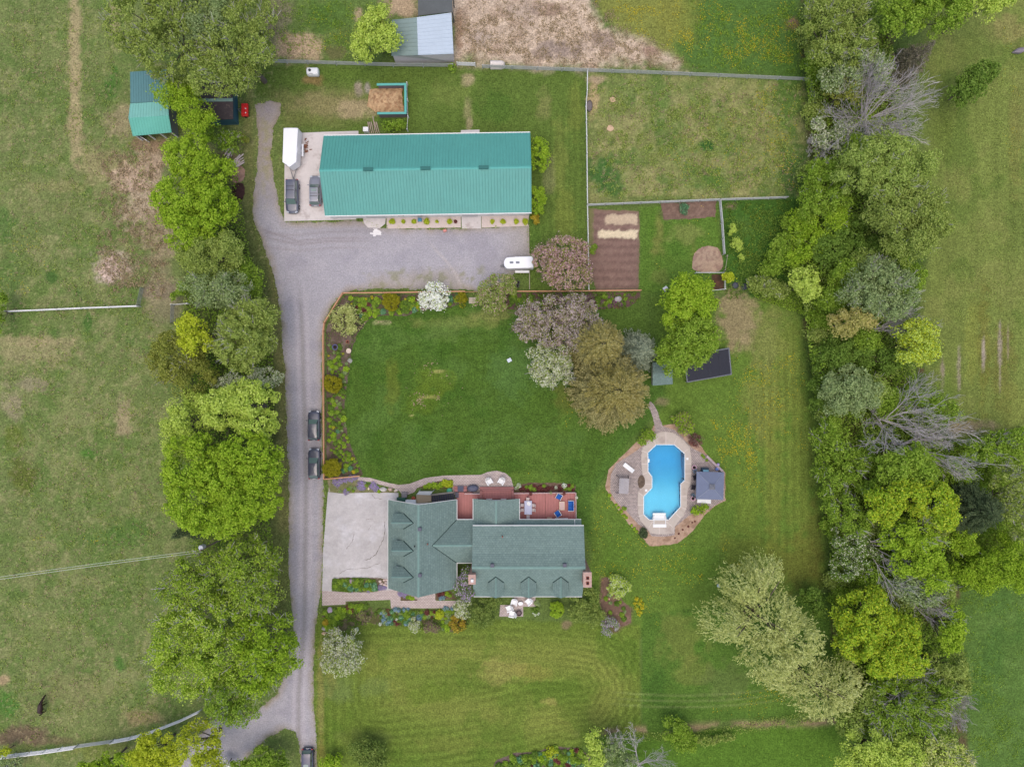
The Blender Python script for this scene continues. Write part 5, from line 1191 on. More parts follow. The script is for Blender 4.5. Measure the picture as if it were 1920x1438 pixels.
m = MB(); p = P(1105, 199, .3)
for prof in ([(1, .02), (1.03, .45), (.97, .52), (.93, .46), (.90, .30)],):
    m.lathe([(r * .62, z) for r, z in prof], 20, (p.x, p.y, 0), sx=.78, sy=1.35)
tag(m.build('water_trough', surf('trough', (112, 104, 102), ((3, .1),), rough=.6)), 'oval metal trough against the paddock side of the white fence', 'trough')
for (x, y, r, l) in [(1148, 187.5, .28, 'flat tan stone slab in the dry paddock, nearer the top fence'), (1143.5, 241, .28, 'flat tan stone slab in the dry paddock, south of the oval trough')]:
    p = P(x, y, 0); m = MB(); rr2 = random.Random(int(x)); pts = [(p.x + (.5 + rr2.uniform(-.15, .15)) * math.cos(t) * 1.1, p.y + (.42 + rr2.uniform(-.12, .12)) * math.sin(t)) for t in [i * math.pi * 2 / 9 for i in range(9)]]
    m.prism(pts, 0, .12); tag(m.build('stone_slab', surf('tan_stone', (198, 168, 136), ((3, .1),)) if y < 200 else bpy.data.materials['tan_stone']), l, 'stone')

# poles, logs, lumber
M_log = surf('birch_log', (206, 190, 186), ((3, .15, (1, 6, 1)), (9, .2)), rough=.9); M_pole = surf('grey_pole', (170, 152, 138), ((3, .15, (6, 1, 1)),), rough=.9)
for i in range(6):
    a_, b_ = V_(172 + i * 18, 1318 - (i == 3) * 60, .12), V_(190 + i * 21, 1440, .15)
    m = MB(); L_ = (b_ - a_); m.tube([(-L_.x / 2, -L_.y / 2, .0), (L_.x / 2, L_.y / 2, .0)], [.09, .07], 7)
    o = m.build('pole', M_pole); o.location = ((a_.x + b_.x) / 2, (a_.y + b_.y) / 2, .12); tag(o, 'long weathered pole laid with others behind the barn near the manure bunker', 'pole', 'poles laid behind the barn')
p = V_(152, 1405, .5); m = MB(); m.box((p.x, p.y, .42), (.75, .62, .84), taper=.94); m.box((p.x, p.y, .87), (.82, .7, .08)); tag(m.build('feed_bin', M_white, bevel=.04), 'white bin behind the barn beside the laid poles', 'bin')
rl_ = random.Random(5); lm = None
for i in range(20):
    x, y = (1085 + rl_.uniform(0, 55), 900 + rl_.uniform(0, 50)) if i < 5 else (1130 + rl_.uniform(0, 105), 965 + rl_.uniform(0, 90))
    p = U_(x, y, .15); ang = math.radians(38 + rl_.uniform(-14, 12)) + (.35 if i < 5 else 0); l = rl_.uniform(.9, 1.7); r = rl_.uniform(.07, .12)
    if lm is None: m = MB(); m.tube([(-.5, 0, 0), (0, .02, 0), (.5, 0, 0)], [.1, .105, .09], 8); lm = m.build('log', M_log); o = lm
    else: o = lm.copy(); COL.objects.link(o)
    o.location = (p.x, p.y, .12 + rl_.uniform(0, .28)); o.rotation_euler = (rl_.uniform(-.05, .05), rl_.uniform(-.1, .1), ang); o.scale = (l, r / .1, r / .1)
    tag(o, 'pale birch log lying in the jumbled pile beside the drive', 'log', 'birch logs piled beside the drive')

# ------------------------------------------------------------------ fences
def fence(name, label, pts, mats, height=1.3, rails=(.45, .85, 1.22), post_gap=3.0, rail_w=(.035, .14), cat='fence', post=.12, cap=False, mesh_fill=False, top_flat=False):
    v = [Vector(((x - 960) / PXM, (719 - y) / PXM, 0)) for x, y in pts]
    t = thing(name, label, cat, (v[0].x, v[0].y, 0))
    pm, rm_ = mats; r = MB()
    for i in range(len(v) - 1):
        a, b = v[i], v[i + 1]; d = b - a; L = d.length; n = max(1, round(L / post_gap)); rz = math.atan2(d.y, d.x)
        for j in range(n):
            p0, p1 = a.lerp(b, j / n), a.lerp(b, (j + 1) / n); MB().box((p0.x, p0.y, height / 2), (post, post, height), rz).build('post', pm, t, world=True)
            for z in rails: r.box(((p0.x + p1.x) / 2, (p0.y + p1.y) / 2, z + rnd.uniform(-.02, .02)), ((p1 - p0).length - .0, rail_w[0], rail_w[1]), rz + rnd.uniform(-.004, .004))
        if top_flat: r.box(((a.x + b.x) / 2, (a.y + b.y) / 2, height + .02), (L + post * .5, .16, .04), rz)
    MB().box((v[-1].x, v[-1].y, height / 2), (post, post, height), rz).build('post', pm, t, world=True)
    r.build('rail', rm_, t, world=True)
    return t
rnd = random.Random(2)
M_fw = surf('fence_white', (230, 228, 226), ((2, .08), (7, .06)), rough=.7); M_fg = surf('fence_grey', (176, 178, 172), ((2, .10), (7, .08)), rough=.8)
F_W = (M_fw, M_fw); F_G = (M_fg, M_fg); F_C = (M_cedar, M_cedar)
fence('paddock_fence', 'long grey rail fence from the big pale tree past the metal-roofed shelter', [(500, 119), (578, 121), (738, 126), (850, 127)], F_G, post_gap=4, rails=(.35, .65, .95, 1.25))
fence('paddock_fence', 'grey rail fence between the dirt paddock and the barn lawn, past the white hutch', [(905, 129), (960, 131), (1100, 136), (1240, 141)], F_G, post_gap=4, rails=(.35, .65, .95, 1.25))
fence('paddock_fence', 'grey rail fence dividing the dandelion field from the dry paddock', [(1240, 141), (1400, 148), (1515, 153)], F_G, post_gap=4, rails=(.35, .65, .95, 1.25))
fence('paddock_gate', 'white slatted gate in the top fence beside the domed hutch', [(858, 124), (891, 125)], F_W, post_gap=3, cat='gate', rails=(.3, .55, .8, 1.05, 1.2))
fence('white_fence', 'white rail fence running down the west side of the dry paddock', [(1100.5, 136), (1100, 175), (1098, 200), (1099, 260), (1100.5, 386)], F_W, post_gap=2.8, rail_w=(.05, .14))
fence('white_fence', 'white rail fence beside the tilled vegetable plot down to the pink tree', [(1100.5, 386), (1102, 470), (1103, 545)], F_W, post_gap=2.8, rail_w=(.05, .14))
fence('garden_fence', 'pale grey fence between the dry paddock and the kitchen garden', [(1101, 387), (1200, 383), (1347, 377), (1472, 373)], F_G, post_gap=2.8, rail_w=(.10, .14))
fence('garden_fence', 'pale grey fence down the east side of the kitchen garden above the mulch heap', [(1347, 377), (1351, 420), (1355, 478)], F_G, post_gap=2.6, rail_w=(.11, .10))
fence('garden_fence', 'thin pale rails enclosing the dark compost corner under the bright maple', [(1303, 512.5), (1356.5, 512.5), (1357.5, 543), (1334, 545.5)], F_W, height=.9, rails=(.4, .8), post_gap=2.2)
fence('garden_fence', 'leaning pale pole rail beside the mulch heap and the little yellow tree', [(1361, 481), (1357, 508)], (M_wood, M_wood), height=.9, rails=(.8,), post_gap=2)
fence('cedar_fence', 'cedar plank fence along the drive beside the long flower bed', [(610.5, 896), (609.5, 760), (609, 622), (611, 606), (645, 551)], F_C, height=1.1, rails=(.35, .7, 1.02), post_gap=2.4, top_flat=True)
fence('cedar_fence', 'cedar plank fence along the gravel yard, running behind the white blossom tree', [(645, 551), (720, 550.5), (872, 548)], F_C, height=1.1, rails=(.35, .7, 1.02), post_gap=2.4, top_flat=True)
fence('cedar_fence', 'short cedar fence closing the bottom of the flower bed above purple ground cover', [(611, 897), (676, 891)], F_C, height=.9, rails=(.35, .7), post_gap=2.4, top_flat=True)
fence('cedar_fence', 'cedar plank fence from the horse trailer shrubs past the vegetable plot', [(956, 548), (1060, 547.5), (1200, 546)], F_C, height=1.1, rails=(.35, .7, 1.02), post_gap=2.4, top_flat=True)
fence('pasture_fence', 'white rail fence ending at the open gate in the west pasture', [(20, 585), (70, 583), (160, 579), (264, 575)], F_W, post_gap=4.1, height=1.4, rails=(.4, .8, 1.25), rail_w=(.11, .10))
fence('pasture_fence', 'short white fence stub under the western trees opposite the open gate', [(328, 572.5), (358, 570.5)], F_W, post_gap=2.5, height=1.4, rails=(.5, 1.25))
M_gt = surf('gate_tube', (112, 116, 118), ((3, .08),), rough=.5)
fence('pasture_gate', 'grey tube gate swung open at the end of the west pasture fence', [(264, 574), (271, 541)], (M_gt, M_gt), height=1.3, rails=(.3, .55, .8, 1.05, 1.25), post_gap=3, rail_w=(.04, .05), cat='gate', post=.08)
fence('pasture_gate', 'dark tube gate hanging open below the short white fence stub', [(328, 573.5), (327, 606)], (M_gt, M_gt), height=1.3, rails=(.3, .55, .8, 1.05, 1.25), post_gap=3, rail_w=(.04, .05), cat='gate', post=.08)
fence('lane_fence', 'white rail fence in the bottom left corner of the west pasture', [(-15, 1416), (30, 1411), (88, 1404), (147, 1395)], F_W, post_gap=2.6, height=1.45, rails=(.35, .7, 1.05, 1.38), rail_w=(.11, .09))
fence('lane_gate', 'long grey mesh gate between the two runs of white lane fence', [(149, 1394), (214, 1385)], (M_gt, M_fg), post_gap=6, height=1.3, rails=(.2, .38, .56, .74, .92, 1.1, 1.25), rail_w=(.05, .06), cat='gate', post=.1)
fence('lane_fence', 'white rail fence curving up from the grey mesh gate to the drive trees', [(216, 1385), (248, 1379), (280, 1370), (312, 1358), (345, 1345), (378, 1329)], F_W, post_gap=2.7, height=1.45, rails=(.35, .7, 1.05, 1.38), rail_w=(.11, .09))
fence('hedge_fence', 'weathered rail fence corner half buried in the eastern hedge', [(1515, 153), (1519, 175), (1523, 198)], F_G, post_gap=3, height=1.3, rails=(.4, .8, 1.2))
fence('hedge_fence', 'old grey rail fence along the dandelion field at the hedge edge', [(1511, 2), (1514, 60), (1517, 108)], F_G, post_gap=4, height=1.3, rails=(.4, 1.2))
fence('bunker_fence', 'white rail standing behind the manure bunker down to the barn', [(764.5, 160), (766.5, 222), (765, 247)], F_W, height=1.1, rails=(.95,), post_gap=3)
fence('yard_edging', 'timber edging along the end of the gravel yard by the pink tree', [(991, 424), (992, 480), (993, 542)], (M_wood, M_wood), height=.2, rails=(.1,), post_gap=3, rail_w=(.1, .12), cat='edging')
fence('swing_gate', 'low cedar gate rails closing the gap onto the lawn by the stepping slabs', [(874, 548.5), (900, 548), (955, 548)], F_C, height=.7, rails=(.3, .62), post_gap=2.4, cat='gate')

# utility pole and wires
up_ = P(377, 1031, 9.0); pl = thing('utility_pole', 'utility pole with a grey transformer rising from the western trees', 'utility pole', (up_.x, up_.y, 0))
m = MB(); m.tube([(up_.x, up_.y, 0), (up_.x, up_.y, 9.3)], [.17, .12], 10); m.build('mast', surf('pole_wood', (140, 128, 118), ((3, .1),)), pl, world=True)
m = MB(); m.lathe([(.30, 0), (.36, .05), (.36, .95), (.30, 1.05), (.08, 1.1)], 16, (up_.x - .1, up_.y + .3, 7.9)); m.build('transformer', surf('transformer_grey', (186, 190, 200), ((2, .05),), rough=.4), pl, world=True)
for i, (y0, lab) in enumerate([(1083, 'upper thin overhead wire crossing the west pasture to the utility pole'), (1087.5, 'lower thin overhead wire crossing the west pasture to the utility pole')]):
    e_ = P(-60, y0 + 7, 8.4); a_ = Vector((up_.x, up_.y - .1 - i * .3, 8.6)); pts = []
    for k in range(25):
        t = k / 24; v = a_.lerp(e_, t); v.z -= 1.0 * 4 * t * (1 - t) * .5; pts.append(v)
    m = MB(); m.tube(pts, .028, 5); tag(m.build('overhead_wire', surf('wire_grey', (196, 204, 188), ()) if i == 0 else bpy.data.materials['wire_grey']), lab, 'wire')

# ------------------------------------------------------------------ furniture
M_adi = surf('chair_white', (238, 238, 238), ((4, .03),), rough=.5)
def adirondack(name='garden_chair'):
    t = thing(name, '', 'chair')
    m = MB(); m.box((0, .02, .36), (.56, .58, .05), tilt=Matrix.Rotation(math.radians(-10), 3, 'X')); m.box((0, .30, .30), (.56, .05, .18)); m.build('seat', M_adi, t)
    m = MB(); R = Matrix.Rotation(math.radians(28), 3, 'X')
    for i in range(5):
        x = (i - 2) * .12; hgt = (.72, .80, .84, .80, .72)[i]; v = R @ Vector((0, 0, hgt / 2)); m.box((x * 1.05, -.26 + v.y * 1.0 - .0, .30 + v.z), (.108, .03, hgt), tilt=R)
    m.v = [(x, (y if True else 0), z) for x, y, z in m.v]; m.build('backrest', M_adi, t)
    for s in (-1, 1):
        MB().box((s * .36, .02, .56), (.14, .74, .03)).build('armrest', M_adi, t)
        m = MB(); m.box((s * .33, .32, .28), (.07, .06, .55)); m.build('leg', M_adi, t); m = MB(); m.box((s * .33, -.30, .26), (.07, .06, .52)); m.build('leg', M_adi, t)
    return t
def place(o, px, py, z, rz, label, group=None, k=1.0, zb=0.04):
    p = P(px, py, z); o.location = (p.x, p.y, zb); o.rotation_euler = (0, 0, rz); o.scale = (k, k, k); o['label'] = label
    if group: o['group'] = group
    return o
ad = adirondack(); gC = 'white garden chairs'
spots = [(917.5, 903, -2.6 + math.pi, 'white slatted garden chair at the left on the round brick patio by the deck'), (940, 902.5, 2.6 + math.pi, 'white slatted garden chair at the right on the round brick patio by the deck'),
         (964, 1129, 2.9 + math.pi, 'white garden chair touching the house wall side of the small white table'), (991, 1128, 2.3 + math.pi, 'white garden chair standing alone at the right of the fire pit patio'), (954, 1141, 1.9 + math.pi, 'white garden chair on the patio nearest the dark yew shrub'), (959.5, 1151, 1.4 + math.pi, 'white garden chair lowest on the patio, left of the fire pit')]
for i, (x, y, r, l) in enumerate(spots): place(ad if i == 0 else copy_tree(ad), x, y, .5, r + math.pi, l, gC, 1.15)
p = P(976, 1131, .4); t = thing('side_table', 'small white oval table between chairs on the fire pit patio', 'table', (p.x, p.y, .04)); m = MB(); m.lathe([(.34, .43), (.36, .45), (.34, .47)], 16, sx=1.1, sy=.8); m.build('tabletop', M_adi, t)
for a in range(4): x, y = .24 * math.cos(a * 1.57 + .78), .18 * math.sin(a * 1.57 + .78); MB().box((x, y, .215), (.05, .05, .43)).build('leg', M_adi, t)
p = P(973, 1148.5, .2); t = thing('fire_pit', 'round dark metal fire bowl on the brick patio', 'fire pit', (p.x, p.y, .04)); m = MB(); m.lathe([(.2, .1), (.40, .25), (.46, .36), (.42, .38), (.36, .28), (.15, .18)], 20); m.build('bowl', surf('rust_iron', (70, 56, 56), ((5, .2),), rough=.8), t); m = MB(); m.lathe([(.3, 0), (.3, .1)], 12); m.build('stand', M_black, t); m = MB(); m.lathe([(.05, .22), (.3, .26), (.05, .30)], 12); m.build('ash', surf('ash', (112, 96, 96), ((8, .3),)), t)

# dining set on the deck
M_tb = surf('table_grey', (176, 180, 204), ((1, .04),), rough=.4); M_blue = surf('blue_cushion', (36, 92, 168), ((2, .08), (7, .06)), rough=.9); M_chf = surf('sling_beige', (196, 182, 178), ((4, .05),), rough=.8); M_al = surf('white_aluminium', (216, 214, 212), (), rough=.4)
def SS(x, y, z): return P(CROPS['S'][0] + x / 7.385, CROPS['S'][1] + y / 7.385, z)
p = SS(1110, 382, DZ + .74); t = thing('dining_table', 'long grey outdoor dining table on the deck', 'table', (p.x, p.y, DZ))
MB().box((0, 0, .72), (1.15, 2.1, .05)).build('tabletop', M_tb, t, bevel=.02)
for sx in (-1, 1):
    for sy in (-1, 1): MB().box((sx * .48, sy * .92, .35), (.06, .06, .70)).build('leg', M_al, t)
t2 = thing('parasol', 'folded white parasol lying across the grey dining table', 'parasol', (*SS(1118, 325, DZ + .8)[:2], DZ + .78), .7); m = MB(); m.lathe([(.30, 0), (.28, .04), (.05, .1)], 8, sx=1, sy=1.3); m.build('canopy', M_white, t2); m = MB(); m.tube([(0, -.5, .08), (0, .55, .08)], .025, 6); m.build('pole', M_al, t2)
def dchair():
    t = thing('dining_chair', '', 'chair'); MB().box((0, 0, .45), (.50, .48, .05)).build('seat', M_chf, t, bevel=.015)
    m = MB(); m.box((0, -.27, .72), (.50, .05, .52), tilt=Matrix.Rotation(math.radians(12), 3, 'X')); m.build('backrest', M_chf, t, bevel=.015)
    for sx in (-1, 1):
        for sy in (-1, 1): MB().box((sx * .23, sy * .21, .22), (.04, .04, .44)).build('leg', M_al, t)
    return t
dc = dchair()
for i, (x, y, r, l) in enumerate([(1030, 350, -math.pi / 2, 'beige dining chair at the house side of the grey table, upper left'), (1030, 416, -math.pi / 2, 'beige dining chair at the left long side of the grey table, lower one'), (1182, 352, math.pi / 2, 'beige dining chair at the right long side of the grey table, upper one'), (1182, 416, math.pi / 2, 'beige dining chair at the right long side of the grey table, lower one'), (1106, 268, math.pi, 'dining chair at the lawn end of the grey table'), (1110, 505, 0, 'dining chair at the house end of the grey table')]):
    place(dc if i == 0 else copy_tree(dc), *SS(x, y, 0)[:0] or (CROPS['S'][0] + x / 7.385, CROPS['S'][1] + y / 7.385), DZ + .6, r, l, 'dining chairs round the grey table', 1.0, DZ)
def lounge(W_=.85, name='lounge_chair', cat='chair'):
    t = thing(name, '', cat); m = MB(); m.box((0, 0, .22), (W_, .85, .06))
    for s in (-1, 1): m.box((s * W_ / 2, 0, .42), (.07, .88, .42))
    m.box((0, -.42, .45), (W_, .07, .62)); m.build('frame', M_al, t, bevel=.015)
    k_ = 1 if W_ < 1.2 else 2
    for i in range(k_): c = (i - (k_ - 1) / 2) * (W_ - .12) / k_; MB().box((c, .05, .34), ((W_ - .14) / k_ - .01, .74, .18)).build('seat_cushion', M_blue, t, bevel=.04); MB().box((c, -.30, .58), ((W_ - .14) / k_ - .01, .16, .42), tilt=Matrix.Rotation(math.radians(12), 3, 'X')).build('back_cushion', M_blue, t, bevel=.04)
    return t
l1 = lounge(); S2 = lambda x, y: (CROPS['S'][0] + x / 7.385, CROPS['S'][1] + y / 7.385)
place(l1, *S2(1537, 228), DZ + .4, math.radians(152) , 'blue-cushioned armchair nearest the deck rail and flower bed', 'blue deck armchairs', 1.0, DZ)
place(copy_tree(l1), *S2(1520, 465), DZ + .4, math.radians(33) + 0, 'blue-cushioned armchair nearest the house wall on the deck', 'blue deck armchairs', 1.0, DZ)
sf = lounge(1.6, 'outdoor_sofa', 'sofa'); place(sf, *S2(1702, 355), DZ + .4, math.pi / 2, 'blue two-seat outdoor sofa against the east deck rail', None, 1.0, DZ)
p = SS(1578, 355, DZ + .4); t = thing('coffee_table', 'low pale coffee table between the blue sofa and armchairs', 'table', (p.x, p.y, DZ)); MB().box((0, 0, .40), (.75, 1.25, .05)).build('tabletop', surf('coffee_top', (206, 176, 168), ((3, .06),)), t)
m = MB(); m.box((0, .62, .41), (.78, .06, .08)); m.box((0, -.62, .41), (.78, .06, .08)); m.box((.37, 0, .41), (.06, 1.2, .08)); m.box((-.37, 0, .41), (.06, 1.2, .08)); m.build('frame', surf('table_rim', (222, 206, 172), ()), t)
for sx in (-1, 1):
    for sy in (-1, 1): MB().box((sx * .33, sy * .57, .19), (.05, .05, .38)).build('leg', M_al, t)
p = SS(345, 112, .6); t = thing('barbecue', 'covered grey barbecue beside the deck steps', 'barbecue', (p.x, p.y, .03)); m = MB(); m.lathe([(.52, .0), (.62, .3), (.60, .85), (.50, 1.05), (.2, 1.14)], 20, sx=1.45, sy=.85); m.build('cover', surf('bbq_cover', (88, 90, 108), ((2, .1), (6, .08)), rough=.6), t, smooth=True); m = MB(); m.tube([(-.6, -.45, .8), (.6, -.45, .8)], .03, 6); m.build('handle', M_gt, t)
p = SS(1403, 530, DZ); tag(MB().box((p.x, p.y, DZ + .25), (.75, .45, .5)).build('deck_box', surf('box_tan', (196, 164, 140), ((3, .08),)), bevel=.03), 'tan storage box on the deck against the house wall', 'box')
p = SS(1570, 545, DZ); m = MB(); m.box((p.x, p.y + .05, DZ + .2), (2.0, .4, .08)); m.box((p.x - .8, p.y, DZ + .1), (.08, .35, .2)); m.box((p.x + .8, p.y, DZ + .1), (.08, .35, .2)); tag(m.build('deck_bench', M_white), 'low white bench against the house wall on the deck', 'bench')

# pool side
def OO(x, y): return (CROPS['O'][0] + x / 4.793, CROPS['O'][1] + y / 4.793)
def sunbed(name='sunbed'):
    t = thing(name, '', 'sunbed'); m = MB(); m.box((0, .25, .32), (.66, 1.3, .05)); m.build('bed', M_white, t, bevel=.01)
    m = MB(); m.box((0, -.68, .42), (.66, .6, .05), tilt=Matrix.Rotation(math.radians(-22), 3, 'X')); m.build('backrest', M_white, t, bevel=.01)
    for sx in (-1, 1):
        for y in (-.5, .75): MB().box((sx * .28, y, .15), (.05, .05, .3)).build('leg', M_white, t)
    return t
sb = sunbed(); place(sb, *OO(280, 656), .4, math.radians(52), 'white sunbed lying slanted on the pavers west of the pool', None, 1.0)
place(copy_tree(sb), *OO(956, 952), .4, math.radians(90) - .06, 'white sunbed along the lower edge of the gazebo', None, 1.12)
p = P(*OO(230, 812), 1.0); t = thing('arbour_swing', 'weathered timber swing frame with a slatted top on the pool patio', 'garden swing', (p.x, p.y, .03), math.radians(-3))
M_sw = surf('swing_grey', (172, 166, 166), ((2, .12, (1, 6, 1)), (8, .1)), rough=.9)
m = MB()
for i in range(9): m.box(((i - 4) * .165, 0, 1.95 + .0 * i), (.13, 2.35, .035))
m.build('slatted_roof', M_sw, t)
for sx in (-1, 1):
    for sy in (-1, 1): m = MB(); m.tube([(sx * .95, sy * 1.35, 0), (sx * .62, sy * 1.1, 1.95)], .065, 4); m.build('leg', surf('swing_leg', (112, 104, 104), ((4, .1),)) if (sx, sy) == (-1, -1) else bpy.data.materials['swing_leg'], t)
for sy in (-1, 1): m = MB(); m.tube([(-.85, sy * 1.25, .5), (.85, sy * 1.25, .5)], .05, 4); m.build('cross_bar', bpy.data.materials['swing_leg'], t)
m = MB(); m.box((0, 0, .55), (.5, 1.5, .05)); m.box((-.27, 0, .85), (.05, 1.5, .5)); m.build('seat', M_sw, t)
m = MB()
for sy in (-.7, .7): m.tube([(0, sy, .55), (0, sy, 1.95)], .012, 4)
m.build('chain', M_gt, t)
M_mesh = surf('dark_sling', (44, 40, 50), ((4, .08),), rough=.8)
def pchair():
    t = thing('patio_chair', '', 'chair'); MB().box((0, .02, .42), (.58, .56, .05)).build('seat', M_mesh, t, bevel=.02); MB().box((0, -.30, .72), (.58, .05, .6), tilt=Matrix.Rotation(math.radians(14), 3, 'X')).build('backrest', M_mesh, t, bevel=.02)
    for sx in (-1, 1):
        MB().box((sx * .31, 0, .62), (.05, .55, .035)).build('armrest', M_black, t)
        for y in (-.25, .25): MB().box((sx * .30, y, .31), (.04, .04, .62)).build('leg', M_black, t)
    return t
pc_ = pchair(); YY = lambda x, y: (CROPS['Y'][0] + x / 13.07, CROPS['Y'][1] + y / 13.07)
for i, (x, y, r, l) in enumerate([(305, 585, 1.9, 'dark sling chair at the gazebo edge, second from the top'), (262, 830, 1.4, 'dark sling chair jutting out furthest from the gazebo towards the pool')]):
    place(pc_ if i == 0 else copy_tree(pc_), *YY(x, y), .5, r + math.pi, l, 'dark patio chairs by the gazebo', 1.1)
def pot(name, label, px, py, r, h, mat, plantmat=None, zb=.04):
    p = P(px, py, h); t = thing(name, label, 'plant pot', (p.x, p.y, zb)); m = MB(); m.lathe([(r * .7, 0), (r, h * .92), (r * 1.08, h), (r * .9, h), (r * .85, h * .85)], 16); m.build('pot', mat, t); m = MB(); m.lathe([(r * .86, h * .84), (r * .3, h * .9)], 14); m.build('compost', bpy.data.materials['soot'], t)
    return t, p
M_pinkpot = surf('pink_rim', (212, 170, 186), ((3, .05),)); M_cush = surf('grey_cushion', (112, 128, 142), ((3, .08),), rough=.9)
pot('flower_pot', 'pink-rimmed pot at the top left corner of the gazebo', *YY(285, 345), .34, .35, M_pinkpot); pot('flower_pot', 'pink-rimmed pot at the bottom left corner of the gazebo', *YY(255, 1105), .34, .35, M_pinkpot)
for x, y, l in [(300, 425, 'grey-blue folded chair by the upper pink-rimmed pot'), (262, 1020, 'grey-blue folded chair by the lower pink-rimmed pot')]:
    p = P(*YY(x, y), .4); t = thing('folding_chair', l, 'chair', (p.x, p.y, .03), .5 if y < 600 else -.6); MB().box((0, 0, .42), (.62, .42, .06)).build('seat', M_cush, t, bevel=.02); MB().box((-.1, -.22, .6), (.6, .05, .4)).build('backrest', M_cush, t, bevel=.02)
    for sx in (-1, 1):
        for sy in (-1, 1): MB().box((sx * .25, sy * .15, .2), (.04, .04, .4)).build('leg', M_gt, t)
p = P(*YY(550, 415), .6); t = thing('pool_cooler', 'dark teal chest with a pale blue lid at the top edge of the gazebo', 'cooler', (p.x, p.y, .03)); MB().box((0, .1, .35), (1.1, .6, .7)).build('body', surf('dark_teal_chest', (36, 66, 84), ((3, .06),), rough=.5), t, bevel=.04); MB().box((.08, -.08, .73), (.85, .35, .06)).build('lid', surf('pale_blue', (150, 206, 222), ((3, .05),), rough=.5), t, bevel=.02)
for x, y, s in [(860, 370, 1)]: p = P(*YY(x, y), .3); t = thing('pool_float', 'blue and lilac pool toys bundled by the low wall behind the gazebo', 'pool float', (p.x, p.y, .1), .6); m = MB(); m.lathe([(.2, 0), (.32, .12), (.34, .2), (.2, .3)], 14, sx=1.3, sy=.8); m.build('float', surf('float_blue', (118, 140, 206), ((3, .08),), rough=.4), t, smooth=True); m = MB(); m.lathe([(.15, 0), (.25, .1), (.2, .3)], 12, (.4, .45, 0)); m.build('ball', surf('float_lilac', (176, 160, 206), ((3, .06),), rough=.4), t, smooth=True)
# low stone wall behind the gazebo
w_ = xy([YY(580, 60), YY(700, 190), YY(830, 310), YY(960, 420)]); m = MB()
for i in range(3): a_, b_ = Vector((*w_[i], .2)), Vector((*w_[i + 1], .2)); m.box((a_ + b_) / 2, ((b_ - a_).length + .1, .34, .42), math.atan2(b_.y - a_.y, b_.x - a_.x))
tag(m.build('low_wall', surf('wall_stone', (176, 158, 160), ((2, .12), (8, .2)), bump=(8, .03)), bevel=.03), 'low pale stone wall edging the patio above the gazebo', 'wall')

# ------------------------------------------------------------------ stones, ornaments, small things
def stone(name, label, px, py, rx, ry, h, col, seed, z=.0, rz=0.0, cat='stone', group=None):
    p = P(px, py, h * .6); rs = random.Random(seed); bm = bmesh.new(); bmesh.ops.create_icosphere(bm, subdivisions=3, radius=1.0)
    offs = [(Vector((rs.uniform(-1, 1), rs.uniform(-1, 1), rs.uniform(-1, 1))).normalized(), rs.uniform(.72, .95)) for _ in range(14)]
    for v in bm.verts:
        for d, l in offs:
            k_ = v.co.dot(d)
            if k_ > l: v.co -= d * (k_ - l)
        v.co.x *= rx; v.co.y *= ry; v.co.z = max(v.co.z, -.35) * h
    me = bpy.data.meshes.new(name); bm.to_mesh(me); bm.free()
    mt = bpy.data.materials.get('stone_%d_%d_%d' % col) or surf('stone_%d_%d_%d' % col, col, ((2, .1), (8, .16)), bump=(7, .03))
    o = link(name, me, mt); o.location = (p.x, p.y, z + .3 * h); o.rotation_euler = (0, 0, rz); tag(o, label, cat, group); return o
stone('boulder', 'flat grey-white boulder in the rock garden by the brick path', *q('F', (714, 1311))[0], .62, .36, .4, (198, 194, 188), 1)
stone('boulder', 'rounded tan boulder beside the flat grey-white one in the rock garden', *q('F', (755, 1309))[0], .40, .34, .4, (190, 166, 148), 2)
stone('boulder', 'small pale stone at the corner of the rock garden nearest the garage', *q('F', (788, 1316))[0], .42, .26, .3, (204, 190, 178), 3, rz=.5)
stone('boulder', 'small cream stone among purple flowers in the rock garden', *q('F', (633, 1307))[0], .17, .26, .25, (224, 208, 184), 4)
stone('boulder', 'large pale rock in the flower bed below the tilled vegetable plot', 1159, 561, .62, .5, .6, (184, 176, 178), 5)
stone('boulder', 'mauve-grey boulder at the left corner of the front garden', *q('X', (120, 475))[0], .55, .5, .5, (168, 152, 170), 6)
stone('boulder', 'grey stone at the edge of the front garden below the gold shrub', *q('X', (45, 695))[0], .4, .36, .35, (164, 160, 158), 7)
stone('boulder', 'tan stone at the drive edge beside the white-flowered apple tree', *q('X', (45, 750))[0], .38, .25, .3, (200, 172, 140), 8)
stone('boulder', 'mauve flat stone in the island bed on the concrete drive', *q('X', (375, 128))[0], .62, .36, .3, (158, 140, 146), 9)
for i, (x, y) in enumerate([(770, 110), (790, 140), (770, 165), (800, 175), (720, 125), (735, 155), (795, 105)]): stone('garden_stone', 'small pale rounded stone at the garage end of the island bed', *q('X', (x, y))[0], .20 + .04 * (i % 3), .18, .2, (216, 194, 184), 20 + i, group='pale stones in the island bed', z=.05)
m = MB()
for i, (x, y) in enumerate([(883, 563.5), (891, 563.5)]): p = P(x, y, 0); tag(MB().box((p.x, p.y, .05), (.62, .95, .1)).build('stepping_slab', surf('slab_stone', (186, 174, 156), ((3, .1),)) if i == 0 else bpy.data.materials['slab_stone'], bevel=.015), ('left' if i == 0 else 'right') + ' of the two paving slabs at the lawn gate', 'slab')
p = P(955, 675.5, .2); t = thing('lawn_box', 'small white box with a grey top alone on the main lawn', 'box', (p.x, p.y, 0), .5); MB().box((0, 0, .2), (.6, .5, .4)).build('body', M_white, t, bevel=.02); MB().box((0, 0, .42), (.66, .56, .05)).build('lid', surf('pale_grey', (206, 214, 222), ()), t)
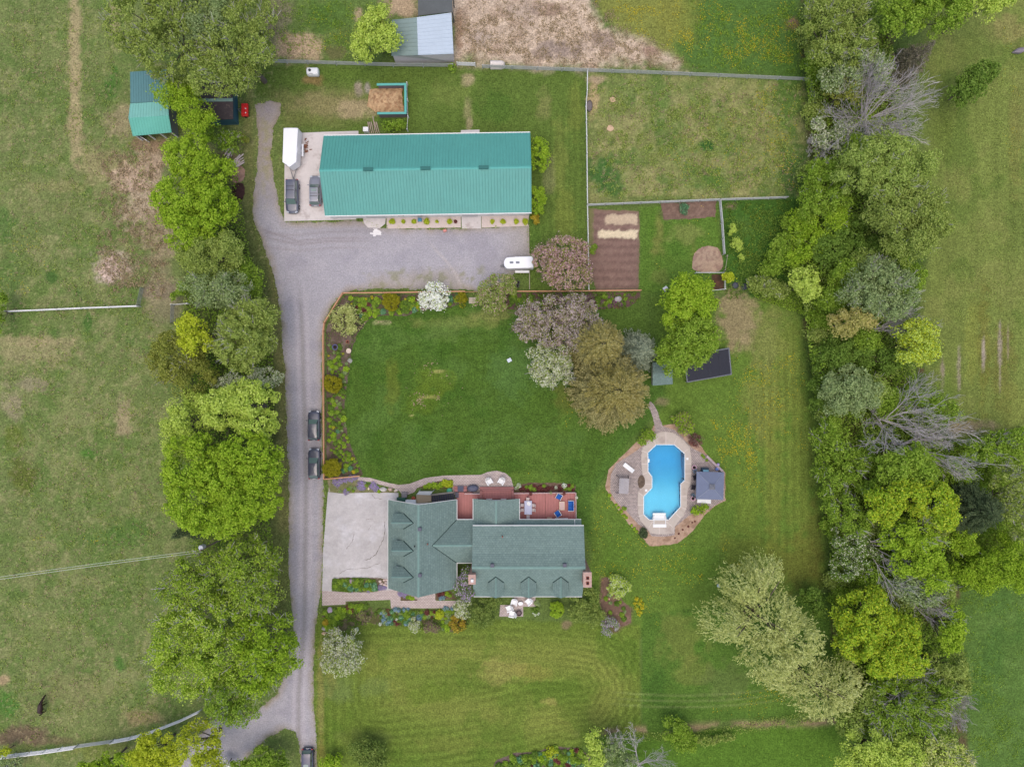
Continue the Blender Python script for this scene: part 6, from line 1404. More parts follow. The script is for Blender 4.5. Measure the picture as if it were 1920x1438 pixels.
p = P(654, 658, .6); t = thing('bird_bath', 'pale stone bird bath at the edge of the fence flower bed', 'bird bath', (p.x, p.y, 0)); m = MB(); m.lathe([(.12, 0), (.2, .05), (.1, .15), (.09, .5), (.22, .56)], 14); m.build('pedestal', M_wwhite, t); m = MB(); m.lathe([(.2, .55), (.36, .62), (.40, .70), (.36, .70), (.2, .62)], 18); m.build('bowl', surf('bath_stone', (206, 188, 170), ((4, .1),)), t)
stone('boulder', 'flat grey stone below the bird bath on the bed edge', 655.5, 676, .42, .42, .25, (150, 150, 140), 11)
pot('flower_pot', 'cobalt blue glazed pot in the upper fence flower bed', 628, 651, .42, .55, surf('cobalt', (32, 44, 110), ((3, .1),), rough=.25, spec=.6))
pot('flower_pot', 'small terracotta pot at the lawn edge above the bird bath', 651.5, 641, .22, .25, bpy.data.materials['terracotta'])
for i, (x, y) in enumerate([(971.5, 529.8), (970.5, 536)]): pot('black_pot', ('upper' if i == 0 else 'lower') + ' of two black tubs on the grass by the horse trailer', x, y, .26, .4, surf('tub_black', (66, 70, 80), ((3, .1),), rough=.5) if i == 0 else bpy.data.materials['tub_black'])
for i, (x, y) in enumerate([(1379, 535), (1396, 538)]): tag(MB().lathe([(.42, 0), (.5, .2), (.44, .24), (.38, .12)], 18, (*P(x, y, .2)[:2], 0)).build('garden_tub', bpy.data.materials['tub_black']), ('left' if i == 0 else 'right') + ' of two dark tubs in the rough grass by the compost corner', 'tub')
p = P(1247, 542, 1.5); t = thing('bird_house', 'white bird house on a post beside the bright maple', 'bird house', (p.x, p.y, 0), .6); m = MB(); m.box((0, 0, .7), (.1, .1, 1.4)); m.build('post', M_wood, t); m = MB(); m.box((0, 0, 1.55), (.55, .45, .4)); m.build('box', M_white, t); m = MB(); m.add([(-.35, -.32, 1.74), (.35, -.32, 1.74), (.35, 0, 1.98), (-.35, 0, 1.98), (-.35, .32, 1.74), (.35, .32, 1.74)], [(0, 1, 2, 3), (3, 2, 5, 4)]); m.build('roof', M_fw, t)
p = P(1348, 1098, 1.6); t = thing('bird_feeder', 'grey bird feeder on a pole at the left edge of the willow', 'bird feeder', (p.x, p.y, 0)); m = MB(); m.tube([(0, 0, 0), (0, 0, 1.6)], .05, 8); m.build('pole', M_gt, t); m = MB(); m.lathe([(.28, 1.5), (.3, 1.6), (.12, 1.9), (.04, 2.0)], 12); m.build('roof', M_galv, t)
p = P(1142, 1122, .4); stone('garden_ornament', 'small pinkish stone ornament in the soil bed east of the house', 1142, 1122, .18, .24, .5, (214, 168, 148), 40, cat='ornament')
p = P(787, 413, .5); t = thing('garden_bench', 'small blue bench against the barn wall among the clipped bushes', 'bench', (p.x, p.y, .04)); MB().box((0, 0, .45), (.6, .45, .05)).build('seat', surf('bench_blue', (84, 140, 170), ((3, .06),)), t); MB().box((0, .22, .7), (.6, .05, .5)).build('backrest', bpy.data.materials['bench_blue'], t)
for sx in (-1, 1): MB().box((sx * .26, 0, .22), (.05, .4, .44)).build('leg', M_black, t)
p = P(834, 432.5, .2); tag(MB().box((p.x, p.y, .16), (.55, .45, .3), .4, taper=.9).build('salt_block', surf('salt_pink', (206, 140, 128), ((3, .08),)), bevel=.03), 'pink-red block lying on the gravel in front of the barn beds', 'block')
p = P(1880, 1002 - 907, 0)
stone('fallen_branch_stub', 'weathered grey log end at the right edge of the east field', 1912, 95, 1.2, .45, .5, (132, 124, 130), 33, rz=.3, cat='log')

# ------------------------------------------------------------------ horse
hp = P(77, 1327, 1.0)
hs = thing('horse', 'dark brown horse grazing alone in the west pasture', 'horse', (hp.x, hp.y, 0), math.radians(84)); hs.scale = (1.1, 1.1, 1.1)
def skin(name, pts, edges, radii, mat, parent, sub=2, root=0):
    me = bpy.data.meshes.new(name); me.from_pydata(pts, edges, []); o = link(name, me, mat, parent)
    md = o.modifiers.new('skin', 'SKIN'); md.use_smooth_shade = True
    for i, r in enumerate(radii):
        me.skin_vertices[0].data[i].radius = (r if isinstance(r, tuple) else (r, r))
    me.skin_vertices[0].data[root].use_root = True
    s_ = o.modifiers.new('sub', 'SUBSURF'); s_.levels = sub; s_.render_levels = sub
    return o
# local +x = head; grazing, neck down
pts = [(-.62, 0, 1.18), (-.35, 0, 1.20), (.0, 0, 1.14), (.38, 0, 1.16), (.66, 0, 1.22), (.95, 0, 1.02), (1.22, .02, .66), (1.34, .04, .44), (1.46, .05, .22), (1.52, .06, .08)]
rad = [.24, .31, .31, .31, .25, .17, .135, .13, .09, .06]
ed = [(i, i + 1) for i in range(9)]
def leg(chain, r, at):
    b = len(pts); ed.append((at, b))
    for i, c in enumerate(chain):
        pts.append(c); rad.append(r[i])
        if i: ed.append((b + i - 1, b + i))
for s in (-1, 1):
    leg([(-.66 + .02 * s, s * .17, .95), (-.52 + .06 * s, s * .18, .72), (-.74 + .08 * s, s * .18, .46), (-.70 + .10 * s, s * .18, .12), (-.62 + .10 * s, s * .18, .03)], [.19, .12, .07, .05, .06], 0)
    leg([(.46, s * .16, .92), (.44 + .10 * s, s * .16, .52), (.42 + .12 * s, s * .16, .12), (.48 + .12 * s, s * .16, .03)], [.14, .075, .05, .06], 3)
M_horse = surf('horse_brown', (58, 40, 38), ((3, .15),), rough=.6)
skin('body', pts, ed, rad, M_horse, hs, 2, 2)
M_mane = surf('horse_hair', (26, 20, 20), ((8, .2),), rough=.7)
skin('tail', [(-.84, 0, 1.22), (-.98, 0, 1.0), (-1.0, 0, .65), (-.97, .01, .38)], [(0, 1), (1, 2), (2, 3)], [.05, .07, .08, .03], M_mane, hs)
skin('mane', [(.64, 0, 1.45), (.92, 0, 1.20), (1.2, .02, .82), (1.32, .04, .60)], [(0, 1), (1, 2), (2, 3)], [.03, .05, .05, .03], M_mane, hs)
for s in (-1, 1): skin('ear', [(1.24, s * .07, .60), (1.20, s * .10, .72)], [(0, 1)], [.035, .015], M_horse, hs, 1)
# ------------------------------------------------------------------ vegetation
def quads(name, c, U, V, mats, mi=None, parent=None):
    """one rhombus leaf per row: centre c, half axes U and V"""
    n = len(c); co = np.empty((n, 4, 3), np.float32); co[:, 0] = c + U; co[:, 1] = c + V; co[:, 2] = c - U; co[:, 3] = c - V
    me = bpy.data.meshes.new(name); me.vertices.add(4 * n); me.vertices.foreach_set('co', co.ravel())
    me.loops.add(4 * n); me.loops.foreach_set('vertex_index', np.arange(4 * n, dtype=np.int32))
    me.polygons.add(n); me.polygons.foreach_set('loop_start', np.arange(0, 4 * n, 4, dtype=np.int32)); me.polygons.foreach_set('loop_total', np.full(n, 4, np.int32))
    if mi is not None: me.polygons.foreach_set('material_index', mi.astype(np.int32))
    me.update(calc_edges=True)
    return link(name, me, mats, parent)

def rdir(g, n, zmin=-1.0):
    z = g.uniform(zmin, 1, n); t = g.uniform(0, 2 * np.pi, n); r = np.sqrt(1 - z * z)
    return np.stack([r * np.cos(t), r * np.sin(t), z], -1)

def leaf_axes(g, nrm, l, w_, along=None):
    a = rdir(g, len(nrm)) if along is None else along
    u = a - nrm * (a * nrm).sum(-1, keepdims=True); u /= np.maximum(np.linalg.norm(u, axis=-1, keepdims=True), 1e-6)
    v = np.cross(nrm, u); s_ = g.uniform(.7, 1.3, (len(nrm), 1))
    return u * l / 2 * s_, v * w_ / 2 * s_

M_bark = surf('bark', (104, 94, 84), ((3, .15), (9, .2)), rough=1.0); M_barkg = surf('pale_bark', (160, 150, 146), ((3, .12), (9, .15)), rough=1.0)
M_twig = surf('grey_twig', (188, 181, 180), ((5, .12),), rough=1.0); M_twigd = surf('brown_twig', (112, 92, 84), ((5, .15),), rough=1.0)
LM = dict(
    bright=leaf('leaf_bright', (92, 124, 30), (122, 152, 40), (156, 178, 66), hue=(140, 162, 48)),
    yellow=leaf('leaf_yellow', (120, 138, 28), (150, 164, 40), (182, 190, 72), hue=(166, 172, 50)),
    gold=leaf('leaf_gold', (134, 118, 34), (168, 150, 50), (196, 178, 80), hue=(158, 138, 44), k=1.25),
    lime=leaf('leaf_lime', (122, 146, 52), (154, 174, 72), (184, 198, 104), hue=(168, 184, 84)),
    pale=leaf('leaf_pale', (104, 126, 50), (130, 150, 70), (160, 174, 98), hue=(142, 158, 80)),
    green=leaf('leaf_green', (82, 112, 32), (112, 140, 46), (146, 168, 74), hue=(126, 148, 52)),
    deep=leaf('leaf_deep', (66, 90, 34), (90, 116, 46), (120, 144, 68), hue=(100, 124, 48)),
    olive=leaf('leaf_olive', (94, 112, 46), (124, 142, 66), (158, 170, 96), hue=(134, 146, 72)),
    sage=leaf('leaf_sage', (92, 112, 66), (122, 140, 88), (156, 170, 118), hue=(136, 150, 100)),
    brown=leaf('leaf_brownolive', (98, 106, 42), (124, 130, 58), (152, 154, 84), hue=(116, 126, 52)),
    larch=leaf('leaf_larch', (106, 102, 64), (136, 130, 86), (166, 158, 114), hue=(124, 124, 72), k=1.65),
    larchy=leaf('leaf_larch_tip', (110, 106, 56), (140, 132, 76), (170, 158, 104), hue=(130, 124, 66), k=1.45),
    spruce=leaf('leaf_spruce', (100, 112, 92), (138, 148, 126), (176, 182, 156), hue=(124, 132, 104), k=1.35),
    darkcon=leaf('leaf_dark_conifer', (50, 66, 44), (74, 90, 62), (104, 116, 84), hue=(84, 96, 62), k=1.2),
    greycon=leaf('leaf_grey_conifer', (92, 88, 72), (122, 116, 98), (150, 142, 126), hue=(104, 106, 80), k=1.2),
    willow=leaf('leaf_willow', (124, 132, 72), (152, 158, 96), (180, 182, 126), hue=(146, 152, 84), k=1.75),
    yew=leaf('leaf_yew', (72, 94, 42), (100, 120, 56), (138, 152, 82), hue=(112, 126, 60)),
    cedar=leaf('leaf_globe_cedar', (92, 96, 18), (124, 124, 30), (152, 146, 52), hue=(130, 122, 30)),
    peach=leaf('leaf_peach', (126, 124, 66), (154, 146, 84), (180, 168, 112), hue=(136, 144, 70)),
    white=leaf('blossom_white', (206, 208, 190), (228, 230, 220), (240, 240, 234), hue=(222, 226, 206), k=1.35),
    cream=leaf('blossom_cream', (186, 190, 156), (208, 210, 182), (226, 226, 206), hue=(196, 200, 166), k=1.15),
    pink=leaf('blossom_pink', (160, 126, 122), (188, 154, 152), (214, 188, 186), hue=(174, 140, 132), k=1.3),
    mauve=leaf('blossom_mauve', (148, 132, 128), (178, 162, 160), (206, 194, 192), hue=(160, 148, 130), k=1.35),
    lilac=leaf('blossom_lilac', (162, 140, 170), (194, 174, 202), (220, 204, 222), hue=(186, 164, 190), k=1.0),
    purple=leaf('flower_purple', (140, 116, 172), (168, 148, 200), (190, 174, 216), hue=(156, 136, 188), k=1.05),
    magenta=leaf('flower_magenta', (112, 50, 104), (146, 78, 136), (172, 112, 160), hue=(130, 66, 110), k=1.0),
    blue=leaf('flower_blue', (120, 148, 184), (150, 174, 204), (180, 198, 220), hue=(134, 160, 190), k=.95),
    yflower=leaf('flower_yellow', (206, 180, 24), (226, 204, 46), (238, 222, 92), hue=(222, 202, 50), k=.9),
    redleaf=leaf('leaf_dark_red', (74, 40, 40), (100, 58, 56), (130, 86, 80), hue=(90, 52, 46)),
    tan=leaf('leaf_dry', (150, 132, 104), (178, 158, 126), (206, 186, 152), hue=(160, 146, 110), k=1.0),
    bluegreen=leaf('leaf_blue_green', (58, 98, 66), (86, 126, 90), (124, 156, 118), hue=(76, 112, 76)),
    twigs=leaf('twig_haze', (120, 100, 88), (146, 124, 110), (170, 150, 136), hue=(134, 116, 96), k=1.0),
)

def outline(g):
    a = g.uniform(-1, 1, 6) * np.array([.0, .09, .08, .07, .05, .04]); ph = g.uniform(0, 6.28, 6)
    return lambda t: 1 + sum(a[k] * np.cos((k + 1) * t + ph[k]) for k in range(6))

STY = dict(   # clump radius, leaf length, width, coverage, inner share, flat
    maple=dict(rc=.72, l=.27, w=.20, cov=1.05, ko=1.6, nz=.75),
    fine=dict(rc=.75, l=.24, w=.18, cov=1.0, ko=1.35, nz=.7),
    soft=dict(rc=.9, l=.23, w=.16, cov=.95, ko=1.6, nz=.95),
    airy=dict(rc=.80, l=.24, w=.18, cov=.70, ko=1.6, nz=1.0, twig=1),
    blossom=dict(rc=.55, l=.20, w=.17, cov=.95, ko=1.3, nz=.9),
    shrub=dict(rc=.42, l=.17, w=.13, cov=1.0, ko=1.3, nz=.7),
    globe=dict(rc=.24, l=.13, w=.08, cov=1.3, ko=2.6, nz=.5),
)

def crown_points(g, lobes, Ht, style, zbase=.25):
    s = STY[style]; C_, N_ = [], []; tops = []
    for (cx, cy, rx, ry) in lobes:
        zc = Ht * .62; f = (H - zc) / H / PXM; RX, RY = rx * f * 1.07, ry * f * 1.07; c = np.array([(cx - 960) * f, (719 - cy) * f, zc])
        rc = min(s['rc'], .45 * min(RX, RY)); hz = min(Ht * .36, 1.0 * min(RX, RY)); c[2] = max(Ht - hz - rc * .6, Ht * .35)
        A = np.pi * RX * RY * 1.5; n = max(5, int(A / (np.pi * rc * rc) * s['ko']))
        d = rdir(g, n, -.25); o = outline(g); t = np.arctan2(d[:, 1], d[:, 0]); k = o(t)
        rad = np.where(g.rand(n) < .75, g.uniform(.82, 1.0, n), g.uniform(.45, .85, n))
        ex = np.maximum(1 - rc / np.array([RX, RY]) * .75, .3)
        cc = c + np.stack([d[:, 0] * RX * ex[0] * rad * k, d[:, 1] * RY * ex[1] * rad * k, d[:, 2] * hz * rad * np.where(d[:, 2] < 0, .6, 1)], -1)
        cc[:, 2] += g.uniform(-.5, .5, n) * min(rc, hz * .3)
        tops.append((cc, rc))
        m = int(s['cov'] * 5.0 * rc * rc / (s['l'] * s['w'] / 2)); m = max(12, m)
        crs = rc * (g.uniform(.45, 1.4, n) if style != 'globe' else g.uniform(.85, 1.1, n))
        ci = np.repeat(np.arange(n), m)
        dd = rdir(g, n * m, -.55); rr = g.uniform(.5, 1.05, (n * m, 1)) ** .6; rr = np.where(g.rand(n * m, 1) < (.14 if style != 'globe' else 0), rr * g.uniform(1.0, 1.75, (n * m, 1)), rr)
        sq = np.array([1, 1, .75])
        C_.append(cc[ci] + dd * rr * crs[ci][:, None] * sq)
        nn = dd * .8 + np.array([0, 0, .55]) + rdir(g, n * m) * s['nz']; nn /= np.linalg.norm(nn, axis=1, keepdims=True); N_.append(nn)
    return np.concatenate(C_), np.concatenate(N_), tops

def trunk_mesh(g, base, Ht, tops, mat, parent, r0, nl=14, twig=0, r1=.05):
    m = MB(); b = Vector(base); fork = b + Vector((g.uniform(-.1, .1), g.uniform(-.1, .1), Ht * .28))
    m.tube([b - Vector((0, 0, .1)), b.lerp(fork, .5), fork], [r0 * 1.25, r0, r0 * .85], 8)
    allc = np.concatenate([t[0] for t in tops]); idx = g.permutation(len(allc))[:nl]
    for i in idx:
        e = Vector(allc[i]); mid = fork.lerp(e, .5) + Vector((g.uniform(-.4, .4), g.uniform(-.4, .4), g.uniform(.0, .6))); m.tube([fork, mid, e], [r0 * .5, r0 * .3, r1], 5)
    if twig:
        n = int(len(allc) * twig); idx = g.permutation(len(allc))[:n]
        for i in idx:
            s_ = Vector(allc[i]); out = (s_ - fork); out.normalize()
            for k in range(4):
                d = (out + Vector(rdir(g, 1)[0]) * .8 + Vector((0, 0, .3))).normalized(); e = s_ + d * (g.uniform(.7, 1.6) * min(1, Ht / 7)); q_ = s_.lerp(e, .5) + Vector(rdir(g, 1)[0]) * .12
                m.tube([s_ - out * .5, q_, e], [.04, .028, .018], 3, 1, caps=False)
    return m.build('trunk', [mat, M_twig if mat is M_bark else mat], parent)

NT = [0]
def tree(label, style, mat, Ht, lobes, name='tree', cat='tree', group=None, bark=None, mix=None, twig=None, dens=1.0):
    """mix = (material, share, part name): e.g. blossom among the leaves, as a part of its own"""
    NT[0] += 1; g = np.random.RandomState(100 + NT[0])
    if isinstance(lobes, tuple): lobes = [lobes]
    zc = Ht * .62; f = (H - zc) / H / PXM; wts = np.array([l[2] * l[3] for l in lobes]); cx = (np.array([l[0] for l in lobes]) * wts).sum() / wts.sum(); cy = (np.array([l[1] for l in lobes]) * wts).sum() / wts.sum()
    base = ((cx - 960) * f, (719 - cy) * f, 0.0)
    t = thing(name, label, cat, base, 0, group)
    C_, N_, tops = crown_points(g, lobes, Ht, style)
    C_ = C_ - np.array(base); tops = [(a - np.array(base), r) for a, r in tops]
    ok = C_[:, 2] > .03
    C_, N_ = C_[ok], N_[ok]
    if dens < 1: k = g.rand(len(C_)) < dens; C_, N_ = C_[k], N_[k]
    s = STY[style]; U, V = leaf_axes(g, N_, s['l'], s['w'])
    if mix:
        k = g.rand(len(C_)) < mix[1]
        quads('crown', C_[~k], U[~k], V[~k], LM[mat], None, t); quads(mix[2], C_[k] + N_[k] * .05, U[k], V[k], LM[mix[0]], None, t)
    else: quads('crown', C_, U, V, LM[mat], None, t)
    tw = s.get('twig', 0) * .36 if twig is None else twig
    trunk_mesh(g, (0, 0, 0), Ht, tops, bark or M_bark, t, max(.05, Ht * .022), 10 if Ht > 4 else 6, tw, .05 if Ht > 4 else .02)
    return t

def bare(label, Ht, cx, cy, R, n1=11, seed=1, mat=None, name='bare_tree', squash=1.0, az=None, group=None, rmin=.016, f0=.18):
    """leafless tree: limbs fan out from a low fork, each with branches and twigs"""
    g = random.Random(seed); b = P(cx, cy, 0); t = thing(name, label, 'tree', (b.x, b.y, 0), 0, group); m = MB()
    r0 = Ht * .013 + .05; fork = Vector((0, 0, Ht * f0)); m.tube([(0, 0, -.1), fork * .5, fork], [r0 * 1.3, r0, r0 * .9], 8)
    def br(p0, d, L, r, lev):
        pts = [p0]; n = 4; dd = d.copy(); p = p0
        for i in range(n):
            dd = (dd + Vector((g.gauss(0, .10), g.gauss(0, .10), g.gauss(.03, .07)))).normalized(); p = p + dd * (L / n); pts.append(p)
        m.tube(pts, [max(rmin, r * (1 - .8 * i / n)) for i in range(n + 1)], 5 if lev == 0 else 3, caps=False)
        if lev >= 3: return
        k = (7, 4, 3)[lev]
        for i in range(k):
            u = g.uniform(.25, 1.0) if lev else g.uniform(.22, .98); q_ = u * n; j = min(n - 1, int(q_)); s_ = pts[j].lerp(pts[j + 1], q_ - j)
            side = Vector((g.gauss(0, 1), g.gauss(0, 1), g.gauss(.35, .6))).normalized(); nd = (dd * 1.15 + side * .75).normalized()
            br(s_, nd, L * g.uniform(.38, .58), r * .5, lev + 1)
    for i in range(n1):
        a = (2 * math.pi * i / n1 + g.uniform(-.3, .3)) if az is None else math.radians(az[0] + (az[1] - az[0]) * (i + .5) / n1 + g.uniform(-8, 8))
        el = g.uniform(.35, 1.1); rr = R * g.uniform(.7, 1.0)
        d = Vector((math.cos(a), math.sin(a) * squash, math.tan(el) * .8)).normalized()
        br(fork + Vector((0, 0, g.uniform(-.1, .25) * Ht * .3)), d, min(Ht * .75, rr / max(.3, math.hypot(d.x, d.y))) * .8, r0 * .42, 0)
    m.build('branches', mat or M_twig, t)
    return t

def conifer(label, Ht, bx_, by_, R, mat, mat2=None, name='conifer', droop=.15, seed=1, dens=1.0, lf=(.30, .10), dome=.0, nb=None):
    """whorls of boughs round a straight stem; position given at the foot"""
    g = np.random.RandomState(seed); b = P(bx_, by_, 0); t = thing(name, label, 'tree', (b.x, b.y, 0))
    MB().tube([(0, 0, -.1), (0, 0, Ht * .5), (0, 0, Ht * .97)], [Ht * .02 + .06, Ht * .014 + .04, .03], 8).build('trunk', M_bark, t)
    Cs, Us, Ns = [], [], []; lv = int(Ht / .45)
    for i in range(lv):
        z = Ht * (.06 + .93 * i / (lv - 1)); u = z / Ht; rad = R * ((1 - u) ** (.75 - .35 * dome) + .03); n = max(5, int((nb or 13) * (.4 + .6 * (1 - u))))
        for k in range(n):
            a = g.uniform(0, 6.283); L = rad * g.uniform(.75, 1.08); d = np.array([math.cos(a), math.sin(a), -droop + g.uniform(-.1, .12)]); sd_ = np.array([-d[1], d[0], 0])
            q_ = int(max(4, L * 16 * dens)); tt = g.uniform(.12, 1, q_) ** .7; wd = (.10 + .34 * L / 2.5 * (1 - tt * .75)) * g.choice([-1, 1], q_)
            s_ = np.abs(wd) * g.uniform(.2, 1, q_) * np.sign(wd)
            Cs.append(np.array([0, 0, z]) + d * (L * tt)[:, None] + sd_ * s_[:, None] + np.array([0, 0, 1]) * (-.25 * L * tt ** 2 * droop + g.uniform(-.08, .08, q_))[:, None])
            al = d[None] * 1.0 + sd_[None] * np.sign(wd)[:, None] * .7 + rdir(g, q_) * .35; Us.append(al)
            nn = np.array([0, 0, 1.0]) + rdir(g, q_) * .6; Ns.append(nn / np.linalg.norm(nn, axis=1, keepdims=True))
    C_, al, N_ = np.concatenate(Cs), np.concatenate(Us), np.concatenate(Ns); U, V = leaf_axes(g, N_, lf[0], lf[1], al)
    mats = [LM[mat]] + ([LM[mat2]] if mat2 else []); mi = (g.rand(len(C_)) < .0 + (C_[:, 2] / Ht > .55) * .75).astype(int) if mat2 else None
    quads('boughs', C_, U, V, mats, mi, t); return t

def willow(label, Ht, lobes, seed, mat='willow', dens=1.0):
    g = np.random.RandomState(seed); zc = Ht * .6; f = (H - zc) / H / PXM; wts = np.array([l[2] * l[3] for l in lobes]); cx = (np.array([l[0] for l in lobes]) * wts).sum() / wts.sum(); cy = (np.array([l[1] for l in lobes]) * wts).sum() / wts.sum()
    base = np.array([(cx - 960) * f, (719 - cy) * f, 0.]); t = thing('willow', label, 'tree', tuple(base)); Cs, Al = [], []; tops = []
    for (x, y, rx, ry) in lobes:
        c = np.array([(x - 960) * f, (719 - y) * f, Ht * .45]) - base; RX, RY = rx * f, ry * f; hz = Ht * .5
        n = int(RX * RY * np.pi * 6.5 * dens); d = rdir(g, n, .02); k = outline(g)(np.arctan2(d[:, 1], d[:, 0])); rad = g.uniform(.35, 1.0, n) ** .5
        p0 = c + np.stack([d[:, 0] * RX * rad * k * .86, d[:, 1] * RY * rad * k * .86, d[:, 2] * hz * rad], -1); tops.append((p0[:40], .5))
        out = p0 - np.array([0, 0, Ht * .3]) ; out[:, 2] = 0; out /= np.maximum(np.linalg.norm(out, axis=1, keepdims=True), .01); out = out + rdir(g, n) * .8
        for s_ in range(9):
            tt = s_ / 9.; q_ = p0 + out * (tt * 1.1) + np.array([0, 0, -1.0]) * (tt ** 2 * 1.6) + g.normal(0, .10, (n, 3)); Cs.append(q_); Al.append(out * 1.0 + np.array([0, 0, -2.0]) * tt + g.normal(0, .5, (n, 3)))
    C_, al = np.concatenate(Cs), np.concatenate(Al); ok = C_[:, 2] > .1; C_, al = C_[ok], al[ok]; nn = np.array([0, 0, 1.]) + rdir(g, len(C_)) * .9; nn /= np.linalg.norm(nn, axis=1, keepdims=True)
    U, V = leaf_axes(g, nn, .42, .13, al); quads('crown', C_, U, V, LM[mat], None, t); trunk_mesh(g, (0, 0, 0), Ht, tops, M_bark, t, .45, 14, 0); return t

# ---- western tree line
tree('huge pale grey-green tree over the teal-roofed field shed', 'airy', 'olive', 15, [(268, 50, 62, 58), (330, 95, 70, 66), (350, 25, 70, 50)], mix=None)
tree('large olive tree with grey twigs at the west end of the paddock fence', 'airy', 'olive', 15, [(445, 95, 68, 72), (480, 45, 48, 50), (425, 150, 60, 44), (505, 120, 28, 30)])
tree('dark olive tree at the top edge between two larger pale trees', 'soft', 'sage', 14, [(405, 20, 55, 42), (410, 70, 50, 40)])
tree('yellow-green tree standing between the teal shed and the dark shed', 'soft', 'bright', 10, [(335, 185, 36, 24), (365, 205, 34, 40), (382, 240, 34, 26)])
tree('small brushy tree below the dark shed, next to the birch logs', 'airy', 'green', 5, [(430, 265, 26, 22), (385, 250, 26, 18)])
tree('dense rounded yellow-green tree right below the teal field shed', 'fine', 'bright', 11, [(362, 298, 54, 42), (380, 325, 56, 40)])
tree('bright clumpy maple below the dense rounded tree, opposite the barn pad', 'maple', 'bright', 12, [(350, 380, 58, 46), (395, 395, 50, 52), (365, 425, 64, 50)])
tree('olive feathery tree directly below the bright clumpy maple', 'soft', 'olive', 11, [(400, 478, 56, 46), (440, 470, 34, 30), (370, 490, 30, 26)])
tree('small round green tree at the gravel edge across from the drive bend', 'soft', 'green', 7, (468, 520, 25, 38))
tree('grey-green airy tree above the bright yellow one in the west line', 'airy', 'sage', 10, [(395, 540, 52, 40), (440, 545, 40, 34)])
tree('broad olive-green round tree at the drive side of the west line', 'fine', 'olive', 12, [(460, 625, 58, 58), (455, 655, 56, 44), (480, 600, 44, 44)], twig=.25)
tree('bright yellow small tree tucked against the broad olive-green one', 'maple', 'yellow', 12, [(370, 612, 27, 26), (380, 645, 28, 24)])
tree('soft brownish-olive tree bulging into the west pasture', 'soft', 'brown', 10, [(330, 670, 54, 54), (365, 705, 46, 44)], twig=.15)
tree('white-flowering shrub strip showing between two trees beside the drive', 'blossom', 'sage', 6, [(500, 706, 36, 18), (430, 714, 34, 14)], mix=('cream', .5, 'blossom'), cat='flowering tree')
tree('light green maple above the giant bright maple', 'maple', 'lime', 13, [(475, 745, 52, 36), (430, 765, 46, 40), (490, 790, 40, 34)])
tree('pale olive tree at the pasture side above the giant bright maple', 'soft', 'lime', 12, [(360, 785, 46, 46), (350, 830, 34, 36)])
tree('giant bright broccoli-like maple, the largest in the west line', 'maple', 'bright', 15, [(475, 845, 56, 46), (370, 865, 54, 56), (430, 885, 60, 54), (385, 935, 66, 58), (470, 930, 62, 54), (420, 970, 66, 34), (500, 885, 40, 40)])
conifer('dark conifer tip sticking out below the giant bright maple', 11, 388, 978, 2.6, 'darkcon', None, 'spruce', .2, 31)
tree('airy yellow-green tree with grey limbs below the utility pole', 'airy', 'olive', 13, [(400, 1080, 70, 48), (470, 1050, 62, 52), (360, 1100, 56, 44), (490, 1105, 48, 36)], mix=('bright', .5, 'young_leaves'))
tree('big bright yellow-green tree bulging into the lower west pasture', 'airy', 'bright', 13, [(345, 1200, 66, 62), (395, 1165, 70, 56), (360, 1255, 66, 48), (420, 1225, 60, 60)], mix=('lime', .4, 'young_leaves'))
tree('yellow-green airy tree leaning over the drive opposite the white apple tree', 'airy', 'bright', 13, [(500, 1195, 60, 50), (520, 1225, 50, 44), (480, 1250, 52, 50)])
tree('greener airy tree at the fork of the drive', 'airy', 'green', 12, [(440, 1290, 56, 46), (450, 1320, 48, 26)])
tree('pale yellow tree with grey twigs by the lane at the bottom', 'airy', 'yellow', 9, [(378, 1390, 42, 42), (395, 1420, 34, 26)], mix=None)
tree('bright yellow shrub tree behind the white lane fence', 'maple', 'yellow', 8, [(300, 1390, 36, 26), (310, 1420, 36, 26), (275, 1415, 30, 22)])
tree('yellow-green bush at the bottom edge left of the yellow shrub tree', 'maple', 'bright', 7, [(220, 1428, 40, 24), (180, 1434, 30, 16)])
tree('leafy green bush in the grass wedge of the drive fork', 'maple', 'green', 6, [(495, 1428, 44, 26), (460, 1434, 30, 16), (525, 1434, 22, 16)])
tree('small white-flowering bush at the bottom edge by the lane', 'blossom', 'sage', 3, (425, 1434, 14, 12), mix=('white', .6, 'blossom'), cat='flowering shrub', name='shrub')
tree('small yellowish bush in the bottom left corner by the fence', 'shrub', 'yellow', 3, [(10, 1408, 14, 9)], name='shrub', cat='shrub')
tree('grey twiggy shrub below the fence in the bottom left corner', 'airy', 'sage', 3, [(20, 1432, 22, 12)], name='shrub', cat='shrub')
tree('green bush cut by the left edge above the pasture fence', 'airy', 'green', 4, [(2, 575, 14, 30), (0, 610, 10, 20)], name='shrub', cat='shrub', twig=0)
tree('small scrubby bush by the pasture gap under the western trees', 'airy', 'green', 2.2, [(340, 540, 10, 16), (330, 555, 10, 10)], name='shrub', cat='shrub', twig=0)

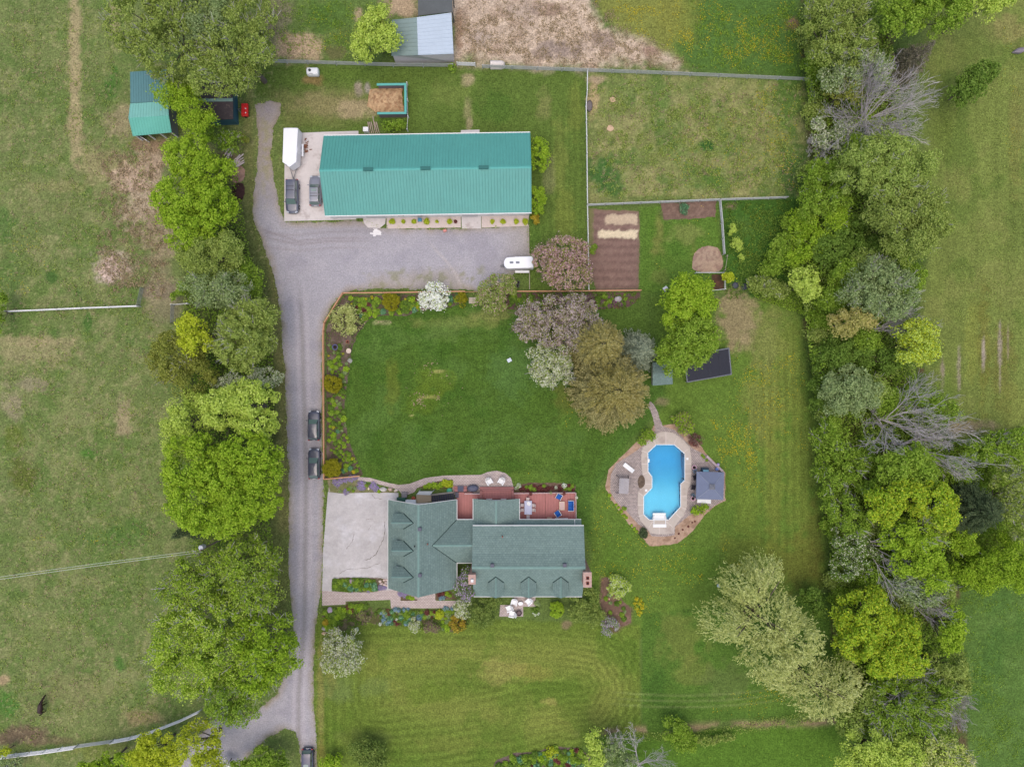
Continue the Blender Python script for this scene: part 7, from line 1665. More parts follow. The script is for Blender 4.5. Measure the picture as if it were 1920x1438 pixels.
# ---- yard and gardens
tree('bright yellow-green tree beside the grey paddock shelter', 'maple', 'lime', 8, [(705, 60, 36, 34), (690, 88, 34, 30), (728, 78, 28, 24), (712, 38, 26, 20)])
tree('round golden-green bush, upper of two against the barn end', 'shrub', 'bright', 3.4, [(1013, 290, 21, 33)], name='shrub', cat='shrub', group='globe bushes at the barn end')
tree('round golden-green bush, lower of two against the barn end', 'shrub', 'bright', 3.2, [(1008, 374, 17, 30)], name='shrub', cat='shrub', group='globe bushes at the barn end')
tree('small bright gold bush at the south-east barn corner', 'shrub', 'gold', 1.6, (1002, 410, 11, 9), name='shrub', cat='shrub')
tree('pure white blossoming round tree on the cedar fence', 'blossom', 'lime', 4.5, (815, 556, 29, 29), mix=('white', .84, 'blossom'), cat='flowering tree', name='blossom_tree')
tree('green shrub with faint pink and white blossom at the lawn gate', 'shrub', 'olive', 4, [(933, 540, 34, 28), (922, 562, 32, 28)], mix=('pink', .16, 'blossom'), cat='flowering shrub', name='shrub')
tree('pink blossoming tree beside the white horse trailer', 'blossom', 'brown', 7, [(1060, 478, 46, 36), (1065, 510, 50, 36), (1030, 490, 34, 32)], mix=('pink', .62, 'blossom'), cat='flowering tree', name='blossom_tree', twig=.25, bark=M_twigd)
tree('mauve blossoming tree at the lawn side, left of its twin', 'blossom', 'brown', 7, [(1000, 598, 38, 34), (1030, 625, 36, 28), (985, 615, 26, 26)], mix=('mauve', .62, 'blossom'), cat='flowering tree', name='blossom_tree', twig=.4, bark=M_twigd)
tree('mauve blossoming tree below the vegetable plot fence, right of its twin', 'blossom', 'brown', 7, [(1065, 575, 48, 30), (1090, 595, 44, 32), (1075, 630, 40, 34)], mix=('mauve', .66, 'blossom'), cat='flowering tree', name='blossom_tree', twig=.4, bark=M_twigd)
tree('round cream-white flowering tree at the right edge of the main lawn', 'blossom', 'olive', 6, [(1030, 678, 44, 38), (1035, 695, 40, 34)], mix=('cream', .55, 'blossom'), cat='flowering tree', name='blossom_tree', twig=.15)
conifer('olive-tipped larch, upper of the two beside the spruce', 15, 1112, 653, 4.7, 'larch', 'larchy', 'larch', .10, 41, 1.25, (.30, .11), .9, 17)
conifer('tawny larch, lower and wider of the two beside the lawn', 15, 1137, 731, 6.7, 'larch', 'larchy', 'larch', .10, 42, 1.3, (.32, .11), .9, 22)
conifer('blue-grey spruce between the larch and the bright maples', 10, 1187, 662, 3.8, 'spruce', None, 'spruce', .12, 43, 1.25, (.26, .09), .5, 18)
tree('bright yellow-green tree above its greener neighbour by the compost corner', 'maple', 'bright', 10, [(1288, 552, 46, 38), (1304, 578, 42, 44), (1266, 580, 34, 38)])
tree('mid-green tree overhanging the black solar panel', 'maple', 'green', 10, [(1290, 640, 52, 46), (1262, 672, 38, 32), (1310, 630, 38, 44)])
g_ = np.random.RandomState(5)
tree('weeping pale straw-green shrub at the bend of the cedar fence', 'airy', 'willow', 2.6, [(648, 598, 28, 28)], name='shrub', cat='shrub', twig=1.0, bark=LM['willow'])
for x, y, r, l in [(733, 566, 18, 'clipped olive globe shrub by the upper cedar fence'), (624, 720, 18, 'clipped olive globe shrub with a hollow crown, halfway down the drive fence bed'), (623, 877, 19, 'clipped olive globe shrub in the bottom corner of the fence bed')]:
    tree(l, 'globe', 'cedar', 2.2, (x, y, r, r * .9), name='globe_shrub', cat='shrub', group='clipped globe shrubs')
tree('small round olive shrub right of the white blossom tree', 'shrub', 'cedar', 1.5, (866, 560, 12, 15), name='shrub', cat='shrub')
tree('cream-flowered apple tree beside the drive on the front lawn', 'blossom', 'olive', 6, [(640, 1210, 38, 36), (635, 1235, 36, 32), (655, 1230, 28, 28)], mix=('cream', .45, 'blossom'), cat='flowering tree', name='blossom_tree', twig=.2)
tree('tall lilac bush squeezed between garage and house', 'blossom', 'deep', 4.5, [(872, 1075, 14, 20), (866, 1100, 18, 22), (878, 1108, 14, 18)], mix=('lilac', .42, 'blossom'), cat='flowering shrub', name='lilac')
tree('white-flowered bush at the south foot of the lilac', 'blossom', 'olive', 3.2, [(868, 1140, 18, 22)], mix=('cream', .5, 'blossom'), cat='flowering shrub', name='shrub')
tree('dark olive yew spreading at the house wall left of the patio', 'shrub', 'yew', 2.8, [(910, 1143, 26, 24), (905, 1160, 22, 18), (925, 1125, 16, 14)], name='shrub', cat='shrub')
tree('olive shrub at the south-east house corner', 'shrub', 'yew', 3.0, [(1098, 1128, 30, 30), (1108, 1155, 26, 22), (1085, 1145, 24, 20)], name='shrub', cat='shrub', mix=('olive', .4, 'young_leaves'))
tree('bright lime globe shrub alone on the lawn south of the house', 'globe', 'bright', 2.0, (1043, 1143, 14, 16), name='globe_shrub', cat='shrub')
tree('light leafy shrub at the top of the soil bed east of the house', 'shrub', 'lime', 2.4, [(1160, 1102, 23, 22), (1150, 1090, 14, 12)], name='shrub', cat='shrub', mix=('cream', .14, 'blossom'))
tree('grey-mauve flowering shrub at the bottom of the soil bed east of the house', 'shrub', 'sage', 2.0, [(1142, 1175, 18, 18)], mix=('lilac', .35, 'blossom'), name='shrub', cat='flowering shrub')
tree('golden-orange shrub at the end of the front garden', 'shrub', 'gold', 1.8, [(858, 1170, 16, 17)], name='shrub', cat='shrub', mix=('redleaf', .08, 'new_leaves'))
tree('white variegated shrub at the lawn edge of the front garden', 'shrub', 'cream', 1.8, [(776, 1172, 11, 15)], name='shrub', cat='shrub', mix=('olive', .4, 'leaves'))
tree('brown twiggy spirea mound at the lawn edge of the front garden', 'shrub', 'twigs', 1.3, [(806, 1176, 17, 13)], name='shrub', cat='shrub', twig=.8, bark=M_twigd, mix=('olive', .2, 'leaves'))
tree('grey-brown dormant mound beside the green beds of the front garden', 'shrub', 'twigs', 1.1, [(682, 1158, 13, 14)], name='shrub', cat='shrub', twig=.6, bark=M_twigd, mix=('olive', .3, 'leaves'))
tree('green shrub with a straw centre at the top of the pool patio', 'shrub', 'bright', 2.2, [(1288, 800, 20, 16), (1278, 785, 18, 14)], name='shrub', cat='shrub', mix=('twigs', .25, 'old_stems'))
tree('dark brown leafless shrub right of the green one by the pool', 'shrub', 'twigs', 1.6, [(1305, 826, 17, 14)], name='shrub', cat='shrub', twig=1.2, bark=M_twigd, mix=('redleaf', .5, 'buds'), dens=.5)
tree('loose green shrub on the left rim of the pool coping', 'airy', 'green', 1.8, [(1214, 815, 16, 14), (1205, 826, 10, 10)], name='shrub', cat='shrub', twig=0)
tree('small yellow-green bush below the gazebo on the pool border', 'airy', 'bright', 1.2, [(1308, 957, 16, 9), (1320, 950, 10, 7)], name='shrub', cat='shrub', twig=0)
tree('dark blue-green juniper by the lower left pool border', 'globe', 'darkcon', 1.0, [(1207, 1000, 8, 10)], name='shrub', cat='shrub')
for x, y, r, l in [(1372, 430, 11, 'small lime shrub beside the kitchen garden fence, upper one'), (1383, 459, 13, 'small lime shrub in the rough corner, lower and larger one'), (1391, 482, 7, 'tiny lime sapling in the rough corner below two lime shrubs')]:
    tree(l, 'shrub', 'lime', 1.8, (x, y, r, r), name='shrub', cat='shrub')
tree('little yellow tree leaning over the compost corner fence', 'maple', 'yellow', 2.6, (1365, 520, 13, 12), name='shrub', cat='shrub')
tree('ragged green bush at the hedge end of the thin wire fence', 'airy', 'olive', 3.5, [(1440, 545, 40, 20), (1425, 530, 26, 14)], name='shrub', cat='shrub')
tree('bushy green growth spilling from the hedge into the rough corner', 'airy', 'green', 4, [(1475, 470, 34, 40), (1450, 500, 24, 20), (1490, 430, 26, 30)], name='shrub', cat='shrub', twig=0)
tree('green rhubarb-like clump in the berry bed', 'shrub', 'bluegreen', .8, (1284, 392, 10, 10), name='garden_plant', cat='plant')
tree('green bush at the left edge of the tilled vegetable plot', 'shrub', 'green', .9, (1112, 466, 9, 9), name='garden_plant', cat='plant')
tree('small green bush beside the white slatted paddock gate', 'shrub', 'green', 1.2, (848, 126, 9, 9), name='shrub', cat='shrub')
tree('green bush growing between the barn wall and the manure bunker', 'airy', 'green', 1.6, [(735, 237, 22, 12), (750, 232, 14, 10)], name='shrub', cat='shrub', twig=0)
for x, y, l in [(412, 268, 'small rusty-leaved shrub among the growth below the dark shed'), (440, 262, 'orange-tinted shrub nearest the drive below the dark shed')]: tree(l, 'shrub', 'brown', 2, (x + 16, y, 12, 10), name='shrub', cat='shrub')

# ---- south edge
tree('pale lime sapling tree at the south edge, left of the bare tree', 'maple', 'lime', 7, [(1112, 1380, 17, 22), (1115, 1415, 20, 24)])
tree('grey-green willowy shrub next to the bare tree at the south edge', 'airy', 'sage', 6, [(1145, 1395, 28, 26), (1155, 1425, 36, 20)], twig=.3)
tree('round green bush on the field ditch right of the bare tree', 'fine', 'green', 4, [(1265, 1370, 32, 26), (1285, 1390, 26, 20)], name='shrub', cat='shrub')
tree('low ragged bush strip along the field ditch', 'airy', 'olive', 1.8, [(1325, 1388, 28, 10), (1360, 1382, 22, 8)], name='shrub', cat='shrub', twig=0)
bare('grey leafless tree forking at the bottom edge of the field ditch', 12, 1192, 1415, 7.5, 9, 71, None, 'bare_tree', 1, (-150, 150))
tree('dark olive juniper bush on the front lawn at the bottom edge', 'soft', 'yew', 4, [(688, 1408, 34, 28), (700, 1428, 26, 18)], name='shrub', cat='shrub')
tree('light green bush beside the dark juniper at the bottom edge', 'maple', 'bright', 3, [(622, 1428, 22, 16)], name='shrub', cat='shrub')

# ---- eastern hedgerow, from north to south
tree('broad dull-olive tree at the north end of the eastern hedge', 'airy', 'olive', 11, [(1545, 60, 54, 50), (1590, 90, 50, 44), (1560, 20, 60, 40), (1540, 110, 34, 24)], twig=.3)
tree('vivid green maple at the top edge of the eastern hedge', 'maple', 'green', 13, [(1690, 20, 56, 40), (1745, 30, 60, 42), (1675, 55, 38, 30), (1720, 5, 60, 30)])
tree('light green tree right of the vivid maple at the top edge', 'maple', 'lime', 12, [(1815, 15, 56, 36), (1850, 5, 44, 26)])
conifer('grey dead-looking conifer beneath the vivid maple', 10, 1678, 138, 3.6, 'greycon', None, 'conifer', .2, 51, .9)
tree('isolated green tree standing in the eastern field', 'maple', 'deep', 8, [(1835, 145, 30, 26), (1800, 178, 28, 24), (1820, 160, 30, 24)])
tree('pale green tree left of the big bare grey tree', 'airy', 'sage', 9, [(1600, 130, 42, 36), (1570, 155, 40, 32), (1630, 140, 34, 34)], mix=('cream', .10, 'blossom'))
tree('brown-budded tree in the hedge above the white-flowered shrub', 'airy', 'brown', 8, [(1580, 175, 36, 26)])
bare('big bare grey tree radiating over the edge of the eastern field', 11, 1606, 235, 9.5, 30, 61, None, 'bare_tree', 1.0)
tree('white-flowering thorn below the bare grey tree', 'airy', 'sage', 5, [(1560, 265, 32, 22), (1585, 250, 28, 22), (1530, 235, 14, 16)], mix=('cream', .5, 'blossom'), cat='flowering tree', name='blossom_tree')
bare('small grey bare shrub left of the white-flowering thorn', 5, 1525, 285, 3.0, 9, 62)
tree('large soft pale-green tree, upper part of the broadest hedge crown', 'soft', 'pale', 13, [(1640, 300, 62, 44), (1600, 325, 48, 44), (1690, 320, 56, 52), (1660, 350, 60, 40)], twig=.12)
tree('large soft pale-green tree facing the field below the broadest hedge crown', 'soft', 'olive', 13, [(1700, 390, 62, 54), (1725, 430, 44, 44), (1665, 400, 54, 44), (1690, 455, 50, 40)], twig=.15)
tree('mid-green tree at the paddock side of the broad pale crown', 'airy', 'green', 8, [(1540, 335, 38, 36), (1560, 375, 44, 36), (1520, 380, 30, 34)], twig=.1)
tree('fresh green bush mass at the hedge edge beside the garden fence end', 'airy', 'bright', 5, [(1500, 420, 34, 30), (1520, 455, 40, 34), (1490, 480, 30, 26)], twig=0)
tree('dark green bush deep in the hedge below the broad crowns', 'maple', 'deep', 6, [(1580, 430, 42, 36), (1560, 470, 42, 36), (1610, 470, 40, 34)])
tree('round lime-green tree at the hedge edge above the east lawn', 'maple', 'lime', 7, [(1505, 525, 28, 24), (1512, 550, 24, 20)])
tree('grey-green willow-leaved tree in the middle of the hedge', 'airy', 'sage', 11, [(1640, 525, 54, 42), (1670, 550, 44, 40), (1610, 560, 40, 34), (1650, 580, 44, 30)])
tree('peach-tinted young-leaved tree below the grey-green one', 'maple', 'peach', 10, [(1578, 605, 34, 24), (1610, 600, 28, 18), (1565, 625, 22, 14)])
tree('pale yellow tree at the field edge of the hedge', 'maple', 'yellow', 10, [(1705, 625, 34, 28), (1715, 655, 38, 30), (1690, 670, 26, 16)], mix=('lime', .5, 'leaves'))
bare('grey leaning bare tree above the pale yellow tree', 10, 1620, 622, 6.5, 7, 63, None, 'bare_tree', .8, (-20, 60))
tree('dark green undergrowth tree beside the pale yellow tree', 'maple', 'deep', 6, [(1650, 675, 36, 30), (1600, 655, 36, 26), (1560, 670, 34, 30)])
tree('neat round sage-green tree bordering the east lawn', 'fine', 'sage', 9, [(1590, 725, 48, 42), (1575, 745, 40, 36), (1610, 740, 40, 38)])
tree('deep green shrub mass between the round sage tree and the lawn', 'airy', 'deep', 5, [(1545, 690, 28, 34), (1535, 740, 24, 36), (1560, 650, 26, 22)], twig=.2)
tree('green thicket tree on the lawn side below the sage tree', 'airy', 'green', 7, [(1555, 820, 34, 40), (1580, 870, 44, 40), (1560, 905, 36, 34)], twig=.3)
tree('green thicket behind the bare trees on the field side', 'airy', 'green', 7, [(1730, 755, 44, 30), (1770, 775, 30, 26)], twig=.2)
bare('bare grey tree sweeping right over the field corner, upper', 13, 1636, 785, 7.5, 7, 64, None, 'bare_tree', 1, (-40, 75))
bare('bare grey tree sweeping right over the field corner, lower', 14, 1672, 830, 8.5, 7, 65, None, 'bare_tree', .7, (-45, 50))
bare('bare grey tree reaching left towards the lawn from the hedge', 11, 1640, 795, 7.0, 5, 66, None, 'bare_tree', 1, (140, 260))
tree('bright green maple between the sweeping bare trees', 'maple', 'green', 11, [(1690, 860, 46, 36), (1715, 880, 40, 36), (1660, 880, 36, 32)])
tree('yellow-green maple below the bright green maple in the hedge', 'maple', 'bright', 12, [(1730, 930, 50, 40), (1680, 930, 46, 36), (1640, 945, 40, 34), (1750, 960, 36, 30)], mix=('yellow', .3, 'young_leaves'))
tree('green tree on the lawn side of the hedge, level with the gazebo', 'airy', 'green', 8, [(1575, 950, 36, 36), (1600, 975, 36, 30)], twig=.3)
tree('white-flowered dark shrub tree beside the lawn opposite the pool', 'blossom', 'deep', 7, [(1590, 1010, 34, 34), (1610, 1045, 38, 34), (1580, 1065, 26, 28)], mix=('cream', .24, 'blossom'), cat='flowering tree', name='blossom_tree')
tree('bright lime maple under the lower bare limbs', 'maple', 'bright', 11, [(1690, 1000, 46, 36), (1725, 1020, 40, 34), (1700, 1045, 42, 34), (1735, 1070, 34, 34)])
bare('bare grey limbs over the white-flowered shrub tree', 13, 1600, 1010, 8.5, 8, 67, None, 'bare_tree', .9, (-75, 40))
bare('bare grey tree above the yellow-olive maple at the field edge', 10, 1668, 1100, 7.0, 5, 68, None, 'bare_tree', .8, (-65, 20))
tree('grey-green tree behind the yellow-olive maple', 'airy', 'sage', 9, [(1720, 1105, 44, 30), (1690, 1090, 36, 26)])
tree('yellow-olive maple right of the big willow', 'maple', 'yellow', 11, [(1620, 1150, 58, 48), (1670, 1190, 56, 48), (1600, 1190, 44, 44), (1690, 1230, 44, 30), (1640, 1230, 50, 30)], mix=('bright', .6, 'leaves'))
tree('lime tree at the field edge right of the yellow-olive maple', 'maple', 'bright', 10, [(1775, 1160, 24, 32), (1770, 1195, 24, 26)])
tree('soft grey-green tree at the field edge below the yellow-olive maple', 'soft', 'olive', 9, [(1775, 1240, 34, 30), (1785, 1275, 30, 26)])
willow('huge pale weeping willow on the east lawn', 14, [(1400, 1100, 52, 44), (1365, 1165, 48, 44), (1440, 1160, 66, 62), (1440, 1230, 60, 46), (1490, 1195, 56, 50), (1430, 1075, 40, 32)], 81)
willow('smaller pale willow below the huge one', 11, [(1505, 1270, 62, 40), (1570, 1280, 56, 40), (1540, 1310, 70, 34), (1450, 1268, 40, 22)], 82)
tree('dark shrub tree between the willow and the yellow-olive maple', 'maple', 'deep', 5, [(1518, 1115, 22, 22), (1530, 1140, 18, 16)])
tree('dark green tree right of the smaller willow', 'airy', 'green', 9, [(1680, 1300, 54, 42), (1730, 1330, 52, 44), (1660, 1340, 46, 36), (1760, 1300, 34, 36)], twig=.8)
bare('grey-brown bare crown above the dark green hedge tree', 9, 1672, 1262, 4.5, 12, 69)
bare('small grey bare tree at the field edge near the bottom right', 7, 1770, 1312, 3.5, 11, 70)
tree('pale lime maple at the bottom edge of the eastern hedge', 'maple', 'lime', 10, [(1615, 1390, 44, 34), (1650, 1420, 52, 34), (1590, 1420, 30, 26), (1690, 1400, 36, 30)])
tree('pale sandy-lime tree in the bottom right of the hedge', 'maple', 'lime', 10, [(1755, 1395, 40, 28), (1775, 1420, 40, 28), (1730, 1425, 44, 26)], mix=('willow', .5, 'young_leaves'), twig=.3)
conifer('dark grey-green pine at the field edge right of the hedge', 12, 1765, 938, 5.5, 'darkcon', None, 'pine', .05, 52, 1.3, (.34, .12), .95, 20)
tree('green thicket at the top of the right-hand copse', 'airy', 'green', 8, [(1860, 840, 46, 30), (1895, 825, 40, 26), (1830, 845, 34, 22)], twig=.5)
tree('olive tree with heavy grey trunks at the right edge', 'airy', 'olive', 10, [(1890, 900, 36, 36), (1880, 945, 34, 30), (1905, 985, 26, 34)], twig=.9)
tree('yellow-green tree at the right edge below the grey trunks', 'soft', 'bright', 10, [(1890, 1040, 40, 40), (1860, 1060, 40, 34), (1905, 1080, 30, 26)])
tree('low yellow-green tree at the foot of the dark pine', 'soft', 'bright', 7, [(1830, 1055, 32, 34), (1838, 1092, 24, 18), (1800, 1070, 28, 26)])

# understorey between the crowns of the hedge
rh = random.Random(9)
for x, y in [(1519, 30), (1516, 85), (1524, 128), (1520, 215), (1512, 330), (1530, 600), (1525, 640), (1540, 770), (1545, 850), (1554, 890), (1560, 940), (1558, 985), (1564, 1090), (1572, 1118)]:
    tree('fresh green bush in the ragged front row of the eastern hedge, facing the lawns', 'airy', rh.choice(['green', 'pale', 'olive']), rh.uniform(2.5, 4), [(x + 4, y, 22, rh.uniform(22, 28)), (x + 14, y + rh.uniform(-14, 14), 22, 20)], 'hedge_bush', 'bush', 'front row bushes of the eastern hedge', twig=.1)
for x, y in [(1625, 645), (1640, 730), (1665, 755), (1620, 855), (1630, 905), (1650, 985), (1640, 1085), (1705, 1105), (1765, 870), (1795, 895), (1750, 1000), (1765, 1105), (1660, 1270), (1620, 1312), (1722, 1262), (1590, 1352), (1690, 465), (1620, 492), (1705, 520), (1560, 560), (1585, 520), (1650, 240), (1610, 280), (1800, 1010), (1560, 420)]:
    tree('middling green understorey tree filling between taller crowns of the eastern hedge', 'airy', rh.choice(['green', 'pale', 'olive', 'bright']), rh.uniform(5.5, 8), [(x, y, rh.uniform(26, 34), rh.uniform(24, 32)), (x + rh.uniform(-16, 16), y + rh.uniform(-18, 18), 24, 24)], 'understorey_tree', 'tree', 'understorey trees of the eastern hedge', twig=.12)

# ---- bed plants: one mesh per kind, copied
def plant_mesh(kind_, seed):
    g = np.random.RandomState(seed)
    R, h, l, w_, n, m1, m2, sh = dict(hosta=(.42, .38, .26, .18, 90, 'bluegreen', None, 0), mound=(.38, .40, .13, .09, 260, 'green', None, 0), lime=(.36, .36, .14, .10, 240, 'bright', None, 0), dark=(.36, .40, .13, .08, 240, 'deep', None, 0),
        phlox=(.62, .14, .10, .08, 520, 'olive', 'purple', .78), magenta=(.42, .40, .12, .09, 280, 'deep', 'magenta', .5), blue=(.36, .40, .12, .09, 260, 'bluegreen', 'blue', .6), yellow=(.26, .30, .12, .09, 150, 'green', 'yflower', .55), red=(.36, .35, .13, .09, 220, 'redleaf', None, 0), white=(.34, .3, .12, .09, 220, 'sage', 'white', .5), grey=(.4, .3, .12, .08, 220, 'sage', None, 0), clip=(.50, .75, .13, .09, 520, 'yellow', None, 0))[kind_]
    d = rdir(g, n, .0); t = np.arctan2(d[:, 1], d[:, 0]); k = outline(g)(t) * g.uniform(.75, 1.1, n); rr = g.uniform(.35, 1, n) ** .5
    C_ = np.stack([d[:, 0] * R * k * rr, d[:, 1] * R * k * rr, .04 + d[:, 2] * h * rr * k], -1); nn = d * .7 + np.array([0, 0, .7]) + rdir(g, n) * .6; nn /= np.linalg.norm(nn, axis=1, keepdims=True)
    al = d.copy() if kind_ == 'hosta' else None; U, V = leaf_axes(g, nn, l, w_, al)
    o = quads('plant', C_, U, V, [LM[m1]] + ([LM[m2]] if m2 else []), (g.rand(n) < sh).astype(int) if m2 else None); me = o.data; bpy.data.objects.remove(o); return me
PM = {}
NAMES = dict(hosta='hosta', mound='perennial', lime='perennial', dark='perennial', phlox='creeping_phlox', magenta='flowering_perennial', blue='blue_flower', yellow='yellow_flower', red='red_leaved_plant', white='white_flower', grey='grey_plant', clip='clipped_bush')
rp_ = random.Random(77)
def plant(kind_, px, py, label, group, s=1.0, z=.03, cat='plant'):
    v = rp_.randrange(3)
    if (kind_, v) not in PM: PM[(kind_, v)] = plant_mesh(kind_, 900 + v * 7 + len(PM))
    o = bpy.data.objects.new(NAMES[kind_], PM[(kind_, v)]); COL.objects.link(o); p = P(px, py, .25); o.location = (p.x, p.y, z); k = s * rp_.uniform(.85, 1.2); o.scale = (k * rp_.uniform(.9, 1.15), k, k * rp_.uniform(.85, 1.15)); o.rotation_euler = (0, 0, rp_.uniform(0, 6.28))
    return tag(o, label, cat, group)
def scatter(poly, n, kinds, labelf, group, s=(.7, 1.3), z=.03, avoid=()):
    xs = [p[0] for p in poly]; ys = [p[1] for p in poly]; c = 0; pts = []; tries = 0
    while c < n and tries < n * 60:
        tries += 1; x, y = rp_.uniform(min(xs), max(xs)), rp_.uniform(min(ys), max(ys))
        if sdf(np.array([x]), np.array([y]), poly)[0] > -2: continue
        if any((x - a) ** 2 + (y - b) ** 2 < 30 for a, b in pts): continue
        if any((x - a) ** 2 + (y - b) ** 2 < r * r for a, b, r in avoid): continue
        pts.append((x, y)); k_ = rp_.choice(kinds); plant(k_, x, y, labelf[k_], group[k_] if isinstance(group, dict) else group + ' (' + k_ + ')', rp_.uniform(*s), z); c += 1
bedL = dict(mound='green perennial clump in the long bed inside the cedar fence', lime='lime-green perennial clump in the long bed inside the cedar fence', hosta='blue-green broad-leaved rosette in the long bed inside the cedar fence', dark='dark green perennial clump in the long bed inside the cedar fence', yellow='small yellow-flowered plant in the long bed inside the cedar fence', red='dark red-leaved plant in the long bed inside the cedar fence', grey='grey-leaved plant in the long bed inside the cedar fence', magenta='purple-pink flowering clump in the long bed inside the cedar fence')
AV = [(815, 556, 27), (733, 566, 19), (648, 598, 24), (624, 720, 19), (623, 877, 20), (628, 651, 6), (654, 658, 7)]
scatter([(612, 640), (640, 640), (655, 690), (650, 720), (645, 760), (650, 810), (655, 830), (668, 860), (678, 888), (614, 892)], 92, ['mound', 'mound', 'lime', 'lime', 'dark', 'hosta', 'grey', 'yellow', 'mound', 'dark'], bedL, 'fence bed plants', (.6, 1.35), .02, AV)
scatter([(650, 556), (868, 554), (868, 566), (842, 575), (790, 580), (755, 590), (710, 590), (690, 598), (675, 612), (655, 575)], 60, ['mound', 'dark', 'mound', 'hosta', 'lime', 'red', 'dark', 'yellow'], bedL, 'fence bed plants', (.8, 1.5), .02, AV)
for x, y in [(775, 573), (783, 576), (770, 579), (790, 571)]: plant('yellow', x, y, bedL['yellow'], 'fence bed plants (yellow)', 1.1)
b2 = dict(magenta='magenta flowering clump in the bed south of the long cedar fence', mound='green clump in the bed south of the long cedar fence', dark='dark green clump in the bed south of the long cedar fence')
scatter([(955, 551), (1000, 551), (1000, 575), (955, 575)], 14, ['mound', 'dark', 'dark'], b2, 'plants south of the cedar fence', (.9, 1.5), .02)
scatter([(1000, 551), (1196, 550), (1198, 560), (1165, 575), (1130, 580), (1000, 578)], 62, ['magenta', 'magenta', 'magenta', 'mound', 'dark'], b2, 'plants south of the cedar fence', (.7, 1.3), .02, [(1159, 561, 9)])
rg = dict(phlox='mat of purple creeping phlox in the rock garden by the brick path', mound='green clump in the rock garden by the brick path', grey='grey-green clump in the rock garden by the brick path', lime='lime clump in the rock garden by the brick path')
for x, y in q('F', (440, 1268), (470, 1266), (500, 1260), (530, 1252), (455, 1280), (590, 1280), (600, 1300), (580, 1300), (655, 1295), (670, 1305), (660, 1285), (505, 1325), (555, 1244)): plant('phlox', x, y, rg['phlox'], 'phlox in the rock garden', .85, .05)
for x, y, k_ in [(530, 1300, 'grey'), (555, 1305, 'grey'), (620, 1290, 'mound'), (520, 1310, 'mound'), (470, 1322, 'grey'), (545, 1320, 'mound'), (690, 1322, 'lime')]: plant(k_, *q('F', (x, y))[0], rg[k_], 'rock garden plants (' + k_ + ')', .8, .05)
ib = dict(hosta='blue-green rosette in the island bed on the concrete drive', mound='green clump in the island bed on the concrete drive', dark='dark green clump in the island bed on the concrete drive', phlox='purple phlox spilling from the island bed over the brick walk')
scatter(q('M', (115, 1085), (500, 1075), (505, 1165), (480, 1190), (260, 1190), (215, 1160), (115, 1160)), 40, ['hosta', 'mound', 'mound', 'dark'], ib, 'island bed plants', (.75, 1.25), .06)
for x, y in q('M', (280, 1192), (355, 1188), (365, 1180), (435, 1192), (540, 1155), (560, 1165), (535, 1170), (580, 1160)): plant('phlox', x, y, ib['phlox'], 'phlox along the island bed', .6, .06)
for x, y in q('X', (975, 290), (1000, 285), (960, 275), (1015, 300)): plant('phlox', x, y, 'purple phlox against the south garage wall', 'phlox at the garage wall', .7, .04)
for x, y, k_ in [(1080, 325, 'lime'), (1110, 335, 'lime'), (1050, 320, 'mound'), (1520, 275, 'lime'), (1480, 270, 'red'), (1430, 290, 'red'), (1450, 330, 'blue'), (1480, 325, 'blue'), (1560, 300, 'mound')]:
    plant(k_, *q('X', (x, y))[0], {'lime': 'lime clump in the strip bed below the garage gable', 'mound': 'green clump in the strip bed below the garage gable', 'red': 'reddish clump in the strip bed below the garage gable', 'blue': 'blue-flowered clump in the strip bed below the garage gable'}[k_], 'garage strip bed (' + k_ + ')', 1.0, .04)
fb = dict(mound='green clump in the front garden below the brick walk', lime='lime clump in the front garden below the brick walk', dark='dark green clump in the front garden below the brick walk', blue='pale blue flowering clump in the front garden below the brick walk', red='bronze clump in the front garden below the brick walk', grey='grey clump in the front garden below the brick walk', white='white-flowered clump in the front garden below the brick walk', hosta='blue-green rosette in the front garden below the brick walk')
scatter([(708, 1142), (735, 1144), (850, 1144), (850, 1160), (780, 1160), (765, 1172), (715, 1172)], 62, ['mound', 'dark', 'grey', 'red', 'mound', 'hosta', 'blue', 'dark'], fb, 'front garden plants', (.75, 1.3), .02, [(776, 1172, 11), (806, 1178, 15)])
for x, y in q('X', (900, 465), (940, 470), (1005, 470), (1055, 465), (1035, 625), (1030, 640), (1500, 455), (1530, 460), (1590, 455), (730, 500), (760, 620), (1085, 570)): plant('blue', x, y, fb['blue'], 'front garden plants (blue)', 1.0)
for x, y in q('X', (915, 585), (720, 640), (440, 705)): plant('white', x, y, fb['white'], 'front garden plants (white)', .9)
scatter([(606, 1142), (648, 1138), (650, 1145), (640, 1165), (625, 1185), (608, 1185)], 30, ['mound', 'mound', 'dark', 'lime'], fb, 'front garden plants', (.9, 1.4), .02, [(618, 1144, 8)])
scatter([(650, 1134), (688, 1131), (690, 1145), (652, 1150)], 16, ['mound', 'lime', 'dark', 'red'], fb, 'front garden plants', (.8, 1.4), .02)
scatter([(820, 1142), (860, 1142), (866, 1160), (840, 1185), (828, 1182)], 20, ['mound', 'lime', 'grey'], fb, 'front garden plants', (.8, 1.2), .02, [(858, 1170, 15)])
plant('clip', *q('X', (1435, 520))[0], 'round fresh green clipped bush in the front garden', None, 1.4, .02, 'shrub')
tree('low bright gold bush at the drive corner of the front garden', 'globe', 'gold', .9, (609.5, 1167, 6, 6), name='shrub', cat='shrub')
pb = dict(lime='lime clump in the bed between the curved brick path and stairs', clip='rounded green bush in the bed between the curved brick path and stairs')
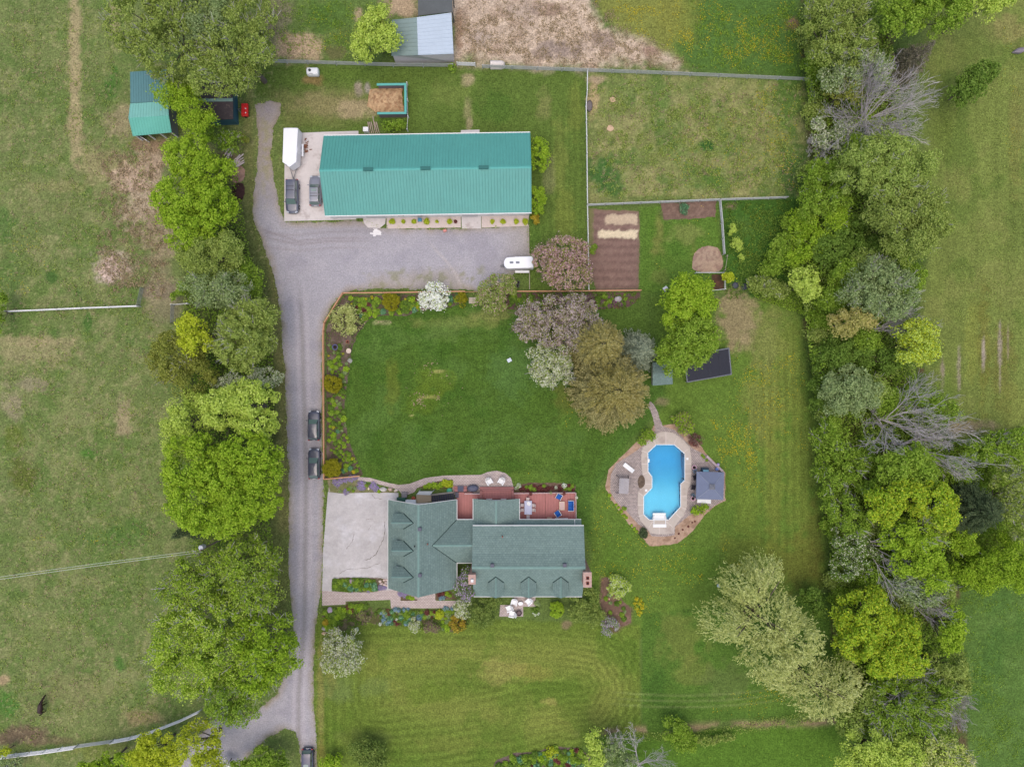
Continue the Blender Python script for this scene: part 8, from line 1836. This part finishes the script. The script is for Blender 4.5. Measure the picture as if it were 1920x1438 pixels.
for x, y, k_, s_ in [(950, 1298, 'lime', 1.1), (975, 1290, 'lime', 1.2), (1000, 1288, 'lime', 1.2), (1020, 1295, 'lime', 1.1), (1040, 1285, 'lime', 1.2), (1085, 1280, 'clip', 1.25), (1065, 1275, 'clip', 1.25)]: plant(k_, *q('F', (x, y))[0], pb[k_], 'bushes by the brick path (' + k_ + ')', s_, .04)
db = dict(red='dark budding shrub in the bed along the deck skirt', mound='green clump in the bed along the deck skirt', white='small white-flowered clump in the bed along the deck skirt')
scatter([(966, 909), (1075, 908), (1077, 921), (966, 921)], 30, ['red', 'red', 'red', 'mound', 'white'], db, 'deck bed plants', (.8, 1.2), .02)
for x, y, k_ in [(1140, 172, 'red'), (1600, 165, 'red'), (1418, 160, 'grey'), (1768, 222, 'white')]: plant(k_, *q('S', (x, y))[0], {'red': 'dark red plant hanging on the deck rail', 'grey': 'grey-green plant hanging on the deck rail', 'white': 'pale plant on the east deck rail'}[k_], 'deck rail plants (' + k_ + ')' if k_ == 'red' else None, .75, 1.5)
for i, x in enumerate([735, 756, 776, 800, 819, 843, 854, 923, 943, 968, 985]):
    plant('red' if x == 854 else 'clip', x, 415.5, 'small reddish bush among the lime ones in the barn wall bed' if x == 854 else 'small lime bush in the gravel bed along the barn wall', None if x == 854 else 'lime bushes along the barn wall', (.95, .7, .95, 1.0, .7, 1.0, .8, .85, 1.0, .9, .95)[i], .05, 'shrub')
sb_ = dict(mound='green clump in the bed at the south edge', lime='lime clump in the bed at the south edge', dark='dark green clump in the bed at the south edge', red='dark red shrub in the bed at the south edge', hosta='blue-green rosette in the bed at the south edge')
scatter([(930, 1436), (960, 1418), (1010, 1412), (1040, 1402), (1085, 1405), (1105, 1425), (1100, 1440), (930, 1440)], 60, ['mound', 'mound', 'dark', 'hosta', 'lime', 'red'], sb_, 'south bed plants', (1.0, 1.7), .02)
tree('golden shrub at the top edge of the southern bed', 'shrub', 'yellow', 1.0, (1034, 1412, 13, 11), name='shrub', cat='shrub')
po = dict(lime='yellow-green clump along the lower left pool border', mound='green clump along the pool border', yellow='yellow-flowered clump on the pool border')
for x, y in q('O', (110, 905), (170, 990), (190, 1015), (215, 1050), (240, 1085), (262, 1105), (310, 1175), (335, 1205), (355, 1230)): plant('lime', x, y, po['lime'], 'yellow-green pool border plants', .75)
for x, y in q('O', (250, 1025), (235, 1020), (960, 560), (985, 590), (945, 545)): plant('mound', x, y, po['mound'], 'green pool border plants', .75)
for x, y in q('O', (735, 1250), (770, 1215), (820, 1185), (855, 1150), (880, 1140), (700, 1290)): plant('red', x, y, 'tiny bronze plant in the bare soil below the pool', 'bronze plants below the pool', .4)
scatter([(1135, 1095), (1150, 1100), (1178, 1140), (1180, 1165), (1150, 1172), (1132, 1130)], 12, ['mound', 'grey', 'dark'], {'mound': 'green clump in the soil bed east of the house', 'grey': 'grey clump in the soil bed east of the house', 'dark': 'dark green clump in the soil bed east of the house'}, 'plants in the east soil bed', (.7, 1.3), .02)
for x, y in q('N', (800, 1290), (815, 1310), (790, 1300)): plant('grey', x, y, 'grey dormant clump right of the fire pit patio', 'grey clumps by the patio', .9)
for x, y in q('N', (780, 1350), (805, 1345), (790, 1380), (770, 1365)): plant('dark', x, y, 'dark green clump in the tiny bed right of the fire pit', 'clumps by the fire pit', .9)
for x, y in q('N', (785, 1400), (810, 1395), (775, 1385)): plant('white', x, y, 'cream-flowered clump in the tiny bed right of the fire pit', 'cream flowers by the fire pit', .8)
for x, y in q('K', (700, 495), (715, 520), (730, 545), (710, 560), (725, 500), (715, 580), (690, 520), (735, 525), (700, 545), (725, 570)): plant('yellow', x, y, 'dense yellow flower clump on the lawn beside the soil bed', 'yellow flowers beside the soil bed', 1.3)

# ---- ground cover: grass tufts, dandelions, undergrowth
g = np.random.RandomState(3)
def area_pts(poly, n, pad=0):
    xs = [p[0] for p in poly]; ys = [p[1] for p in poly]; x = g.uniform(min(xs), max(xs), n); y = g.uniform(min(ys), max(ys), n); k = sdf(x, y, poly) < pad; return x[k], y[k]
HARD = [DRIVE, PADB, PATIO, RIM, LAWN]
def dand(poly, n, thr, sc, seed):
    x, y = area_pts(poly, n); k = fbm(x, y, sc, seed, 4) + g.uniform(-.16, .16, len(x)) + np.clip(sdf(x, y, poly) / 30 + 1, 0, 1) * -.16 > thr + .03; return x[k], y[k]
D = [dand([(1110, 0), (1300, 0), (1300, 110), (1180, 60)], 5200, .52, 22, 4), dand([(1290, 0), (1500, 0), (1505, 140), (1300, 125)], 9000, .58, 26, 5), dand([(1400, 160), (1505, 160), (1500, 365), (1420, 365)], 3200, .55, 24, 6), dand([(1250, 200), (1420, 200), (1420, 370), (1250, 370)], 1800, .62, 30, 7),
     dand([(1330, 640), (1540, 640), (1500, 780), (1440, 990), (1350, 880), (1310, 780)], 7500, .585, 24, 8), dand([(1330, 780), (1420, 780), (1420, 900), (1350, 870)], 3200, .54, 18, 9), dand([(1050, 700), (1140, 700), (1140, 800), (1050, 800)], 700, .56, 20, 10), dand([(1100, 880), (1210, 900), (1220, 1120), (1100, 1100)], 1700, .6, 24, 11),
     dand([(1150, 1030), (1420, 1000), (1420, 1100), (1200, 1130)], 2600, .6, 26, 12), dand([(1195, 1090), (1240, 1090), (1240, 1180), (1195, 1180)], 500, .5, 16, 13), dand([(1380, 1290), (1500, 1250), (1500, 1345), (1300, 1350)], 2200, .57, 22, 14), dand([(490, 0), (700, 0), (700, 115), (490, 115)], 1500, .64, 26, 15), dand([(0, 430), (90, 430), (90, 570), (0, 570)], 700, .6, 20, 16), dand([(1440, 690), (1530, 700), (1530, 900), (1450, 800)], 1400, .6, 24, 17),
     dand([(1870, 0), (1920, 0), (1920, 320), (1880, 320)], 700, .6, 26, 18), dand([(60, 990), (260, 990), (260, 1020), (60, 1020)], 500, .6, 20, 19), dand([(960, 880), (1110, 880), (1110, 1000), (1050, 905)], 500, .6, 20, 20), dand([(1370, 380), (1470, 380), (1470, 540), (1370, 540)], 800, .6, 26, 21), dand([(1580, 1390), (1300, 1400), (1300, 1438), (1580, 1438)], 500, .62, 24, 22), dand([(1500, 0), (1500, 560), (1200, 560), (1200, 0)], 900, .60, 40, 23)]
x = np.concatenate([d[0] for d in D]); y = np.concatenate([d[1] for d in D]); bad = np.zeros(len(x), bool)
for hp_ in (PATIO, RIM, VEG, POOL): bad |= sdf(x, y, hp_) < 3
x, y = x[~bad], y[~bad]; n = len(x); C_ = np.stack([(x - 960) / PXM, (719 - y) / PXM, g.uniform(.05, .14, n)], -1); nn = np.array([0, 0, 1.]) + rdir(g, n) * .35; nn /= np.linalg.norm(nn, axis=1, keepdims=True); sz = g.uniform(.06, .14, (n, 1)); U, V = leaf_axes(g, nn, 1.0, 1.0)
BC = [BED, BED2, S_BED, [(935, 1440), (960, 1416), (1040, 1402), (1095, 1408), (1100, 1440)], q('M', (110, 1080), (200, 1066), (500, 1068), (520, 1190), (250, 1195), (110, 1165))]
kind(quads('dandelions', C_, U * sz, V * sz, LM['yflower']), 'stuff')
# lawn clippings
D = [dand([(795, 680), (845, 680), (845, 705), (795, 705)], 500, .5, 10, 30), dand([(775, 735), (825, 735), (825, 765), (775, 765)], 500, .5, 10, 31), dand([(740, 650), (880, 650), (880, 800), (740, 800)], 500, .64, 16, 32), dand([(700, 596), (735, 596), (735, 610), (700, 610)], 120, .5, 8, 33)]
x = np.concatenate([d[0] for d in D]); y = np.concatenate([d[1] for d in D]); n = len(x); C_ = np.stack([(x - 960) / PXM, (719 - y) / PXM, g.uniform(.03, .08, n)], -1); nn = np.array([0, 0, 1.]) + rdir(g, n) * .3; nn /= np.linalg.norm(nn, axis=1, keepdims=True); U, V = leaf_axes(g, nn, .22, .12); kind(quads('grass_clippings', C_, U, V, LM['tan']), 'stuff')
# tufts of longer grass and dry grass in the pastures
def tufts(name, poly, n, thr, sc, seed, mat, l, h=.25):
    x, y = dand(poly, n, thr, sc, seed); ok = (sdf(x, y, DRIVE) > 2) & (sdf(x, y, RIM) > 2) & (sdf(x, y, PADB) > 2); x, y = x[ok], y[ok]
    k = 3; x = np.repeat(x, k) + g.normal(0, 1.4, len(x) * k); y = np.repeat(y, k) + g.normal(0, 1.4, len(y) * k); n = len(x)
    C_ = np.stack([(x - 960) / PXM, (719 - y) / PXM, g.uniform(.03, h, n)], -1); nn = np.array([0, 0, .8]) + rdir(g, n) * .8; nn /= np.linalg.norm(nn, axis=1, keepdims=True); U, V = leaf_axes(g, nn, l, l * .38); return C_, U, V
def stuff(name, parts, mats):
    C_ = np.concatenate([p[0] for p in parts]); U = np.concatenate([p[1] for p in parts]); V = np.concatenate([p[2] for p in parts]); mi = np.concatenate([np.full(len(p[0]), i) for i, p in enumerate(parts)])
    kind(quads(name, C_, U, V, mats, mi), 'stuff')
WP = [(0, 0), (205, 0), (215, 110), (300, 260), (330, 560), (300, 650), (320, 1000), (280, 1200), (380, 1340), (0, 1420)]
EFD = [(1740, 200), (1920, 20), (1920, 800), (1800, 820)]; EF2 = [(1800, 1120), (1920, 1090), (1920, 1438), (1815, 1438)]
PADD = [(1106, 140), (1510, 155), (1500, 368), (1106, 382)]
stuff('grass_tufts', [tufts('', WP, 26000, .53, 20, 41, 'olive', .24), tufts('', WP, 14000, .57, 14, 42, 'tan', .24), tufts('', PADD, 12000, .53, 14, 43, 'olive', .28), tufts('', PADD, 6000, .56, 12, 44, 'tan', .24), tufts('', [(490, 0), (735, 0), (735, 110), (490, 112)], 3000, .5, 14, 45, 'green', .22), tufts('', [(1290, 0), (1500, 0), (1505, 145), (1290, 128)], 5000, .5, 14, 55, 'green', .22),
      tufts('', [(850, 0), (1120, 0), (1310, 130), (850, 122)], 12000, .5, 10, 46, 'tan', .24), tufts('', EFD, 5000, .5, 30, 47, 'olive', .2), tufts('', EF2, 4000, .45, 40, 48, 'green', .2), tufts('', [(1355, 380), (1500, 376), (1515, 560), (1360, 560)], 6000, .45, 12, 49, 'deep', .3), tufts('', [(180, 270), (330, 270), (320, 560), (180, 560)], 9000, .5, 10, 50, 'tan', .26)],
      [LM['olive'], LM['tan'], LM['olive'], LM['tan'], LM['green'], LM['green'], LM['tan'], LM['olive'], LM['green'], LM['deep'], LM['tan']])
def growth(poly, n, hmax, l, mat, seed, sc=30):
    x, y = area_pts(poly, n); n = len(x); hgt = .15 + hmax * np.clip(fbm(x, y, sc, seed, 3) * 2 - .55, 0, 1) ** 1.2; z = hgt * g.uniform(.3, 1, n) ** .5
    nn = np.array([0, 0, .8]) + rdir(g, n) * .9; nn /= np.linalg.norm(nn, axis=1, keepdims=True); U, V = leaf_axes(g, nn, l, l * .7); return np.stack([(x - 960) / PXM * (H - z) / H, (719 - y) / PXM * (H - z) / H, z], -1), U, V
def bedg(i):
    x, y = area_pts(BC[i], 16000 if i < 3 else 7000); k = fbm(x, y, 7, 80 + i, 3) + g.uniform(-.07, .07, len(x)) > (.49 if i != 1 else .52); x, y = x[k], y[k]; n = len(x); z = .06 + g.uniform(0, .28, n)
    nn = np.array([0, 0, .9]) + rdir(g, n) * .8; nn /= np.linalg.norm(nn, axis=1, keepdims=True); U, V = leaf_axes(g, nn, .17, .11); return np.stack([(x - 960) / PXM, (719 - y) / PXM, z], -1), U, V
def edgeg():
    x, y = g.uniform(470, 1000, 60000), g.uniform(190, 1440, 60000); d = sdf(x, y, DRIVE); k = (np.abs(d - 1) < 3.5) & (fbm(x, y, 9, 91, 3) > .47) & (sdf(x, y, PADB) > 1) & (sdf(x, y, BED) > 3) & ~((x > 612) & (y > 900)); x, y = x[k], y[k]; n = len(x)
    nn = np.array([0, 0, .9]) + rdir(g, n) * .8; nn /= np.linalg.norm(nn, axis=1, keepdims=True); U, V = leaf_axes(g, nn, .24, .10); return np.stack([(x - 960) / PXM, (719 - y) / PXM, g.uniform(.03, .16, n)], -1), U, V
HEDGE = [(1508, 0), (1660, 0), (1680, 130), (1700, 240), (1710, 420), (1700, 560), (1720, 720), (1780, 850), (1790, 1100), (1790, 1300), (1800, 1438), (1640, 1438), (1560, 1340), (1562, 1150), (1548, 900), (1522, 700), (1505, 560), (1490, 480), (1500, 400), (1525, 300), (1512, 150)]
WESTL = [(400, 285), (440, 300), (470, 480), (500, 560), (515, 700), (505, 960), (520, 1080), (500, 1160), (400, 1160), (350, 1000), (345, 800), (340, 640), (345, 560), (350, 470)]
stuff('undergrowth', [growth(HEDGE, 90000, 4.5, .30, '', 60), growth(HEDGE, 80000, 4.5, .28, '', 61, 18), growth(WESTL, 26000, 2.2, .28, '', 62), growth([(1530, 1330), (1300, 1372), (1120, 1372), (1120, 1385), (1300, 1392), (1540, 1352)], 5000, .8, .2, '', 63), growth([(1400, 540), (1520, 530), (1530, 600), (1420, 560)], 4000, 1.2, .24, '', 64), growth([(1780, 830), (1920, 800), (1920, 1090), (1800, 1110)], 22000, 2.5, .3, '', 65)] + [bedg(i) for i in range(5)] + [edgeg()],
      [LM['green'], LM['pale'], LM['green'], LM['olive'], LM['green'], LM['green']] + [LM['deep']] * 5 + [LM['olive']])
